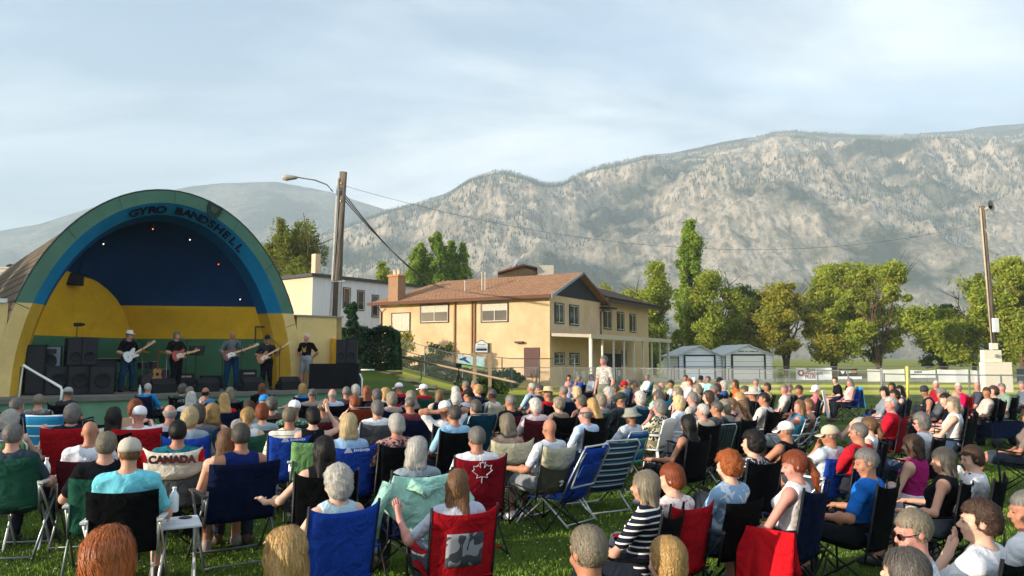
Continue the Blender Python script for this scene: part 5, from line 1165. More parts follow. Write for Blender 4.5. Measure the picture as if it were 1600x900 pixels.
def eye_data(): return (lambda m:(setattr(m,'v',[(x*1.5,y,z*.62) for x,y,z in m.v]),m.data('eye',True))[1])(MB().lathe([(.001,-.006),(.005,-.004),(.0062,0),(.005,.004),(.001,.006)],10,(0,0,0),Matrix.Rotation(PI/2,3,'X')))
def place_head(o,J,loc=(0,0,0)):
    M=head_M(J); M4=Matrix([list(M[i])+[J['head'][i]] for i in range(3)]+[[0,0,0,1]]); 
    if any(loc): M4=M4@Matrix.Translation(Vector(loc)*.95)
    o.matrix_basis=M4@Matrix.Scale(.95,4)
SKIN={'a':'#bf8e77','b':'#a9755c','c':'#cfa48e','d':'#8f6048','p':'#c58a7c'}
def skin_mat(k):
    key=('skin',k)
    if key in MC: return MC[key]
    m=mat('skin_'+k,SKIN[k],.55,var=.08,vs=9,bump=.08,bs=60,spec=.35); b=m.node_tree.nodes['Principled BSDF']; b.inputs['Subsurface Weight'].default_value=.0; MC[key]=m; return m
HAIRC={'wh':'#c2beb6','gr':'#7f7b76','dg':'#57524c','bk':'#17120f','br':'#4a3325','lb':'#7d5c3c','bl':'#b8935a','pb':'#d0b98a','rd':'#8e4520','au':'#6e3a20','gb':'#8a7f6c','or':'#a85a26'}
def hair_mat(k): return mat('hair_'+k,HAIRC[k],.48,var=.42,vs=30,bump=.3,bs=60,stretch=(3.2,3.2,.28),spec=.45)
def cloth(c):
    if c in PAT: return PAT[c]()
    return mat('fabric',c,.9,var=.16,vs=5,bump=.3,bs=150,spec=.06,sheen=0,fold=.8)
def floral(kind,a,b,s=14,th=.52):
    key=('fl',kind)
    if key in MC: return MC[key]
    m=bpy.data.materials.new(kind); m.use_nodes=True; t=m.node_tree; n=t.nodes; l=t.links; bs=n['Principled BSDF']; bs.inputs['Roughness'].default_value=.9
    tcn=n.new('ShaderNodeTexCoord'); q=n.new('ShaderNodeTexNoise'); q.inputs['Scale'].default_value=s; q.inputs['Detail'].default_value=1.5; q.inputs['Distortion'].default_value=1.2; l.new(tcn.outputs['Object'],q.inputs['Vector'])
    r_=n.new('ShaderNodeValToRGB'); r_.color_ramp.interpolation='CONSTANT'; r_.color_ramp.elements[1].position=th; r_.color_ramp.elements[0].color=lin(a); r_.color_ramp.elements[1].color=lin(b); l.new(q.outputs[0],r_.inputs[0]); l.new(r_.outputs[0],bs.inputs['Base Color']); MC[key]=m; return m
PAT={'NAVYSTR':lambda:stripes('navy_white_stripe',[(0,'#14182a'),(.72,'#e8e4dc')],21,'Z'),
 'POLOSTR':lambda:stripes('cream_stripe_polo',[(0,'#e2ddc9'),(.88,'#3a3d45')],17,'Z'),
 'TIEDYE':lambda:floral('tie_dye','#7fa3c4','#c9d6e2',9,.55),'HAWAII':lambda:floral('hawaiian','#20241f','#cfcab0',16,.5),
 'FLOWER':lambda:floral('floral_red','#3a2630','#b98a80',20,.5),'PLAID':lambda:floral('plaid_grey','#8e8a86','#c3beb6',24,.5),
 'PALEPAT':lambda:floral('pale_blue_print','#aebdc9','#d8dde0',22,.5),'GREYPAT':lambda:floral('grey_print','#565a5e','#8b8d8c',24,.5),
 'DKPAT':lambda:floral('dark_green_print','#16302c','#6c7a72',20,.56),'BWPAT':lambda:floral('black_white_print','#15151a','#c9c9cc',26,.55),'GRPLAID':lambda:floral('green_plaid','#1e4a34','#8fa898',30,.55),
 'LACE':lambda:floral('white_floral','#e0d6d2','#c08080',22,.62)}
BODY={}
def person(label,loc,rz,J,key,top='#888888',sleeve='short',bottom='#2a2d38',bkind='long',hair=('short','gr'),hat=None,skin='a',res=.02,fine=False,shoes='#3a3a3a',glasses=None,scale=1.0,group='people watching the concert',seed=0,cat='person',sole=True,band=None,neck=.075):
    kb=('b',key,res)
    if kb not in BODY: BODY[kb]=body_mesh(J,res,fine)
    o=bpy.data.objects.new('person',BODY[kb]); COL.objects.link(o)
    if not BODY[kb].materials: BODY[kb].materials.append(None)
    o.material_slots[0].link='OBJECT'; o.material_slots[0].material=skin_mat(skin)
    o.location=loc; o.rotation_euler=(0,0,rz); o.scale=(scale,)*3; tag(o,label,cat,group)
    ks=('s',key,res,sleeve,neck)
    if ks not in BODY: BODY[ks]=shirt_mesh(J,res,sleeve,fine,seed,neck)
    link('shirt' if sleeve!='tank' else 'tank_top',BODY[ks],o,cloth(top))
    kp=('p',key,res,bkind)
    if kp not in BODY: BODY[kp]=pants_mesh(J,res,bkind,fine,seed)
    link({'shorts':'shorts','skirt':'skirt'}.get(bkind,'trousers'),BODY[kp],o,cloth(bottom))
    if shoes:
        for n in 'LR':
            kf=('f',key,n)
            if kf not in BODY: BODY[kf]=shoe_mesh(J,n)
            link('shoe',BODY[kf],o,mat('shoe_leather',shoes,.6))
    if hair and hair[0]!='bald':
        hp=link('hair',hair_data(hair[0],fine),o,hair_mat(hair[1])); place_head(hp,J)
        if hat in('cap','capback','bucket','fedora','straw','sunhat','beanie'): hp.scale=(.87,.87,.85)
    if hat:
        ht=link({'cap':'cap','capback':'cap','beanie':'beanie'}.get(hat,'hat'),hat_data(hat),o,mat('hat_cloth',band or '#dddddd',.85,var=.06,bump=.2,bs=90)); place_head(ht,J,(0,0,.006)); ht.scale=(.94,.94,.94)
    if fine:
        lp=link('lips',part_data('lips',lambda:MB().tube([(-.021,.0905,-.0635),(-.010,.0955,-.0622),(0,.0965,-.0632),(.010,.0955,-.0622),(.021,.0905,-.0635)],[.001,.0042,.005,.0042,.001],6).data('lips',True)),o,mat('lip_skin','#a3625a',.5,var=.05)); place_head(lp,J)
        for s in (-1,1): eb=link('eyebrow',part_data(('eb',s),lambda:MB().tube([(s*.014,.0925,.0205),(s*.030,.0925,.0245),(s*.048,.080,.020)],[.0018,.003,.001],5).data('eyebrow',True)),o,hair_mat(hair[1] if hair and len(hair)>1 else 'gr')); place_head(eb,J)
        if glasses: g=link('sunglasses',part_data('glasses',glasses_data),o,mat('dark_lens','#0c0c0e',.15)); place_head(g,J)
        else:
            for s in (-1,1): e=link('eye',part_data('eye',eye_data),o,mat('eye_dark','#2a1d18',.2,var=0)); place_head(e,J,(s*.031,.0905,.0))
    return o
# ---- chairs (all in a frame shared with the sitter: +y is forward, origin on the ground under the hips)
BLKM=None
def tube_data(key,pts,r,n=7): return part_data(key,lambda:MB().tube(pts,r,n).data('tube',True))
def camp_chair(label,loc,rz,colr,sh=.42,w=.50,frame='#1b1c1f',top=None,bz=.52,arms=True,group='folding camp chairs on the lawn',scale=1,fine=False,patch=None):
    root=thing('camp_chair',label,'chair',loc,rz,group); root.scale=(scale,)*3
    hw=w/2; F_=mat('chair_frame',frame,.45,metal=.3,var=.05); C_=cloth(colr); l=R(14); by=-.155
    def bp_(u,v,sag=1): # u -1..1 across, v 0..1 up
        z=sh-.02+bz*v; y=by-math.tan(l)*(z-sh)*.9-.06*(1-u*u)*sag; return Vector((u*hw*(1+.06*v),y,z+.05*u*u*u*u*v))
    nu,nv=(14,12) if fine else (8,6)
    k=('cb',sh,w,bz,fine)
    back=part_data(k,lambda:MB().sheet(lambda a,b:bp_(a*2-1,b)+Vector((0,0.004*math.sin(a*31+b*9)*math.sin(b*17) if fine else 0,0)),nu,nv,.008).data('backrest',True))
    bo=link('backrest',back,root,C_)
    if top:
        k=('ct',sh,w,bz); tp_=part_data(k,lambda:MB().sheet(lambda a,b:bp_(a*2-1,.62+.385*b-.10*(1-b)*(1-(2*a-1)**2))+Vector((0,-.012,.004)),10,4,.006).data('top_panel',True)); link('top_panel',tp_,bo,cloth(top))
    seat=part_data(('cs',sh,w),lambda:MB().sheet(lambda a,b:Vector(((a*2-1)*hw,-.20+.50*b,sh+.02-.06*math.sin(PI*a)*math.sin(PI*min(1,b*1.1))+.03*b)),8,8,-.008).data('seat',True)); link('seat',seat,root,C_)
    for s in (-1,1):
        tpx=bp_(s,1)
        link('back_post',tube_data(('bpst',s,sh,w,bz),[(s*hw*1.04,tpx.y,tpx.z+.01),(s*hw*1.02,by+.0,sh-.0),(s*hw*1.02,by+.02,sh-.10)],.011),root,F_)
        # crossing legs: sides and back
        link('leg',tube_data(('l1',s,sh,w),[(s*hw*1.08,.32,.012),(s*hw,-.20,sh+.0)],.010),root,F_)
        link('leg',tube_data(('l2',s,sh,w),[(s*hw*1.08,-.30,.012),(s*hw,.30,sh+.03)],.010),root,F_)
        link('leg',tube_data(('l3',s,sh,w),[(s*hw*1.08,-.305,.02),(-s*hw,-.24,sh-.02)],.010),root,F_)
        link('leg',tube_data(('l4',s,sh,w),[(s*hw*1.08,.325,.02),(-s*hw,.32,sh+.01)],.010),root,F_)
        link('foot',part_data('cfoot',lambda:MB().lathe([(.02,0),(.022,.012),(.012,.03)],8).data('foot',True)),root,F_,(s*hw*1.08,-.30,0))
        link('foot',part_data('cfoot',None),root,F_,(s*hw*1.08,.32,0))
        if arms:
            az=sh+.225
            link('arm_post',tube_data(('ap',s,sh,w),[(s*hw*1.08,.31,.03),(s*hw*1.12,.33,az)],.010),root,F_)
            ar=part_data(('ar',s,sh,w),lambda:MB().sheet(lambda a,b:Vector((s*(hw*1.04+.075*b-.02),-.20+.53*a,az+.01-.03*math.sin(PI*a))),8,1,-.012).data('armrest',True)); link('armrest',ar,root,C_)
    return root
def folding_chair(label,loc,rz,colr,sh=.45,w=.50,frame='#b9bcbd',bz=.47,group='tube-framed lawn chairs',scale=1,stripe=None,loop=False,table=False,bh=None,tall=0,lean=12,name='lawn_chair'):
    """tube frame: continuous side tubes, flat arms, sling back and seat"""
    root=thing(name,label,'chair',loc,rz,group); root.scale=(scale,)*3; hw=w/2; F_=mat('alu_frame',frame,.35,metal=.6 if frame>'#7' else .2,var=.06); C_=cloth(colr) if not stripe else stripe
    l=R(lean); bz=bz+tall
    def bp_(u,v): z=sh-.03+bz*v; return Vector((u*hw*(.96 if loop else 1.02),-.16-math.tan(l)*(z-sh)-.045*(1-u*u)+.006*math.sin(v*9+u*3),z+.02*u*u*v))
    k=('fb',sh,w,bz,lean,loop); link('backrest',part_data(k,lambda:MB().sheet(lambda a,b:bp_(a*2-1,b),8,8,.008).data('backrest',True)),root,C_)
    link('seat',part_data(('fs',sh,w),lambda:MB().sheet(lambda a,b:Vector(((a*2-1)*hw*.95,-.19+.47*b,sh+.01-.03*math.sin(PI*a))),8,4,-.008).data('seat',True)),root,C_)
    t=bp_(1,1)
    if not loop:
        for s in (-1,1): m_=bp_(s,.55); link('back_post',tube_data(('fbp',s,sh,w,bz,lean),[(s*hw,-.15,sh-.06),(s*hw*1.0,m_.y-.006,m_.z)],.0125),root,F_)
    else: link('back_frame',part_data(('ff',sh,w,bz,lean),lambda:MB().tube([(-hw,-.15,sh-.05),(-hw,t.y+.005,t.z-.04),(-hw+.04,t.y,t.z+.012),(hw-.04,t.y,t.z+.012),(hw,t.y+.005,t.z-.04),(hw,-.15,sh-.05)],.0125,8).data('back_frame',True)),root,F_)
    for s in (-1,1):
        az=sh+.22
        link('leg',tube_data(('fl1',s,sh,w),[(s*hw*1.06,-.30,.01),(s*hw*1.06,.26,az-.02)],.0125),root,F_)
        link('leg',tube_data(('fl2',s,sh,w),[(s*hw*1.06,.34,.01),(s*hw*1.06,-.22,az-.02)],.0125),root,F_)
        link('armrest',part_data(('fa',s,sh,w),lambda:MB().box((s*hw*1.07,.03,az),(.05,.52,.022)).data('armrest',False,.006)),root,mat('arm_pad','#3a3d40',.6) if frame<'#7' else mat('arm_pale','#c9ccc8',.5))
    link('stretcher',tube_data(('fst',sh,w),[(-hw*1.06,-.285,.035),(hw*1.06,-.285,.035)],.011),root,F_)
    link('stretcher',tube_data(('fst2',sh,w),[(-hw*1.06,.325,.035),(hw*1.06,.325,.035)],.011),root,F_)
    return root
def plastic_chair(label,loc,rz,colr='#d9dcd8',group='white plastic garden chairs'):
    root=thing('plastic_chair',label,'chair',loc,rz,group); m=mat('white_plastic',colr,.4,var=.03)
    link('seat',part_data('ps',lambda:MB().sheet(lambda a,b:Vector(((a*2-1)*.23,-.2+.45*b,.43-.015*math.sin(PI*a))),6,4,-.02).data('seat',True)),root,m)
    mb=part_data('pb',lambda:MB().sheet(lambda a,b:Vector(((a*2-1)*(.23-.02*b),-.19-.11*b-.03*math.sin(PI*a),.45+.42*b+.03*math.sin(PI*a)*b)),8,6,.018).data('backrest',True)); link('backrest',mb,root,m)
    for s in (-1,1):
        link('armrest',tube_data(('pa',s),[(s*.24,-.25,.66),(s*.27,.0,.66),(s*.26,.2,.64),(s*.25,.24,.55)],.022),root,m)
        for f in (-1,1): link('leg',tube_data(('pl',s,f),[(s*.23,.21*f+.02,.42),(s*.26,.27*f+.02,.0)],.024),root,m)
    return root
# ================================================================= THE CROWD
CC={'navy':'#0f1733','black':'#0a0b0e','blue':'#1c3f9a','red':'#a3161f','maroon':'#4c1820','green':'#1e4a3c','teal':'#123f52','grey':'#4a4d50','rust':'#8a3a22','tan':'#b9b49a','khaki':'#4b4a3c','brown':'#4a2c22','turq':'#2a8fb4','white':'#d8d8d4','lgreen':'#6f9a62','dkgreen':'#17322c','crimson':'#7c1220'}
CN={'turq':'turquoise','lgreen':'pale green','dkgreen':'dark green','crimson':'deep red'}
STG=Vector((-7.6,21.5,0))
def facing(p,yawoff=0): d=STG-p; return math.atan2(d.y,d.x)-PI/2+R(yawoff)
# px;head-top py;distance or -;hair;hat;top;sleeve;bottom;arms;legs;chair;head yaw;body turn;skin;phrase
CROWD='''
175;828;2.65;bob.or;-;#3a3f46;short;long.#2a2d38;lap;down;c.black;0;0;c;closest to the camera, in front of the cyan tee
445;830;2.9;bob.bl;-;#4a4038;short;long.#2a2d38;lap;down;c.black;0;0;c;close to the camera between the navy and blue chairs
203;687;5.45;short.lb;cap.#b3aca0;#6fc6d6;short;shorts.#2b3342;lap;down;f.black.#c9c8c0;6;0;a;in cyan tee and beige cap beside the white table
377;664;6.1;short.dg;-;#16265c;tank;shorts.#39404c;lap;down;d.navy;0;8;b;in navy sleeveless top on the tall navy chair
527;728;4.7;puff.wh;-;#a9c2cc;tank;long.#c9c3b8;rest;down;c.blue;8;12;c;in pale sleeveless top on the bright blue camp chair
506;685;5.9;verylong.bk;-;#15151a;tank;long.#17181c;out,lap;down;c.black;0;0;c;in black sleeveless dress reaching towards the navy-topped neighbour
715;735;5.0;long.lb;-;#b6bccb;short;long.#5b5f6b;armup,rest;down;c.red.G;-6;0;p;in pale tee with one hand resting on a red armrest
917;826;3.2;short.gb;-;#46342f;tank;long.#2a2d38;lap;down;c.black;0;8;b;closest to the camera on the open grass, bare shouldered
1040;843;3.3;cropf.bl;-;#3a3540;short;long.#2a2d38;lap;down;c.black;0;0;c;low before the red canvas chair, showing just the head
1007;740;5.0;bob.gb;-;NAVYSTR;short;long.#1f2430;knee,lap;down;c.black;18;24;a;in navy and white striped tee on a black chair
1048;729;5.3;cropf.rd;-;LACE;short;long.#8d8790;lap;down;c.red;14;10;c;in white floral top on the narrow red chair
1137;708;5.4;curly.or;-;TIEDYE;short;skirt.#31465c;lap;down;f.black.#1b1c1f;24;16;c;in blue tie-dye tee on the tall black mesh chair
1240;706;5.35;pony.rd;-;#dcd8d6;tank;skirt.#22252c;lap;down;c.navy;28;26;p;in white sleeveless top with a red blanket on the armrest
1352;703;5.8;short.gr;-;#1f66b8;short;shorts.#23262c;rest;down;c.black;30;6;b;in bright blue tee on a black camp chair
1472;702;6.1;bob.dg;-;#15161b;tank;shorts.#5b616b;rest;down;c.black.L;24;20;a;in black top and patterned shorts on a logo chair
1517;700;6.25;cropf.br;-;#d9d7da;short;long.#2d333c;lap;down;c.black;30;4;c;in white tee close beside the black logo chair
1424;800;3.8;short.gb;-;PALEPAT;short;long.#3b4a63;lap;down;n;30;30;p;in pale blue patterned shirt and sunglasses near the camera
1411;860;3.15;bob.dg;-;#6c6e76;short;long.#2a2d38;phone;down;c.black;6;10;c;holding up both hands with a wristwatch, closest at the corner
1527;785;3.9;tousle.br;-;#d4d4d8;short;long.#2b2e36;chin,lap;down;c.black;36;6;c;in white tee leaning on one hand before the dark seat
1602;770;4.2;short.gr;-;#dedee2;short;shorts.#3a4436;lap;down;c.black;30;10;b;in white tee at the very edge with a knee raised
142;659;7.4;bald;-;#d3d6df;short;long.#2b2f3a;lap;down;f.maroon.#9a9c9c;0;0;b;bare headed in white tee on the maroon lawn chair
167;675;6.0;short.gb;-;#14161c;short;shorts.#3b3f4a;rest;down;f.green.#7f8c86;0;0;a;in black tee on the green lawn chair with tube frame
17;640;7.9;puff.wh;-;#7d7f88;tank;long.#2b2f3a;lap;down;s.lgreen;0;0;c;on the pale green striped lawn chair
28;623;9.4;short.gr;-;#16213f;short;long.#2b2f3a;lap;down;c.navy;-4;0;a;in navy jersey with pale shoulder trim by the stage steps
61;616;10.2;short.gb;-;GREYPAT;short;long.#2b2f3a;lap;down;c.grey;10;0;a;in grey patterned shirt on the wide grey chair
107;607;11.5;short.dg;cap.#a3a6a6;#30343a;short;long.#2b2f3a;lap;down;c.black;34;0;b;in grey ball cap beside the turquoise striped chair
114;635;8.4;puff.gr;-;#1b2233;short;long.#2b2f3a;armup,lap;down;r.red;0;0;a;in the left red high-back lounger, one arm on its rest
178;637;8.8;long.bk;-;#b7b1a4;short;long.#2b2f3a;phone;down;c.black;4;0;a;holding up a flat tan card in front of the stage
232;599;13.5;short.wh;-;#1f86c6;short;long.#2b2f3a;lap;down;c.navy;20;0;p;in turquoise polo shirt in front of the drum kit
213;626;9.8;puff.rd;-;#c9968a;short;long.#2b2f3a;phone;down;c.black;10;0;c;in pink top partly behind the white ball cap
218;636;8.8;buzz.gr;cap.#dfe1e6;#dadde4;short;long.#2b2f3a;lap;down;r.red;4;0;p;in white cap and white shirt in the right red lounger
266;632;9.6;fringe.wh;-;#c8ccd4;short;long.#2b2f3a;lap;down;c.navy;6;0;p;bare headed in pale tee left of the camouflage chair
279;657;7.0;short.bk;-;#1d6372;short;long.#2b2f3a;lap;down;c.grey.W;0;0;b;in teal tee on the red and white national chair
355;672;6.9;verylong.lb;-;#b89a84;tank;long.#2b2f3a;lap;down;n;0;0;c;half hidden beyond the broad navy sleeveless back
298;640;8.4;puff.pb;-;#8a9aa6;short;long.#2b2f3a;lap;down;c.blue;0;0;c;in faded blue top by the camouflage-edged chair
309;634;9.0;puff.dg;-;#60646e;short;long.#2b2f3a;lap;down;c.teal;6;0;a;in grey top left of the dark teal chair
332;632;9.3;bob.bl;-;#7b5348;tank;long.#2b2f3a;raise,lap;down;c.teal;8;0;c;raising one hand above the dark teal chair
299;613;11.6;long.wh;-;#d5d5d8;short;long.#2b2f3a;lap;down;c.teal;8;0;c;in white top below the red guitar
286;600;13.2;puff.dg;-;DKPAT;short;long.#2b2f3a;lap;down;c.black;10;0;a;in dark green print shirt in front of the singer in black
297;605;13.4;short.gr;-;DKPAT;short;long.#2b2f3a;lap;down;c.black;-10;0;a;pressed close against the dark green print shirt
322;605;12.9;fringe.bk;-;#3d7fb0;short;long.#2b2f3a;lap;down;c.navy;0;0;b;in mid blue tee between two navy chair backs
350;615;11.3;long.bl;-;#b7202a;short;long.#2b2f3a;lap;down;c.navy;12;0;c;in red top with the navy chair beside
360;605;12.9;bob.gb;-;#54565a;short;long.#2b2f3a;lap;down;c.black;4;0;a;in grey top below the guitarist in jeans
390;625;10.1;short.br;-;#8e8f8c;short;long.#2b2f3a;lap;down;s.blue;0;0;b;above the folded blue and white striped lounger
387;638;8.6;pony.bl;-;#dfe2e6;tank;shorts.#39404c;lap;down;c.green;6;0;c;in white sleeveless top on the dark green chair
409;599;13.9;long.au;-;#15161a;short;long.#2b2f3a;lap;down;c.black;0;0;c;in black top below the bass player
413;618;10.9;buzz.gr;cap.#1d7cc0;#9fb0b8;short;long.#2b2f3a;lap;down;c.black;2;0;b;in bright blue ball cap in front of the bass player
424;621;10.6;curly.dg;-;#5a4a44;short;long.#2b2f3a;lap;down;c.black;14;0;a;turned sideways right beside the bright blue cap
410;632;9.4;cropf.rd;-;#8fa3ac;short;long.#2b2f3a;lap;down;c.brown;0;0;c;in grey top on the dark brown chair
453;639;8.6;short.gb;-;POLOSTR;short;shorts.#8b7f66;lap;down;c.blue.L;0;0;b;in cream polo with thin dark stripes
489;639;8.6;cropf.bk;-;#14151a;tank;long.#2b2f3a;lap,raise;down;f.lgreen.#c9cccc;12;0;c;in black sleeveless top touching the head with one hand
472;600;13.7;bob.bl;-;#2f7fb8;tank;long.#2b2f3a;out,lap;down;c.navy;6;0;c;in blue top stretching one arm along the next chair
460;627;10.0;buzz.gr;cap.#e4e6ea;GRPLAID;short;long.#2b2f3a;rest;down;c.dkgreen;8;0;b;in white cap and green plaid before the wedge speaker
488;608;12.3;buzz.dg;-;#8a877e;short;long.#2b2f3a;lap;down;c.black;4;0;b;in grey-beige shirt left of the black-draped table
505;624;10.4;short.dg;-;#6b6a5c;short;long.#2b2f3a;lap;down;c.maroon;4;0;b;in olive tee on the dark maroon chair
519;608;12.5;fringe.wh;-;#b9cbdc;short;long.#2b2f3a;lap;down;c.black;0;0;p;bare headed in pale shirt under the black-draped table
541;605;13.0;short.gr;-;#3f424c;short;long.#2b2f3a;lap;down;c.crimson;14;0;b;in dark tee on the deep red chair below the draped table
555;602;13.6;puff.wh;-;#a9a59a;short;long.#2b2f3a;lap;down;c.black;10;0;c;in pale top under the draped table corner
572;603;13.3;long.rd;-;#2b2b32;short;long.#2b2f3a;lap;down;c.black;16;0;c;in dark top right of the draped table
553;616;11.0;cropf.rd;-;#c26a60;tank;long.#2b2f3a;out,lap;down;k.rust;10;0;c;in coral top on the rust-coloured lounge chair
588;609;12.1;puff.dg;-;#1d222c;short;long.#2b2f3a;lap;down;c.black;20;0;a;in dark top to the right of the rust lounge chair
589;627;9.8;cropf.gr;-;#dcdee2;short;long.#2b2f3a;lap;down;c.grey;4;0;a;in white tee on the grey and black chair
601;607;12.9;bob.bl;-;#c7b9a6;short;long.#2b2f3a;lap;down;c.red;20;0;c;in beige top before a red rounded chair back
623;599;14.0;short.gr;cap.#e6e8ee;#b8202e;short;long.#d0d2da;lap;down;c.navy;26;0;b;in white ball cap and red shirt right below the timber steps
544;648;7.9;bob.pb;-;#8fb0cf;short;long.#2b2f3a;lap;down;c.blue.L;2;0;c;in light blue tee on a blue chair with white logo
619;648;7.9;cropf.wh;-;FLOWER;short;long.#2b2f3a;rest,lap;down;c.black;-4;0;b;in dark floral shirt on a broad black chair
651;685;5.9;bob.wh;-;#8a97a0;short;long.#2b2f3a;lap;down;c.navy;0;0;c;behind the mint hooded jacket hung over the chair
661;601;13.7;short.gr;cap.#e4e6ea;#a81d28;short;long.#27475c;lap;down;c.green;28;0;b;in white cap and red vest with the camera tripod behind
686;609;12.2;long.lb;-;#c9b7a4;short;shorts.#9fb9cc;lap;out;k.teal;12;0;c;in beige patterned top reclining on the left teal lounger
711;604;12.9;long.wh;-;#6d7480;short;long.#2b2f3a;lap;down;c.crimson;12;0;c;in grey top with long silver hair below the camera tripod
712;613;11.6;puff.wh;-;#222630;short;long.#2b2f3a;lap;down;c.black;8;0;c;in dark top between the two teal loungers
695;628;9.7;buzz.wh;cap.#d4d2ce;#dcdcdc;short;long.#2b2f3a;up;down;c.black;6;0;b;in pale cap with both hands behind the head
709;635;9.0;short.dg;-;#8db9d8;short;long.#2b2f3a;lap;down;c.black.B;4;0;b;in light blue shirt on a broad black chair
744;669;6.8;short.gr;-;#dcdde0;short;shorts.#5a5f68;lap;down;c.crimson.M;4;0;b;in white tee on the maple leaf chair
727;596;14.4;short.gr;-;#a9232d;short;long.#2b2f3a;lap;down;c.black;20;0;b;in red shirt left of the wooden sign posts
741;595;14.6;short.gb;-;#6d2630;short;long.#2b2f3a;lap;down;c.black;26;0;b;in dark red shirt between the wooden sign posts
746;602;13.4;curly.bl;-;#23283a;short;long.#2b2f3a;lap;down;c.navy;20;0;c;with curls in a navy top below the wooden sign
731;609;12.2;short.bk;cap.#15181f;#c6cdd6;short;long.#2b2f3a;lap;down;c.teal;10;0;b;in black ball cap and pale tee below the wooden sign
742;622;10.4;cropf.dg;-;#3f6f88;short;long.#2b2f3a;lap;down;k.teal;6;0;a;reclining on the right teal lounger
768;608;12.5;short.dg;-;#d2cfc6;short;shorts.#39404c;fold;down;c.khaki.T;20;0;b;arms folded on the khaki-topped chair by the sign post
797;618;11.0;short.gr;-;#15171c;short;long.#a9a295;lap;down;c.maroon;22;0;b;in black tee on a maroon chair left of the straw hat
830;599;14.2;short.wh;-;#a9c3d8;short;long.#5d7287;lap;down;c.navy;30;0;b;in light blue shirt seated left of the straw hat
842;601;14.4;short.dg;-;#3d3f47;short;long.#2b2f3a;lap;down;n;28;0;b;in grey tee directly behind the light blue shirt
835;624;10.3;puff.wh;-;#d6c3c6;short;shorts.#c1b8ae;lap;down;c.maroon;24;0;p;in pale pink top just below the red shirt
856;608;9.6;short.gr;straw.#c9b28a;#c8202c;short;shorts.#b89a70;rest;down;c.black;26;0;b;in big straw hat and red polo shirt
792;648;7.8;bob.gb;-;#b49c8a;tank;shorts.#c9bba8;lap;down;c.khaki.T;14;0;b;on the left khaki chair with pale top panel
858;655;7.3;bald;-;#c7ccd6;short;shorts.#8a8f96;rest,lap;down;c.khaki.T;2;0;b;bare headed on the right khaki chair with pale top panel
889;586;17.5;short.bk;-;#1b3f92;short;long.#6a665c;knee;down;c.navy;40;0;b;in royal blue tee leaning forward below the porch windows
887;595;15.5;fringe.wh;-;#9a9fb0;short;long.#2b2f3a;knee;down;c.maroon;34;0;p;in grey tee leaning from a maroon chair
905;587;17.3;short.gr;-;#2048a0;short;long.#2b2f3a;chin;down;c.navy;40;0;b;in blue polo with a hand at the chin below the porch
924;585;17.5;puff.gr;-;#dfe0e4;short;long.#1f222a;lap;down;c.black;36;0;c;in white shirt just left of the standing plaid shirt
946;581;17.0;short.gr;-;#4d8096;short;long.#2b2f3a;rest;out;c.navy;30;0;b;in teal shirt seated directly in front of the standing plaid shirt
900;603;14.0;long.pb;-;#b9a08c;short;long.#2b2f3a;lap;down;c.black;24;0;c;with bright long hair below the grey tee
907;617;11.4;cropf.dg;-;#4a4e58;tank;shorts.#39404c;rest,lap;down;c.black;26;0;b;in dark top and glasses between straw hat and porch post
925;622;10.6;long.bl;-;#c28d78;tank;long.#2b2f3a;lap;down;c.black;18;0;c;with long bright hair right behind the pale blue shirt
914;637;9.0;fringe.gr;-;#b9cbe2;short;long.#31405c;lap;down;c.black;24;0;p;in pale blue shirt bare headed on a black chair
938;616;11.4;puff.gb;-;#8e8f90;short;long.#2b2f3a;lap;down;c.green;16;0;c;in grey top left of the dark green bucket hat
969;614;11.4;short.gr;cap.#2f3a34;#3b4048;short;long.#2b2f3a;lap;down;c.dkgreen;30;0;b;in dark green cap below the first porch posts
985;636;9.2;short.dg;bucket.#8a8b84;#c3cad4;short;shorts.#7a7a6c;lap;down;s.teal;24;0;b;in grey bucket hat and pale tee on a striped chair
975;596;15.4;short.gr;cap.#b01a28;#6f8ea8;short;long.#2b2f3a;chin,rest;down;c.navy;34;0;b;in bright red cap and denim shirt with a raised hand
993;594;15.6;puff.gb;-;#b07f6c;tank;long.#2b2f3a;lap;down;c.black;32;0;p;in sleeveless top right of the bright red cap
1011;585;17.4;short.gr;-;#dcdfe4;short;long.#2b2f3a;lap;down;c.turq;34;0;b;in white tee on a turquoise chair by the white porch posts
982;592;16.6;short.gr;-;#3f4a5c;short;long.#2b2f3a;lap;down;n;34;0;b;in dark blue top behind the bright red cap
999;611;12.0;puff.wh;-;#5c7f88;short;long.#2b2f3a;lap;down;c.teal.B;10;0;c;on the tall teal chair right of the denim shirt
1033;597;15.1;fringe.wh;-;#b98f7c;short;long.#2b2f3a;lap;down;c.black;34;0;p;bare headed in tan top right of the porch posts
1026;603;13.8;long.gb;-;#9fb7b4;short;long.#2b2f3a;lap;down;c.turq;26;0;c;in pale aqua top facing the tall teal chair
1028;612;12.0;puff.dg;-;#6a7a80;short;long.#2b2f3a;lap;down;c.grey;20;0;a;in grey-green top above the black and white print shirt
1048;594;15.8;short.bk;-;#e0e2e2;short;long.#7a8a62;lap;down;c.green;40;0;b;in white tee below the left side of the blue-grey garage
1058;606;13.2;puff.gb;-;#c9a796;short;long.#2b2f3a;lap;down;c.black;30;0;c;in beige top below the blue-grey garage edge
1071;586;17.6;short.br;-;#c9b3a6;short;shorts.#9a8d80;lap;down;c.grey;38;0;b;in dusty pink shirt in front of the blue-grey garage door
1077;592;16.0;cropf.rd;-;#e2e0de;short;long.#2b2f3a;lap;down;c.khaki;34;0;c;in white tee and coppery hair before the blue-grey garage
1084;591;16.8;short.gr;cap.#e6e6ea;#a82430;short;long.#2b2f3a;lap;down;c.black;36;0;b;in white cap and red shirt before the garages
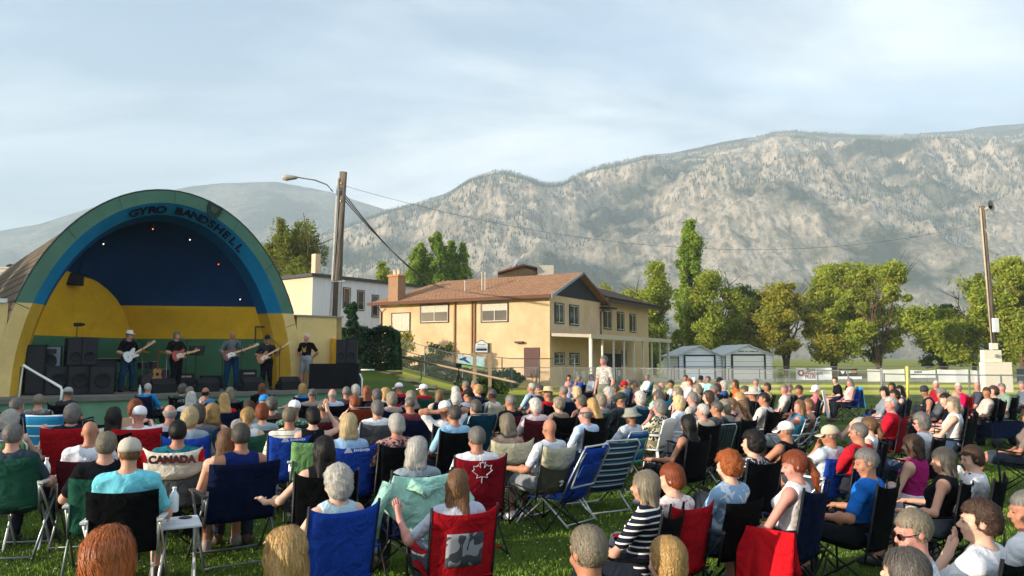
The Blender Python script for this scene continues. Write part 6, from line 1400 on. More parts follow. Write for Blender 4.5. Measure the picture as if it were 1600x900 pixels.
1095;587;17.2;short.dg;cap.#16181f;#cfc4b4;short;shorts.#9a8d80;lap;down;c.navy;38;0;b;in black cap and beige shirt before the garages
1106;588;17.0;short.dg;-;#8fd0c4;short;shorts.#9fb3b8;lap;down;c.green;40;0;b;in mint green shirt in front of the gap between garages
1120;599;14.6;cropf.br;-;#23272e;short;shorts.#39404c;lap;down;c.black;34;0;b;in black tee below the cream garage corner
1130;596;15.4;puff.wh;-;#31568c;short;long.#2b2f3a;lap;down;c.navy;32;0;c;in blue shirt before the cream garage door
1124;590;17.0;short.bk;cap.#1d2027;#34383f;short;long.#2b2f3a;lap;down;n;32;0;b;in black cap mostly hidden before the cream garage
1148;594;15.2;verylong.br;-;#d5622e;short;long.#2b2f3a;lap;down;c.black;34;0;b;in bright orange top in front of the cream garage door
1181;592;16.2;short.gr;-;#e6e4e6;short;long.#bdb7ae;lap;down;c.black;44;0;p;in white shirt sitting below the right corner of the cream garage
1198;598;15.0;cropf.br;-;#dccd8c;short;shorts.#6a5648;lap;out;c.black;42;0;b;in pale yellow top right of the wide grey sun hat
1176;607;12.0;short.gr;sunhat.#b6b2a8;#16181d;long;long.#3b3d36;lap;down;c.black;30;0;b;in wide pale sun hat and black jacket
1193;614;11.5;short.bk;-;#d6cfc8;short;long.#2b2f3a;lap;down;c.black;34;0;b;in white tee and sunglasses below the wide sun hat
1141;622;10.6;cropf.lb;-;#1c2c4c;short;long.#2b2f3a;lap;down;c.navy;24;0;c;in navy top right of the leaning dark chair
1154;613;11.9;tousle.bl;-;#b78e7a;short;long.#2b2f3a;lap;down;c.black;30;0;c;in tan top left of the wide sun hat
1158;625;10.3;long.lb;-;#a98a74;tank;long.#2b2f3a;lap;down;c.black;24;0;c;in brown top below the wide sun hat, long haired
1131;626;10.2;puff.gb;-;#8c8c86;short;long.#2b2f3a;lap;down;c.dkgreen;20;0;a;in grey top on the leaning dark green chair
1119;627;10.0;short.dg;-;#4b4f55;short;long.#2b2f3a;lap;down;s.dkgreen;34;0;b;in dark grey tee on the silver-edged dark chair
1097;631;9.6;short.wh;-;#cbb9a0;short;long.#2b2f3a;lap;down;c.black;22;0;p;in beige floral shirt above the leaning dark chair
1059;620;10.6;puff.pb;-;#e3e5ea;short;long.#b9bcc4;lap;down;p.white;10;0;c;in white tee on the right plastic garden chair
1029;625;10.2;puff.gr;-;HAWAII;short;shorts.#8a7f66;chin,lap;down;p.white;10;0;p;in black and cream leaf shirt on the left plastic chair
1074;649;8.0;verylong.bk;-;#14141a;tank;long.#17181c;rest,lap;down;c.black;0;16;b;in black sleeveless top with one bare arm over a chair
1175;674;6.6;curly.bk;-;BWPAT;short;long.#2b2f3a;lap;down;c.black;26;0;c;in black and white print on a small black chair
1227;659;8.0;short.gr;cap.#dcdcd6;#121318;tank;shorts.#7d7565;knee,lap;down;c.black;30;0;b;in white ball cap and black sleeveless top
1232;600;14.4;short.gb;-;#5b5f66;short;long.#1f2229;lap;down;c.black;44;0;p;in grey polo and sunglasses below the hotel banner emblem
1225;601;15.0;short.gb;-;#c2bcb4;short;long.#2b2f3a;lap;down;c.black;44;0;p;half hidden by the grey polo and sunglasses
1248;603;13.8;short.br;-;#2a2f36;short;long.#1f2229;knee;down;c.black;50;0;b;in dark tee leaning back below the hotel banner
1248;622;10.7;long.lb;-;#3f9ec4;tank;shorts.#9fa9b0;chin,lap;down;s.navy;44;0;p;in sky blue sleeveless top on the first tilted striped lounger
1262;621;11.0;short.lb;-;#b98f7c;short;long.#2b2f3a;lap;down;s.navy;40;0;b;on the second of the tilted striped loungers
1274;601;13.6;short.bk;cap.#e0e0e4;#d9808a;short;shorts.#5a3038;lap;down;s.navy;44;0;p;in pink top and white-peaked cap beside the white towel
1304;589;16.4;cropf.br;-;#191a22;short;shorts.#20222a;knee;down;c.navy;60;-20;c;in black polo sitting upright below the small black banner
1327;592;15.6;bob.gr;-;#e0b9b6;tank;long.#1f222c;lap;down;c.blue;40;0;p;in pink top and dark trousers with the blue towel behind
1381;605;13.0;bob.bk;-;#7e8790;short;shorts.#9aa4a8;lap;out;c.blue;50;0;c;in grey print top, legs stretched, first of four together
1393;598;14.4;long.bk;-;#b89a88;tank;long.#2b2f3a;lap;down;c.black;44;0;b;in tan top at the back of the four together
1397;609;12.2;cropf.bk;-;#3a3f4c;short;long.#2b2f3a;lap;down;c.black;44;0;b;in dark top at the front of the four together
1405;603;13.2;bob.bk;-;#3d4a66;tank;long.#2b2f3a;lap;down;c.navy;44;0;c;in blue pattern top, last of the four beside the yellow pole
1390;621;9.8;short.wh;-;#b81c2e;short;long.#2b2f3a;lap;down;c.crimson;44;0;p;in bright red tee and white hair, upright on a red chair
1340;661;7.4;short.gr;-;#b4202c;short;long.#2b2f3a;lap;down;c.navy;30;0;b;in red tee on a navy chair with papers in front
1356;652;8.0;pony.lb;-;#dadde2;tank;long.#2b2f3a;lap;down;c.black;20;0;c;in white top between two red tees
1295;665;7.5;short.gr;cap.#bdb29c;#b8c2cc;short;shorts.#39404c;chin,lap;down;f.blue.#d0d3d4;36;0;b;in beige cap and pale grey tee on the blue lawn chair
1424;665;7.9;bob.br;-;#9c1f66;tank;shorts.#c9c3cc;lap;ground;n;10;0;c;sitting on the grass in a magenta top
1438;648;8.4;puff.gr;-;#d5d7dc;short;long.#32445c;lap;down;c.black;40;0;p;in white tee and sunglasses right of the magenta top
1444;604;12.4;short.dg;beanie.#34383c;#1c2630;tank;shorts.#16181f;knee;down;f.navy.#c9cccc;60;0;b;in dark beanie and navy sleeveless top leaning on the knees
1462;595;15.6;buzz.wh;-;#9c2230;short;long.#2b2f3a;lap;down;c.maroon;50;0;p;in dark red shirt just beyond the dark beanie
1470;608;12.4;puff.gr;-;#54565e;short;long.#2b2f3a;lap;down;c.black;44;0;b;in grey top hidden behind the dark beanie
1476;615;11.0;cropf.bk;-;#16181f;short;shorts.#20222a;knee;down;c.black;50;0;c;in black tee and glasses left of the white halter top
1487;622;10.2;bob.gb;-;#dcdad8;tank;long.#3a4a62;knee,lap;down;c.black;50;0;c;in white halter top with a bare back on a black chair
1497;599;14.6;buzz.wh;-;#c3164c;short;long.#2b2f3a;lap;down;c.red;44;0;p;in pink and red shirt below the longest white banner
1493;611;12.4;bald;-;#b9bcc6;tank;shorts.#39404c;lap;down;c.black;44;0;p;bare headed in pale tank top right of the white halter top
1526;597;14.2;fringe.gr;-;#424a55;short;long.#20242e;lap;down;c.navy;50;0;p;in charcoal polo left of the loudspeaker pole box
1541;605;13.4;short.br;-;#c6b6ac;short;long.#2b2f3a;lap;down;c.black;50;0;b;in light top half hidden behind the curly black tee
1551;604;13.0;curly.br;-;#14161f;short;long.#31607c;lap;out;c.black;50;0;c;in black tee and blue jeans below the pole box
1565;600;13.4;short.gr;-;#7b9084;short;shorts.#6a7074;lap;down;c.black;50;0;p;in sage green tee just right of the jeans
1596;596;12.6;short.gr;-;#5d6a78;short;shorts.#2c3648;knee;out;c.black;44;0;p;at the edge of the crowd with crossed bare legs, upper
1606;640;9.0;bob.br;-;#7a6c64;short;shorts.#39404c;lap;out;c.black;40;0;b;at the edge of the crowd with stretched legs by the wagon
1163;604;13.6;short.dg;-;#3b4048;short;long.#2b2f3a;lap;down;c.black;34;0;b;in dark tee seated left of the wide sun hat brim
1089;601;14.0;puff.gb;-;#a8968a;short;long.#2b2f3a;lap;down;c.khaki;34;0;c;in faded tan top below the white cap and red shirt
1106;610;12.2;bob.br;-;#5c3f3a;short;long.#2b2f3a;lap;down;c.black;30;0;c;in brown top two heads below the mint shirt
1114;603;13.4;short.gr;-;#7d8a94;short;long.#2b2f3a;lap;down;c.navy;34;0;b;in grey-blue shirt below the mint shirt
1081;613;11.8;cropf.gr;-;#b9b3a8;short;long.#2b2f3a;lap;down;c.black;30;0;p;in cream top above the white-haired floral shirt
960;601;14.4;short.dg;-;#44505f;short;long.#2b2f3a;lap;down;c.black;34;0;b;in slate shirt left of the bright red cap
950;606;13.2;puff.wh;-;#ad9f96;short;long.#2b2f3a;lap;down;c.grey;26;0;c;in dusty beige top left of the dark green cap
872;622;10.8;curly.gb;-;#8a7a6c;short;long.#2b2f3a;lap;down;c.black;22;0;c;curly headed between red polo and black chairs
880;604;13.4;short.gr;-;#6e7d8e;short;long.#2b2f3a;lap;down;c.navy;30;0;b;in blue-grey shirt right of the straw hat brim
641;611;12.0;long.gb;-;#54606e;short;long.#2b2f3a;lap;down;c.black;14;0;c;in slate top below the white cap and red shirt
611;614;11.6;puff.gb;-;#9d8f86;short;long.#2b2f3a;lap;down;c.navy;12;0;c;in taupe top on the first of two navy chairs
640;622;10.4;buzz.dg;-;#6a3038;short;long.#2b2f3a;lap;down;c.navy;10;0;b;in wine red tee on the second of two navy chairs
'''
FINE=7.6
def npart(s): return s.split('.')
def chair_for(spec,p,rz,sh,scale,phrase,fine):
    if spec=='n': return
    q=spec.split('.'); t,c=q[0],q[1]; x=q[2] if len(q)>2 else None; cn=CN.get(c,c); col_=CC[c]
    kw=dict(sh=sh,scale=scale); LG=len(phrase.split())+len(cn.split())>11; cn=cn.split()[-1] if len(phrase.split())+len(cn.split())>13 else cn
    who='person '+phrase; W_=len(phrase.split())
    if t=='c':
        top=None; nm='camp chair'
        w=.52 if (hash(phrase)%3 or True) else .5
        if x=='T': top=CC['tan']
        if x=='W': top='#d2cdc0'
        if x=='B': w=.60
        r=camp_chair(f'{cn} {"chair" if LG else nm} of {who}',p,rz,col_,top=top,fine=fine,w=w,bz=.545 if fine else .52,**kw)
    elif t=='f': r=folding_chair(f'{cn} {"chair" if LG else "lawn chair"} of {who}',p,rz,col_,frame=x or '#b9bcbd',**kw)
    elif t=='d': r=folding_chair(f'{cn} {"chair" if LG else "tall chair"} of {who}',p,rz,col_,w=.62,frame='#6c7074',tall=.05,**kw)
    elif t=='k': r=folding_chair(f'{cn} lounger of {who}',p,rz,col_,w=.50,tall=.14,loop=True,lean=24,frame='#8a8d8e',**kw)
    elif t=='r': r=folding_chair(f'{cn} {"seat" if LG else "high-back chair"} of {who}',p,rz,col_,w=.56,tall=.12,frame='#8a8d8e',**kw)
    elif t=='s':
        st={'lgreen':stripes('green_stripe_web',[(0,'#5f8f58'),(.4,'#2c6a3c'),(.7,'#86a878')],9,'X'),'blue':stripes('blue_stripe_web',[(0,'#1d3f9a'),(.5,'#c9ccd2'),(.62,'#3f7fb8')],7,'Z'),'teal':stripes('teal_stripe_web',[(0,'#1d5f9a'),(.35,'#2c8f6c'),(.6,'#7fc4b4'),(.72,'#1b3a7a')],6,'Z'),'navy':stripes('navy_stripe_web',[(0,'#1b2a44'),(.6,'#c9a97c'),(.68,'#3d6f94'),(.85,'#d9dcdc')],6,'Z'),'dkgreen':stripes('dark_stripe_web',[(0,'#1c2a2a'),(.8,'#3a5048')],14,'X')}[c]
        r=folding_chair(f'{cn} {"lounger" if LG else "striped chair"} of {who}',p,rz,col_,stripe=st,w=.50,frame='#c9cccc',lean=20,loop=True,**kw)
    elif t=='p': r=plastic_chair('white plastic chair of '+who,p,rz)
    if x=='L':   # small white peak mark and lettering on the back
        bk=[o for o in r.children if o.name.startswith('backrest')][0]; wm=mat('logo_white','#cfd4dc',.7,var=0)
        z=sh+.46; y=-.155-.2244*.46-.066
        MB().poly([(-.12,y-.004,z),(-.03,y-.004,z),(-.055,y-.008,z+.04),(-.075,y-.01,z+.055),(-.095,y-.008,z+.04)],(0,1,0),.004).build('logo_mark',wm,bk)
        for k in range(8): MB().box((-.01+k*.022,y-.006,z+.022),(.014,.004,.022 if k%3 else .03)).build('logo_letter',wm,bk)
    if x=='W':
        bk=[o for o in r.children if o.name.startswith('backrest')][0]; o=flat_text('CANADA',.10,(-.20,-.155-.2244*(.44)-.088,sh+.44),mat('dark_red_ink','#4a1a22',.7,var=0),bk,'lettering'); o.rotation_euler=(PI/2+R(13),0,0)
        for s in (-1,1): MB().box((s*.262,-.155-.26*.45-.0,sh+.50),(.05,.03,.12)).build('red_corner',cloth('#a3161f'),bk)
    if x=='G':
        bk=[o for o in r.children if o.name.startswith('backrest')][0]; fr=lambda a,b:Vector(((a*2-1)*.15,-.155-.2244*(.12+.26*b)-.06*(1-(.6*(a*2-1))**2)-.006,sh+.12+.26*b))
        MB().sheet(fr,8,6,.003).build('printed_panel',floral('grey_landscape','#3a3d46','#8f939c',7,.5),bk,True)
    if x=='M':
        bk=[o for o in r.children if o.name.startswith('backrest')][0]; lf=[(0,-.11),(.004,-.05),(.055,-.06),(.045,-.035),(.10,.01),(.08,.02),(.09,.055),(.055,.05),(.045,.065),(.018,.035),(.028,.09),(.01,.08),(0,.105)]
        pts=lf+[(-a,b) for a,b in lf[::-1][1:-1]]; zc=sh+.42; mb=MB().tube([(a*1.05,-.155-(.42+b)*.2244-.078,zc+b*1.05) for a,b in pts+[pts[0]]],.0045,5); mb.build('leaf_outline',mat('logo_white','#cfd4dc',.7,var=0),bk)
    return r
PEOPLE={}
for ln in CROWD.strip().splitlines():
    f=ln.split(';'); px,py=float(f[0]),float(f[1])
    d=float(f[2]); d*=float(np.interp(px,[600,850],[.99,1.11])) if d>6.8 else 1.04
    hd=at(px,py,d); zh=min(max(hd.z,.88),1.2)
    if abs(hd.z-zh)>.01: hd=Vector((hd.x*((CAM_H-zh)/(CAM_H-hd.z)),d*((CAM_H-zh)/(CAM_H-hd.z)),zh))
    hs=f[3].split('.'); hat=None; band=None
    if f[4]!='-': hat,band=f[4].split('.')
    top,slv=f[5],f[6]; bk_,bc=f[7].split('.'); a=f[8].split(','); a=tuple(a) if len(a)>1 else a[0]; leg=f[9]; ch=f[10]; yaw=float(f[11]); turn=float(f[12]); sk=f[13]; phrase=f[14]
    fem=hs[0] in('bob','long','verylong','pony','bun') or (hs[0] in('puff','curly','cropf') and sk=='c')
    build='f' if fem else ('w' if (int(px)%3==0 and not fem) else 'm')
    sc=.95; 
    if leg=='ground': J=ground_sit(yaw); sh=.02; sc=zh/.90 if zh/.90<1 else .9; key=('g',); hd=at(px,py,d)
    else:
        sc=.90 if not fem else .87; sh=min(.42,max(.22,zh/sc-.83)); sh=round(sh/.03)*.03; sc=zh/(sh+.825); sc=min(1.0,max(.80,sc))
        lean=13 if ch[0] not in 'ks' else 22
        if a=='knee': lean=-14
        rj=random.Random(int(px*7+py)); yq=round((yaw+rj.uniform(-16,16))/10)*10; pt_=rj.choice((-8,-3,0,4)); rl_=rj.choice((-5,0,0,5)); lean+=rj.choice((-5,0,0,4)); J=seated(a,leg,yq,pt_,sh,lean,build,rl_,side=rj.choice((-1,1))); key=(a,leg,yq,round(sh,2),build,lean,pt_,rl_,int(px)%2)
        if leg=='knee': pass
    if leg=='ground': J['pel']; sc=.95*zh/.92
    rz=facing(Vector((hd.x,hd.y,0)),turn+random.Random(int(px*3+py)).uniform(-11,11))
    off=Matrix.Rotation(rz,3,'Z')@Vector(tuple(J['head']))*sc
    p=Vector((hd.x-off.x,hd.y-off.y,0)); fine=d<FINE
    p.z=gz(p.x,p.y) if p.y>26 else 0
    res=.0095 if d<6.5 else (.0125 if d<9 else (.016 if d<13 else .02))
    o=person('person '+phrase,p,rz,J,key,top=top,sleeve=slv,bottom=bc,bkind=bk_,hair=(hs[0],hs[1] if len(hs)>1 else 'gr'),hat=hat,band=band,skin=sk,res=res,fine=d<10,scale=sc,seed=int(px)%7,glasses=('sunglasses' in phrase or 'glasses' in phrase),shoes=['#2a2a2c','#8a8078','#c9c9c9','#4a3a30'][int(px)%4])
    PEOPLE[phrase]=(o,p,rz,sc,sh)
    chair_for(ch,p,rz,sh,sc,phrase,fine)
print('CROWD',len(PEOPLE))
def who(s): return [v for k,v in PEOPLE.items() if s in k][0]

# ---- standing spectator
def stander(label,px,top_y,d,floor,dirv,J,key,**kw):
    t=at(px,top_y,d); H=t.z-floor; sc=H/(J['head'][2]+.115); rz=math.atan2(dirv[1],dirv[0])-PI/2
    off=Matrix.Rotation(rz,3,'Z')@Vector(tuple(J['head']))*sc
    return person(label,(t.x-off.x,d-off.y,floor),rz,J,key,scale=sc,**kw)
stander('person standing up in a plaid shirt by the first white porch post',943,556,19.5,0,(-.8,-.6),standing(yaw=0,arms='down'),('st','d'),top='PLAID',sleeve='short',bottom='#6f7366',bkind='shorts',hair=('short','gr'),skin='p',res=.016,fine=True,neck=.08)
# ---- the band
BG='musicians on the bandshell stage'
def band_person(*a,**k): return stander(*a,group=BG,res=.015,fine=True,**k)
GH=(1.34,1.17,1.24,1.36); GJ=[standing(yaw=6,pitch=-4,stance=.15,gh=GH[0],lean=-2),standing(yaw=-6,pitch=3,stance=.08,gh=GH[1],lean=3),standing(yaw=14,pitch=-14,stance=.13,gh=GH[2],lean=0),standing(yaw=-10,pitch=-6,stance=.10,gh=GH[3],lean=4)]
band_person('person in black shirt and white hat playing a white guitar',203,518.5,22.0,SZ,(.92,-.40),GJ[0],('gt',0),top='#16171c',bottom='#22405c',hair=('short','dg'),hat='fedora',band='#e4e0d6',skin='a')
band_person('person in black with white beard playing a red guitar',277,519,22.5,SZ,(.90,-.45),GJ[1],('gt',1),top='#17171a',bottom='#17181c',hair=('cropf','gr'),skin='a')
band_person('person in grey shirt and jeans playing a white and red guitar',364,518,23.2,SZ,(.55,-.84),GJ[2],('gt',2),top='#5d6a6c',sleeve='half',bottom='#1d3a58',hair=('bald',),skin='b')
band_person('person in black hat and dark vest playing a sunburst bass',418,526,23.4,SZ,(.30,-.95),GJ[3],('gt',3),top='#262b33',bottom='#17181e',hair=('short','gr'),hat='fedora',band='#17181a',skin='b')
band_person('person in black printed tee and grey shorts, hands behind the back',479,522,24.2,SZ,(-.25,-.97),standing(yaw=-12,arms='behind'),('bh',1),top='#17151a',bottom='#8e939a',bkind='shorts',hair=('buzz','wh'),skin='p')
o=[x for x in COL.objects if x.name.startswith('person') and 'printed tee' in str(x.get('label'))][0]; s_=[c for c in o.children if c.name.startswith('shirt')][0]
MB().poly([(-.07,.142,1.16),(-.02,.150,1.13),(.04,.150,1.15),(.05,.150,1.21),(.10,.142,1.30),(.06,.146,1.29),(.02,.15,1.24),(-.03,.15,1.27),(-.08,.142,1.33),(-.05,.148,1.23)],(0,1,0),.004).build('shirt_print',mat('gold_print','#b8903a',.8,var=0),s_)
# heads of two seated players behind the gear
for px_,py_,d_,l_,hr in ((68,546,20.75,'person sitting low behind the silver-fronted amplifier',('short','rd')),(136,529,21.9,'person seated at keyboards behind the stacked loudspeakers',('bald',))):
    J=seated('lap','down',0,0,.42,5,'m'); t=at(px_,py_,d_); fl=t.z-1.30; person(l_,(t.x,d_,max(SZ,fl)),facing(Vector((t.x,d_,0)),200),J,('stg',),top='#2a2c33',bottom='#1d2026',hair=hr,skin='a',res=.02,group=BG)
    r=thing('drum_stool' ,('low' if px_<100 else 'tall')+' round black stool hidden behind the stage loudspeakers','stool',(t.x,d_,max(SZ,fl))); MB().lathe([(.16,.34),(.17,.38),(.16,.41),(.01,.42)],16).build('seat',blk,r); MB().tube([(0,0,.34),(0,0,.02)],.02,8).build('column',blk,r); MB().lathe([(.18,0),(.18,.02),(.02,.03)],12).build('base',blk,r)

def guitar(label,owner,bodyc,neckc='#d9b98a',guard='#e8e4da',shape='t',bass=False,gh=1.25):
    o=owner; root=thing('electric_guitar' if not bass else 'bass_guitar',label,'guitar',o.location,o.rotation_euler.z,'guitars played on stage'); root.scale=o.scale
    c=Vector((.09,.235,1.04)); e=Vector((-.46,.30,gh)); ax=(e-c).normalized(); up=Vector((0,-.12,1)); up=(up-ax*up.dot(ax)).normalized(); nn=ax.cross(up).normalized()
    if nn.y<0: nn=-nn
    out=[(-.22,0),(-.21,.09),(-.14,.155),(-.05,.14),(.02,.10),(.09,.125),(.16,.15),(.20,.10),(.14,.045),(.15,-.05),(.22,-.10),(.17,-.135),(.08,-.11),(.0,-.10),(-.08,-.15),(-.17,-.15),(-.22,-.07)]
    P=lambda a,b,k=0: c+ax*a+up*b+nn*k
    MB().poly([P(a,b,-.022) for a,b in out],nn,.045).build('body',mat('guitar_'+bodyc,bodyc,.25,var=.05,spec=.5),root)
    MB().poly([P(a,b,.0235) for a,b in [(-.10,-.10),(-.02,-.07),(.08,-.09),(.14,-.06),(.10,.02),(.02,.05),(-.08,.03)]],nn,.003).build('pickguard',mat('guard_'+guard,guard,.35,var=0),root)
    L_=.66 if not bass else .80
    mb=MB(); mb.poly([P(.10,-.026,.024),P(L_,-.021,.024),P(L_,.021,.024),P(.10,.026,.024)],nn,.02); mb.build('neck',mat('maple_neck',neckc,.4),root)
    MB().poly([P(L_,-.022,.022),P(L_+.17,-.01,.018),P(L_+.18,.03,.018),P(L_+.12,.055,.018),P(L_,.03,.022)],nn,.016).build('headstock',mat('maple_neck',neckc,.4),root)
    for k in range(6 if not bass else 4): MB().lathe([(.004,0),(.011,.008),(.004,.02)],6,P(L_+.02+.026*k,.055,.026)).build('tuning_peg',mat('chrome','#c9ccd0',.2,metal=.8),root)
    MB().box(tuple(P(-.11,0,.033)),(.02,.02,.07)).build('bridge',mat('chrome','#c9ccd0',.2,metal=.8),root)
    MB().tube([P(.18,.10,0),o.location*0+Vector((-.12,.13,1.36)),Vector((-.10,-.10,1.42)),Vector((.12,-.14,1.25)),P(-.22,.03,0)],.018,4).build('strap',mat('black_strap','#15151a',.8),root)
MUS=[x for x in COL.objects if x.get('group')==BG and 'playing' in str(x.get('label'))]
for o,gh_,(l_,b_,g_,bs_) in zip(MUS,GH,(('white solid guitar played under the white hat','#dfe0de','#e8e4da',False),('red guitar with white guard, played by the bearded singer','#a83a22','#d9cdbf',False),('white-guarded dark red guitar played in front of the blue-topped jeans','#7a3a34','#e8e4da',False),('sunburst bass played under the black hat','#a8622a','#d9d4c6',True))): guitar(l_,o,b_,guard=g_,bass=bs_,gh=gh_)
def on_stage(px,d): return Vector((at(px,559,d).x,d,SZ))
def mic_stand(label,px,d,h,boom=(-.3,0,.1),group='microphone stands'):
    p=on_stage(px,d); r=thing('microphone_stand',label,'microphone stand',p,0,group)
    MB().tube([(0,0,.02),(0,0,h)],.011,6).build('pole',blk,r)
    for k in range(3): a=k*2.09; MB().tube([(0,0,.10),(.28*math.cos(a),.28*math.sin(a),.01)],.009,5).build('foot',blk,r)
    b=Vector(boom); MB().tube([Vector((0,0,h))-b*.4,Vector((0,0,h)),Vector((0,0,h))+b],.008,5).build('boom',blk,r)
    MB().lathe([(.012,-.12),(.016,-.02),(.026,0),(.026,.03),(.01,.045)],10,Vector((0,0,h))+b,Matrix.Rotation(-PI/2*.8,3,'Y')).build('microphone',mat('mic_metal','#6f7276',.35,metal=.5),r)
mic_stand('microphone stand in front of the white-hatted guitarist',222,21.8,1.45,(-.28,0,.12)); mic_stand('microphone stand before the bearded singer',291,22.2,1.5,(-.16,0,.08)); mic_stand('microphone stand beside the guitarist in jeans',377,23.0,1.48,(-.14,0,.05)); mic_stand('straight boom stand at the bass player',437,23.2,1.35,(-.26,0,.22)); mic_stand('spare thin stand behind the guitarist in jeans',348,24.0,1.2,(.05,0,.2))
def speaker_box(label,px,d,w,dp,h,z=0,rz=None,kind='pa',group='loudspeakers on the stage',name='loudspeaker'):
    p=on_stage(px,d)+Vector((0,0,z)); r=thing(name,label,'speaker',p,TH if rz is None else rz,group); g=mat('speaker_black','#131418',.7,var=.1); gr=mat('speaker_grille','#22242a',.5,var=.25,vs=60)
    MB().box((0,0,h/2),(w,dp,h)).build('cabinet',g,r,bevel=.012)
    MB().box((0,-dp/2-.008,h/2),(w*.9,.012,h*.92)).build('grille',gr,r,bevel=.004)
    if kind in('pa','sub'):
        MB().lathe([(.001,0),(w*.30,0),(w*.34,.012),(w*.30,.02),(w*.1,.004),(.001,.01)],24,(0,-dp/2-.016,h*.34 if kind=='pa' else h*.5),Matrix.Rotation(PI/2,3,'X')).build('woofer',mat('cone','#0b0b0e',.5),r)
        if kind=='pa': MB().box((0,-dp/2-.018,h*.76),(w*.6,.014,h*.22)).build('horn',mat('horn_black','#1c1d22',.4),r)
    for s in (-1,1): MB().box((s*(w/2+.006),0,h*.6),(.014,.14,.05)).build('handle',mat('handle_grey','#3a3c42',.5),r)
    return r
SG='loudspeakers on the stage'
for px_,d_,l_ in ((90,20.3,'left of three black subwoofers stacked along the stage'),(124,20.5,'middle black subwoofer under the tall speakers'),(158,20.7,'right of three black subwoofers along the stage')): speaker_box(l_,px_,d_,.62,.6,.78,kind='sub',name='subwoofer')
speaker_box('left tall black speaker standing on the subwoofers',115,20.6,.40,.45,.76,.783,kind='pa'); speaker_box('right tall black speaker standing on the subwoofers',137,20.8,.40,.45,.78,.783,kind='pa')
r=speaker_box('amplifier with silver front on a dark case beside the subwoofers',76,20.35,.62,.4,.62,.70,name='amplifier',rz=TH-.2); [c for c in r.children if c.name.startswith('grille')][0].material_slots[0].material=mat('silver_grille','#6f7784',.6,var=.2,vs=30)
speaker_box('dark equipment case under the silver-fronted amplifier',75,20.35,.7,.5,.69,0,name='equipment_case',kind='x',rz=TH-.2)
speaker_box('tall dark equipment case at the edge of the subwoofers',58,20.1,.45,.4,1.35,0,name='equipment_case',kind='x',rz=TH-.3)
speaker_box('low dark keyboard case left of the white-hatted guitarist',163,21.9,.6,.4,.95,.0,name='equipment_case',kind='x')
p=on_stage(118,20.6); r=thing('tripod_camera','small camera on a short post on top of the speakers','camera',p+Vector((0,0,1.54))); MB().tube([(0,0,0),(0,0,.34)],.012,6).build('post',blk,r); MB().box((.02,0,.38),(.2,.1,.1)).build('body',blk,r,bevel=.01); MB().lathe([(.03,0),(.035,.08),(.001,.08)],10,(.12,0,.38),Matrix.Rotation(PI/2,3,'Y')).build('lens',blk,r)
def wedge(label,px,d,rz):
    p=on_stage(px,d); r=thing('stage_monitor',label,'monitor speaker',p,rz,'wedge monitors along the stage edge')
    MB().poly([(-.33,-.02,0),(-.33,.40,0),(-.33,.40,.10),(-.33,.10,.40),(-.33,-.02,.26)],(1,0,0),.66).build('cabinet',mat('speaker_black','#131418',.7,var=.1),r)
    M=Matrix.Rotation(R(-45),3,'X'); MB().box((0,.275,.275),(.6,.015,.38),M=Matrix.Rotation(R(45),3,'X')).build('grille',mat('speaker_grille','#22242a',.5,var=.25,vs=60),r)
    for s in (-1,1): MB().box((s*.336,.18,.2),(.012,.12,.04)).build('handle',mat('handle_grey','#3a3c42',.5),r)
for px_,d_,l_ in ((259,21.2,'wedge monitor in front of the bearded singer'),(328,21.9,'wedge monitor in front of the guitarist in jeans, to his side'),(398,22.5,'wedge monitor before the bass player'),(456,23.3,'last wedge monitor, left of the bare legs')): wedge(l_,px_,d_,TH+.15)
r=speaker_box('guitar amplifier with pale strip behind the third wedge monitor',384,24.0,.62,.34,.62,name='amplifier',kind='x'); MB().box((.05,-.19,.5),(.36,.012,.05)).build('control_panel',mat('pale_metal','#b8b0a4',.7),r)
r=speaker_box('small amplifier with pale strip right of the red guitar',290,24.0,.5,.3,.5,name='amplifier',kind='x'); MB().box((0,-.17,.4),(.3,.012,.05)).build('control_panel',mat('pale_metal','#b8b0a4',.7),r)
speaker_box('dark amplifier at the back between the guitarists',330,24.3,.6,.3,.42,name='amplifier',kind='x')
# music stand, leaning acoustic guitar, bottles
p=on_stage(306,22.8); r=thing('music_stand','black music stand to the right of the bearded singer','music stand',p); MB().tube([(0,0,0),(0,0,1.12)],.012,6).build('pole',blk,r); MB().box((0,.03,1.22),(.5,.02,.3),M=Matrix.Rotation(R(-20),3,'X')).build('desk',blk,r); MB().lathe([(.22,0),(.2,.02),(.02,.03)],10).build('base',blk,r)
p=on_stage(180,22.6); r=thing('keyboard_stand','keyboard on a crossed stand with a tilted screen','keyboard',p,TH-.5)
MB().box((0,0,.92),(1.1,.34,.1)).build('keyboard',mat('speaker_black','#131418',.7,var=.1),r,bevel=.01)
for k in range(14): MB().box((-.5+k*.075,-.1,.975),(.065,.12,.012)).build('key',mat('ivory','#d9d4c6',.4,var=0),r)
for s in (-1,1): MB().tube([(-.4*s,.1*s,.02),(.4*s,.1*s,.87)],.015,6).build('leg',blk,r)
MB().box((.25,.1,1.35),(.34,.02,.46),M=Euler((R(-12),R(18),0)).to_matrix()).build('screen',mat('screen_dark','#0e1116',.15),r); MB().tube([(.2,.1,.95),(.22,.1,1.2)],.012,5).build('screen_post',blk,r)
def drum(r,c,rad,h,name,m,M=None): MB().lathe([(rad*.98,0),(rad,.01),(rad,h-.01),(rad*.98,h)],22,c,M).build(name,m,r)
p=on_stage(229,23.1); r=thing('drum_kit','dark drum kit with cymbals between the two left guitarists','drum kit',p,TH); dk_=mat('drum_dark','#3a2838',.3,spec=.5); hd_=mat('drum_head','#c9c6bf',.5,var=.04); ch=mat('chrome','#c9ccd0',.2,metal=.8)
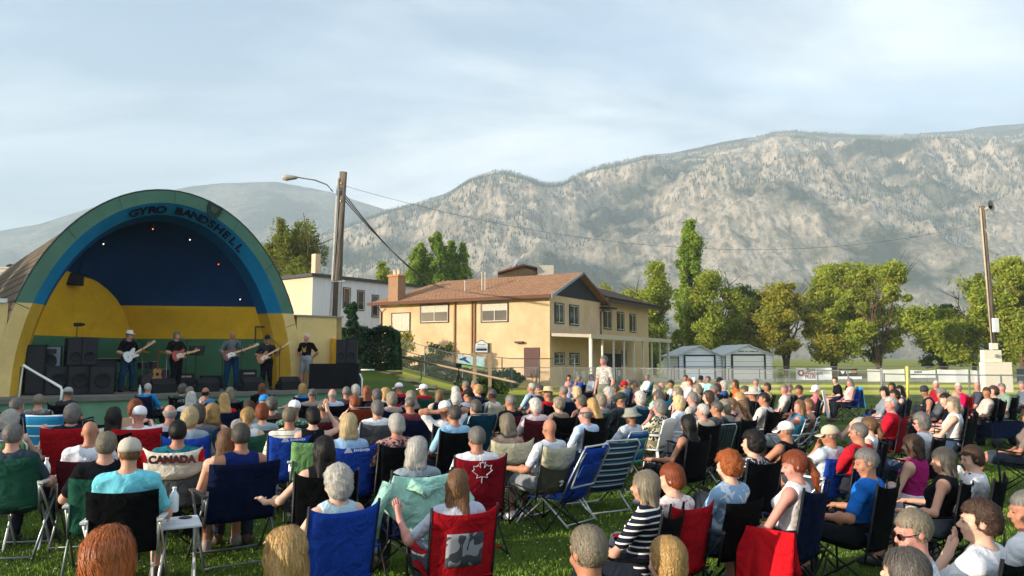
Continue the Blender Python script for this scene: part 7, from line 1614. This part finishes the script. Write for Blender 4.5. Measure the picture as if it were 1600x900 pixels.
drum(r,(0,-.2,.28),.28,.42,'bass_drum',dk_,Matrix.Rotation(PI/2,3,'X')); drum(r,(-.14,-.12,.66),.14,.2,'tom_drum',dk_); drum(r,(.2,-.12,.66),.15,.22,'tom_drum',dk_); drum(r,(.5,.1,.30),.2,.34,'floor_tom',dk_); drum(r,(-.42,.2,.55),.17,.13,'snare_drum',ch)
for q in ((-.14,-.12,.862,.135),(.2,-.12,.882,.145),(.5,.1,.642,.195),(-.42,.2,.682,.165)): MB().lathe([(.001,0),(q[3],0),(q[3],.006),(.001,.008)],20,q[:3]).build('drum_head',hd_,r)
for q in ((-.6,-.1,1.05,.2),(.55,-.15,1.15,.23),(-.2,-.3,1.2,.2)): MB().lathe([(.001,.02),(.03,.015),(q[3],0),(q[3],.003),(.03,.02),(.001,.025)],24,q[:3],Euler((.25,.15,0)).to_matrix()).build('cymbal',mat('brass','#b08d3e',.3,metal=.8),r); MB().tube([(q[0],q[1],0),(q[0],q[1],q[2])],.01,5).build('cymbal_stand',ch,r)
p=on_stage(247,22.7); r=thing('leaning_guitar','pale acoustic guitar upright on a floor stand beside the drums','guitar',p,TH)
MB().poly([(-.15,0,.14),(-.17,0,.28),(-.12,0,.42),(-.10,0,.50),(-.13,0,.60),(-.08,0,.68),(.08,0,.68),(.13,0,.60),(.10,0,.50),(.12,0,.42),(.17,0,.28),(.15,0,.14),(0,0,.08)],(0,1,0),.09).build('body',mat('spruce_top','#c9955a',.35),r); MB().box((0,-.01,.88),(.05,.03,.45)).build('neck',mat('dark_neck','#7a5232',.4),r); MB().box((0,-.01,1.16),(.07,.02,.14)).build('headstock',mat('dark_neck','#7a5232',.4),r)
MB().lathe([(.05,0),(.05,.004),(.001,.005)],16,(0,-.004,.50),Matrix.Rotation(PI/2,3,'X')).build('sound_hole',blk,r)
for s in (-1,1): MB().tube([(s*.18,-.12,.0),(s*.1,.12,.4)],.01,5).build('stand_leg',blk,r)
def bottle(label,p,h=.22,colr='#d6dfe6',cap='#e8e8e8',group=None,name='water_bottle',rad=.035):
    r=thing(name,label,'bottle',p,0,group); MB().lathe([(rad*.9,0),(rad,.01),(rad,h*.62),(rad*.85,h*.7),(rad*.38,h*.86),(rad*.38,h*.92)],14).build('bottle_body',mat('clear_plastic'+colr,colr,.15,var=.05,spec=.6),r,True); MB().lathe([(rad*.45,h*.92),(rad*.45,h),(.001,h)],12).build('cap',mat('cap_'+cap,cap,.4,var=0),r,True); return r
q=atz(214,617,.8); bottle('white cup and bottle on the stage edge by the singer boots',(q.x,q.y+.15,SZ),.26,name='water_bottle'); q=atz(491,607,.8)
bottle('white drink bottle standing on the stage left of the draped table',(q.x,q.y+.1,SZ),.26); bottle('second white bottle against the foot of the draped table',(q.x+.12,q.y-.02,SZ),.20)
# draped table and speaker stack
p=on_stage(523,24.05); r=thing('draped_table','long table covered to the floor with a black cloth','table',p,.12)
MB().box((0,.3,.76),(1.5,.7,.04)).build('tabletop',mat('speaker_black','#131418',.7,var=.1),r)
def drape(a,b):
    L_=1.56; W_=.76; per=2*(L_+W_); s=a*per; 
    if s<L_: x,y=-L_/2+s,-.0
    elif s<L_+W_: x,y=L_/2,(s-L_)-.0
    elif s<2*L_+W_: x,y=L_/2-(s-L_-W_),W_
    else: x,y=-L_/2,W_-(s-2*L_-W_)
    fl=.02*math.sin(a*90)*(1-b); return Vector((x*(1+fl),-.08+y+fl*.6,.01+.785*b))
mb=MB().sheet(drape,160,6); mb.box((0,.3,.80),(1.56,.76,.012)); mb.build('table_cloth',mat('black_cloth','#0c0d14',.9,var=.15,vs=4,bump=.3),r,True)
for s in (-1,1):
    for f in (0.02,.6): MB().tube([(s*.68,f,.02),(s*.68,f,.74)],.018,6).build('leg',blk,r)
speaker_box('left black speaker standing on the draped table',534,24.35,.33,.4,.78,.81,rz=.12); speaker_box('right black speaker standing on the draped table',550,24.4,.33,.4,.80,.81,rz=.12)
# hanging speaker
q=at(112,437,25.6); q=at(112,437,21.3); r=thing('hanging_loudspeaker','wide black speaker hanging near the top of the yellow side wall','speaker',q,TH-.5)
MB().poly([(-.34,-.2,-.16),(.34,-.2,-.16),(.26,.2,-.16),(-.26,.2,-.16)],(0,0,1),.34).build('cabinet',mat('speaker_black','#131418',.7,var=.1),r); MB().box((0,-.21,.01),(.6,.015,.28)).build('grille',mat('speaker_grille','#22242a',.5,var=.25,vs=60),r)
for s in (-1,1): MB().tube([(s*.2,0,.18),(s*.2,.1,.9)],.012,5).build('hanger',blk,r)
# outdoor lamp on the wing
q=at(526,511,26.8); r=thing('wall_floodlight','white floodlight at the edge of the wing wall','lamp',q); MB().lathe([(.02,0),(.09,.05),(.10,.16),(.001,.16)],14,(0,0,0),Matrix.Rotation(R(80),3,'Y')).build('lamp_head',mat('white_paint','#e8e8e2',.5,var=.05),r); MB().tube([(0,0,0),(-.25,.0,-.05)],.02,6).build('bracket',mat('white_paint','#e8e8e2',.5,var=.05),r)

# ---- empty chairs and belongings on the lawn
def here(px,py,z=0): return atz(px,py,z)
NS=stripes('navy_white_sling',[(0,'#1c3146'),(.34,'#cfd6d8'),(.46,'#3f6f94'),(.62,'#1c3146'),(.8,'#cfd6d8'),(.9,'#24506c')],7.5,'Z')
q=here(862,818); r=folding_chair('empty royal blue beach chair with a pocket on its back',(q.x+.1,q.y+.1,0),facing(q,20),CC['blue'],sh=.27,w=.52,frame='#c4c8ca',lean=30,tall=.12,loop=True,name='beach_chair')
bk=[c for c in r.children if c.name.startswith('backrest')][0]; MB().box((0,-.38,.60),(.36,.035,.16),M=Matrix.Rotation(R(30),3,'X')).build('pocket',cloth('#24489c'),bk,bevel=.01)
MB().tube([(-.22,-.30,.42),(-.24,-.43,.70),(-.20,-.47,.80),(.20,-.47,.80),(.24,-.43,.70),(.22,-.30,.42),(-.22,-.30,.42)],.012,7).build('carry_frame',mat('alu_frame','#c4c8ca',.35,metal=.6,var=.06),bk)
q=here(935,800); folding_chair('empty beach chair in navy, white and blue stripes',(q.x,q.y+.1,0),facing(q,-4),CC['navy'],sh=.27,w=.52,frame='#c4c8ca',lean=30,tall=.12,loop=True,stripe=NS,name='beach_chair')
q=here(808,820); r=thing('folding_side_table','low aluminium side table beside the empty royal blue beach chair','table',(q.x,q.y+.3,0),.5,'small folding side tables'); al=mat('alu_frame','#c4c8ca',.35,metal=.6,var=.06)
MB().box((0,0,.38),(.46,.36,.02)).build('tabletop',mat('pale_metal2','#a9b2b6',.4),r,bevel=.005)
for s in (-1,1):
    for f in (-1,1): MB().tube([(s*.2,f*.15,.37),(-s*.1,f*.17,.0)],.012,6).build('leg',al,r)
def side_table(label,p,rz,z=.55,colr='#c6cbd2',group='small folding side tables'):
    r=thing('side_table',label,'table',p,rz,group); MB().box((0,0,z),(.36,.40,.022)).build('tabletop',mat('table_'+colr,colr,.4),r,bevel=.008)
    MB().lathe([(.045,0),(.05,.006),(.001,.006)],16,(.08,.1,z+.012)).build('cup_hole',blk,r)
    for s in (-1,1): MB().tube([(s*.15,-.16,z-.02),(s*.15,.16,.0)],.011,6).build('leg',al,r); MB().tube([(s*.15,.16,z-.02),(s*.15,-.10,.0)],.011,6).build('leg',al,r)
    return r
o,p,rz,sc,sh=who('cyan tee and beige'); M=Matrix.Rotation(rz,3,'Z')
q=atz(274,817,.5); side_table('white side table with a cup hole beside the cyan tee',(q.x,q.y,0),rz+.2,.50)
bottle('clear water bottle held in the rest beside the cyan tee',p+M@Vector((.30,.10,.60)),.19)
q=here(45,862); side_table('grey side table with a drink bottle at the left edge of the lawn',(q.x-.1,q.y+.1,0),.2,.60,'#6f7a84'); zt=.612
bottle('clear drink bottle with white cap on the grey side table',(q.x+.02,q.y+.16,zt),.23); r=thing('sunglasses_case','small dark case lying on the grey side table','case',(q.x-.16,q.y+.06,zt)); MB().lathe([(.01,0),(.05,.005),(.055,.02),(.04,.035),(.001,.04)],16).build('shell',blk,r,True)
# green chair at the left edge with its sitter mostly outside
q=here(-20,880); folding_chair('dark green lawn chair at the left edge with steel frame',(q.x-.0,q.y+.3,0),facing(q,0),CC['green'],w=.56,frame='#8a9494')
J=seated(('rest','rest'),'down',0,0,.42,13,'m'); person('person at the left edge resting an arm on the dark green chair',(q.x,q.y+.3,0),facing(q,0),J,('edge',),top='#31404a',hair=('short','gr'),res=.012,fine=True,scale=.95)
q=here(36,745); tag(MB().tube([(q.x-.3,q.y,0),(q.x-.28,q.y,.75),(q.x-.30,q.y,.92),(q.x-.40,q.y,.96),(q.x-.46,q.y,.92)],.014,8).build('walking_cane',blk,None,True),'black walking cane with a curved handle at the left edge','cane')
# empty camp chair by the stage, camouflage chair, turquoise striped chair
q=at(174,634,10.4); camp_chair('empty black camp chair with its back to us before the subwoofers',(q.x,10.4,0),facing(q),CC['black'],bz=.5)
q=at(327,652,9.6); MC[('fl','camo')]=floral('camo','#8f8c80','#4b4d45',14,.5); PAT['CAMO']=lambda:floral('camo','#8f8c80','#4b4d45',14,.5)
camp_chair('camouflage-trimmed camp chair beside the teal tee',(q.x,9.6,0),facing(q),'CAMO',w=.42,sh=.34)
q=at(86,640,10.8); folding_chair('turquoise lawn chair with white bands by the grey ball cap',(q.x,10.8,0),facing(q),CC['turq'],stripe=stripes('turq_stripe',[(0,'#1f7fb0'),(.86,'#e0e6e8')],7,'Z'),tall=.1,frame='#c9cccc')
q=at(1326,612,15.3); 
def cloth_item(label,name,cat,pts_fn,colr,nu=14,nv=14,th=.01,group=None): o=MB().sheet(pts_fn,nu,nv,th).build(name,cloth(colr),None,True); return tag(o,label,cat,group)
# mint hoodie over the navy chair
o,p,rz,sc,sh=who('mint hooded jacket'); M=Matrix.Rotation(rz,3,'Z')
def hood(a,b):
    u=(a*2-1); w=.27+.10*b; top=sh+.50; v=b
    drop=.58*(1-.62*abs(u)**1.2+.18*math.cos(u*9)*0); z=top+.02-drop*v+.03*u*u*(1-v); y=-.30-.045*math.sin(v*PI)-.01*math.sin(u*14+v*5)*v-.02*math.sin(u*7)*v-.02
    return p+M@(Vector((u*w*(1-.25*v*(1-abs(u))),y+.06*v,z))*sc)
ho=tag(MB().sheet(hood,36,20,.012).build('hooded_jacket',cloth('#9ccabb'),None,True),'mint green hooded jacket hung over the back of a navy chair','jacket')
def sleeve(s):
    return MB().tube([p+M@(Vector((s*.30,-.30,sh+.48))*sc),p+M@(Vector((s*.40,-.33,sh+.30))*sc),p+M@(Vector((s*.44,-.34,sh+.06))*sc)],.06,10,.045)
for s in (-1,1): sleeve(s).build('sleeve',cloth('#9ccabb'),ho,True)
hdm=MB().tube([p+M@(Vector((-.14,-.33,sh+.47))*sc),p+M@(Vector((0,-.38,sh+.40))*sc),p+M@(Vector((.14,-.33,sh+.47))*sc)],.05,10,.05).build('hood',cloth('#9ccabb'),ho,True)
# red blanket over the armrest
o,p,rz,sc,sh=who('red blanket'); M=Matrix.Rotation(rz,3,'Z')
def blk_(a,b):
    v=b*2-1; x=-.36-.11*v-.03*math.sin(a*26)*abs(v)*(1 if v<0 else .6); z=sh+.245-(.46+.07*math.sin(a*6+1)+.03*math.sin(a*15))*max(0,abs(v)-.1)*(1.15 if v>0 else .7); y=-.22+.46*a+.02*math.sin(a*22)*abs(v); x+=.03*math.sin(a*17+v*3)*abs(v); return p+M@(Vector((x,y,z))*sc)
tag(MB().sheet(blk_,24,24,.012).build('red_blanket',cloth('#c01822'),None,True),'bright red blanket draped over a chair armrest near the camera','blanket')
# jug, bags, wagon, shoes
q=here(576,868); r=bottle('big clear blue-labelled water jug standing on the grass',(q.x,q.y+.1,0),.34,'#8fb8dc','#e8e8e8',name='water_jug',rad=.075)
MB().lathe([(.0765,.06),(.0765,.16)],16).build('label_band',mat('blue_label','#2c62b0',.5,var=.1),r)
def bag(label,p,w,d,h,colr,rz=0):
    r=thing('bag',label,'bag',p,rz,'bags standing on the grass'); MB().sheet(lambda a,b:Vector((w/2*math.cos(a*2*PI)*(1-.25*b),d/2*math.sin(a*2*PI)*(1-.3*b)+.01*math.sin(a*30),h*b)),24,6,.006).build('bag_body',cloth(colr),r,True); MB().tube([(-w*.2,0,h*.97),(-w*.15,0,h*1.3),(w*.15,0,h*1.3),(w*.2,0,h*.97)],.009,5).build('strap',cloth('#15161a'),r); return r
q=here(50,752); bag('navy bag on the grass beside the striped lawn chair',(q.x,q.y+.1,0),.34,.22,.22,'#1a2a4c'); q=here(292,845); bag('black bag in the grass beside the white side table',(q.x,q.y+.2,0),.26,.2,.2,'#15161a'); q=here(1245,742); bag('pale grey tote in the grass beyond the ponytailed sitter',(q.x-.15,q.y+.4,0),.3,.2,.32,'#8d8f86'); q=here(1130,858); bag('pale plaid cloth bag under the tall black mesh chair',(q.x,q.y+.1,0),.4,.24,.24,'#a38f8c')
q=here(640,770); bag('black and white bag beside the navy chair legs',(q.x-.1,q.y+.2,0),.22,.18,.22,'#c9c9c9')
r=thing('folding_wagon','navy fabric folding wagon standing at the right edge of the lawn','wagon',here(1572,702)+Vector((.2,.3,0)),.05)
wm=cloth('#141f3a'); 
for nm,c_,d_ in (('side_panel',(0,-.25,.36),(.9,.02,.3)),('side_panel',(0,.25,.36),(.9,.02,.3)),('end_panel',(-.45,0,.36),(.02,.48,.3)),('end_panel',(.45,0,.36),(.02,.48,.3)),('floor_panel',(0,0,.215),(.88,.48,.02))): MB().box(c_,d_).build(nm,wm,r,bevel=.004)
for sx in (-1,1):
    for sy in (-1,1): w_=MB().lathe([(.03,-.03),(.10,-.028),(.11,0),(.10,.028),(.03,.03)],18,(sx*.36,sy*.25,.11),Matrix.Rotation(PI/2,3,'X')).build('wheel',blk,r,True); MB().tube([(sx*.46,sy*.26,.2),(sx*.46,sy*.26,.56)],.014,6).build('frame_post',blk,r)
MB().tube([(.46,0,.3),(.8,0,.45),(1.0,0,.8)],.014,6).build('pull_handle',blk,r)
# towels by the loungers
o,p,rz,sc,sh=who('white-peaked cap'); M=Matrix.Rotation(rz,3,'Z')
tag(MB().sheet(lambda a,b:p+M@Vector(((a-.5)*.40,-.30-.10*b-.02*math.sin(a*9),1.08-.62*b)),12,10,.012).build('white_towel',cloth('#dededa'),None,True),'white towel hanging over the back of a striped lounger','towel')
o,p,rz,sc,sh=who('with the blue towel behind'); M=Matrix.Rotation(rz,3,'Z')
tag(MB().sheet(lambda a,b:p+M@Vector(((a-.5)*.44,-.30-.06*b-.02*math.sin(a*9),.98-.60*b)),12,10,.012).build('blue_towel',cloth('#3d8fc9'),None,True),'blue towel hanging down the back of a chair below the fence','towel')
o,p,rz,sc,sh=who('flat tan card'); M=Matrix.Rotation(rz,3,'Z'); J=seated('phone','down'); 
q_=p+M@(Vector((0,.40,sh+.56))*sc); r=tag(MB().box((0,0,0),(.26,.012,.2)).build('tan_card',mat('kraft_card','#b8977a',.8),None,False,.002,q_,(R(-15),0,rz)),'flat tan card held up in both hands before the stage','card')
# grass blades near the camera
def blades(n):
    y=3.0+13*NR.rand(n)**1.5; x=(NR.rand(n)*2-1)*(y*.74+.4); h=.018+.022*NR.rand(n); a=NR.rand(n)*6.28; w=.0028+.002*NR.rand(n)
    w=w*(1+y*.10); lx=(NR.rand(n)-.5)*.03; ly=(NR.rand(n)-.5)*.03; z0=np.zeros(n)-.002
    A=np.stack([x-w*np.cos(a),y-w*np.sin(a),z0],1); B=np.stack([x+w*np.cos(a),y+w*np.sin(a),z0],1); C_=np.stack([x+lx,y+ly,z0+h],1)
    V=np.stack([A,B,C_],1).reshape(-1,3); F_=np.arange(3*n).reshape(-1,3)
    m=mat('grass_blade','#3f5f19',.8,var=.35,vs=1.5,col2='#7d9838',spec=.2)
    o=link('lawn_grass',meshdata('lawn_grass',V,F_,False,[m])); kindof(o,'stuff'); o['label']='short mown green grass blades covering the lawn'
blades(260000)
# clover heads
n=1400; y=3.2+9*NR.rand(n); x=(NR.rand(n)*2-1)*(y*.74); V=[];F_=[]
z=.03+.01*NR.rand(n); s=.006+.004*NR.rand(n)
V=np.stack([np.stack([x+s,y,z],1),np.stack([x-s,y,z],1),np.stack([x,y+s,z],1),np.stack([x,y-s,z],1),np.stack([x,y,z+s],1),np.stack([x,y,z-s],1)],1).reshape(-1,3)
b=(np.arange(n)*6)[:,None]; F_=np.concatenate([b+np.array([[i,j,k]]) for k in (4,5) for i,j in ((0,2),(2,1),(1,3),(3,0))])
o=link('clover_flowers',meshdata('clover_flowers',V,F_,False,[mat('clover','#c9ccb4',.8)])); kindof(o,'stuff'); o['label']='tiny pale clover flowers dotted through the lawn'

for o in COL.objects:
    l=o.get('label')
    if l and not(4<=len(l.split())<=16): print('LONGLABEL',len(l.split()),l)
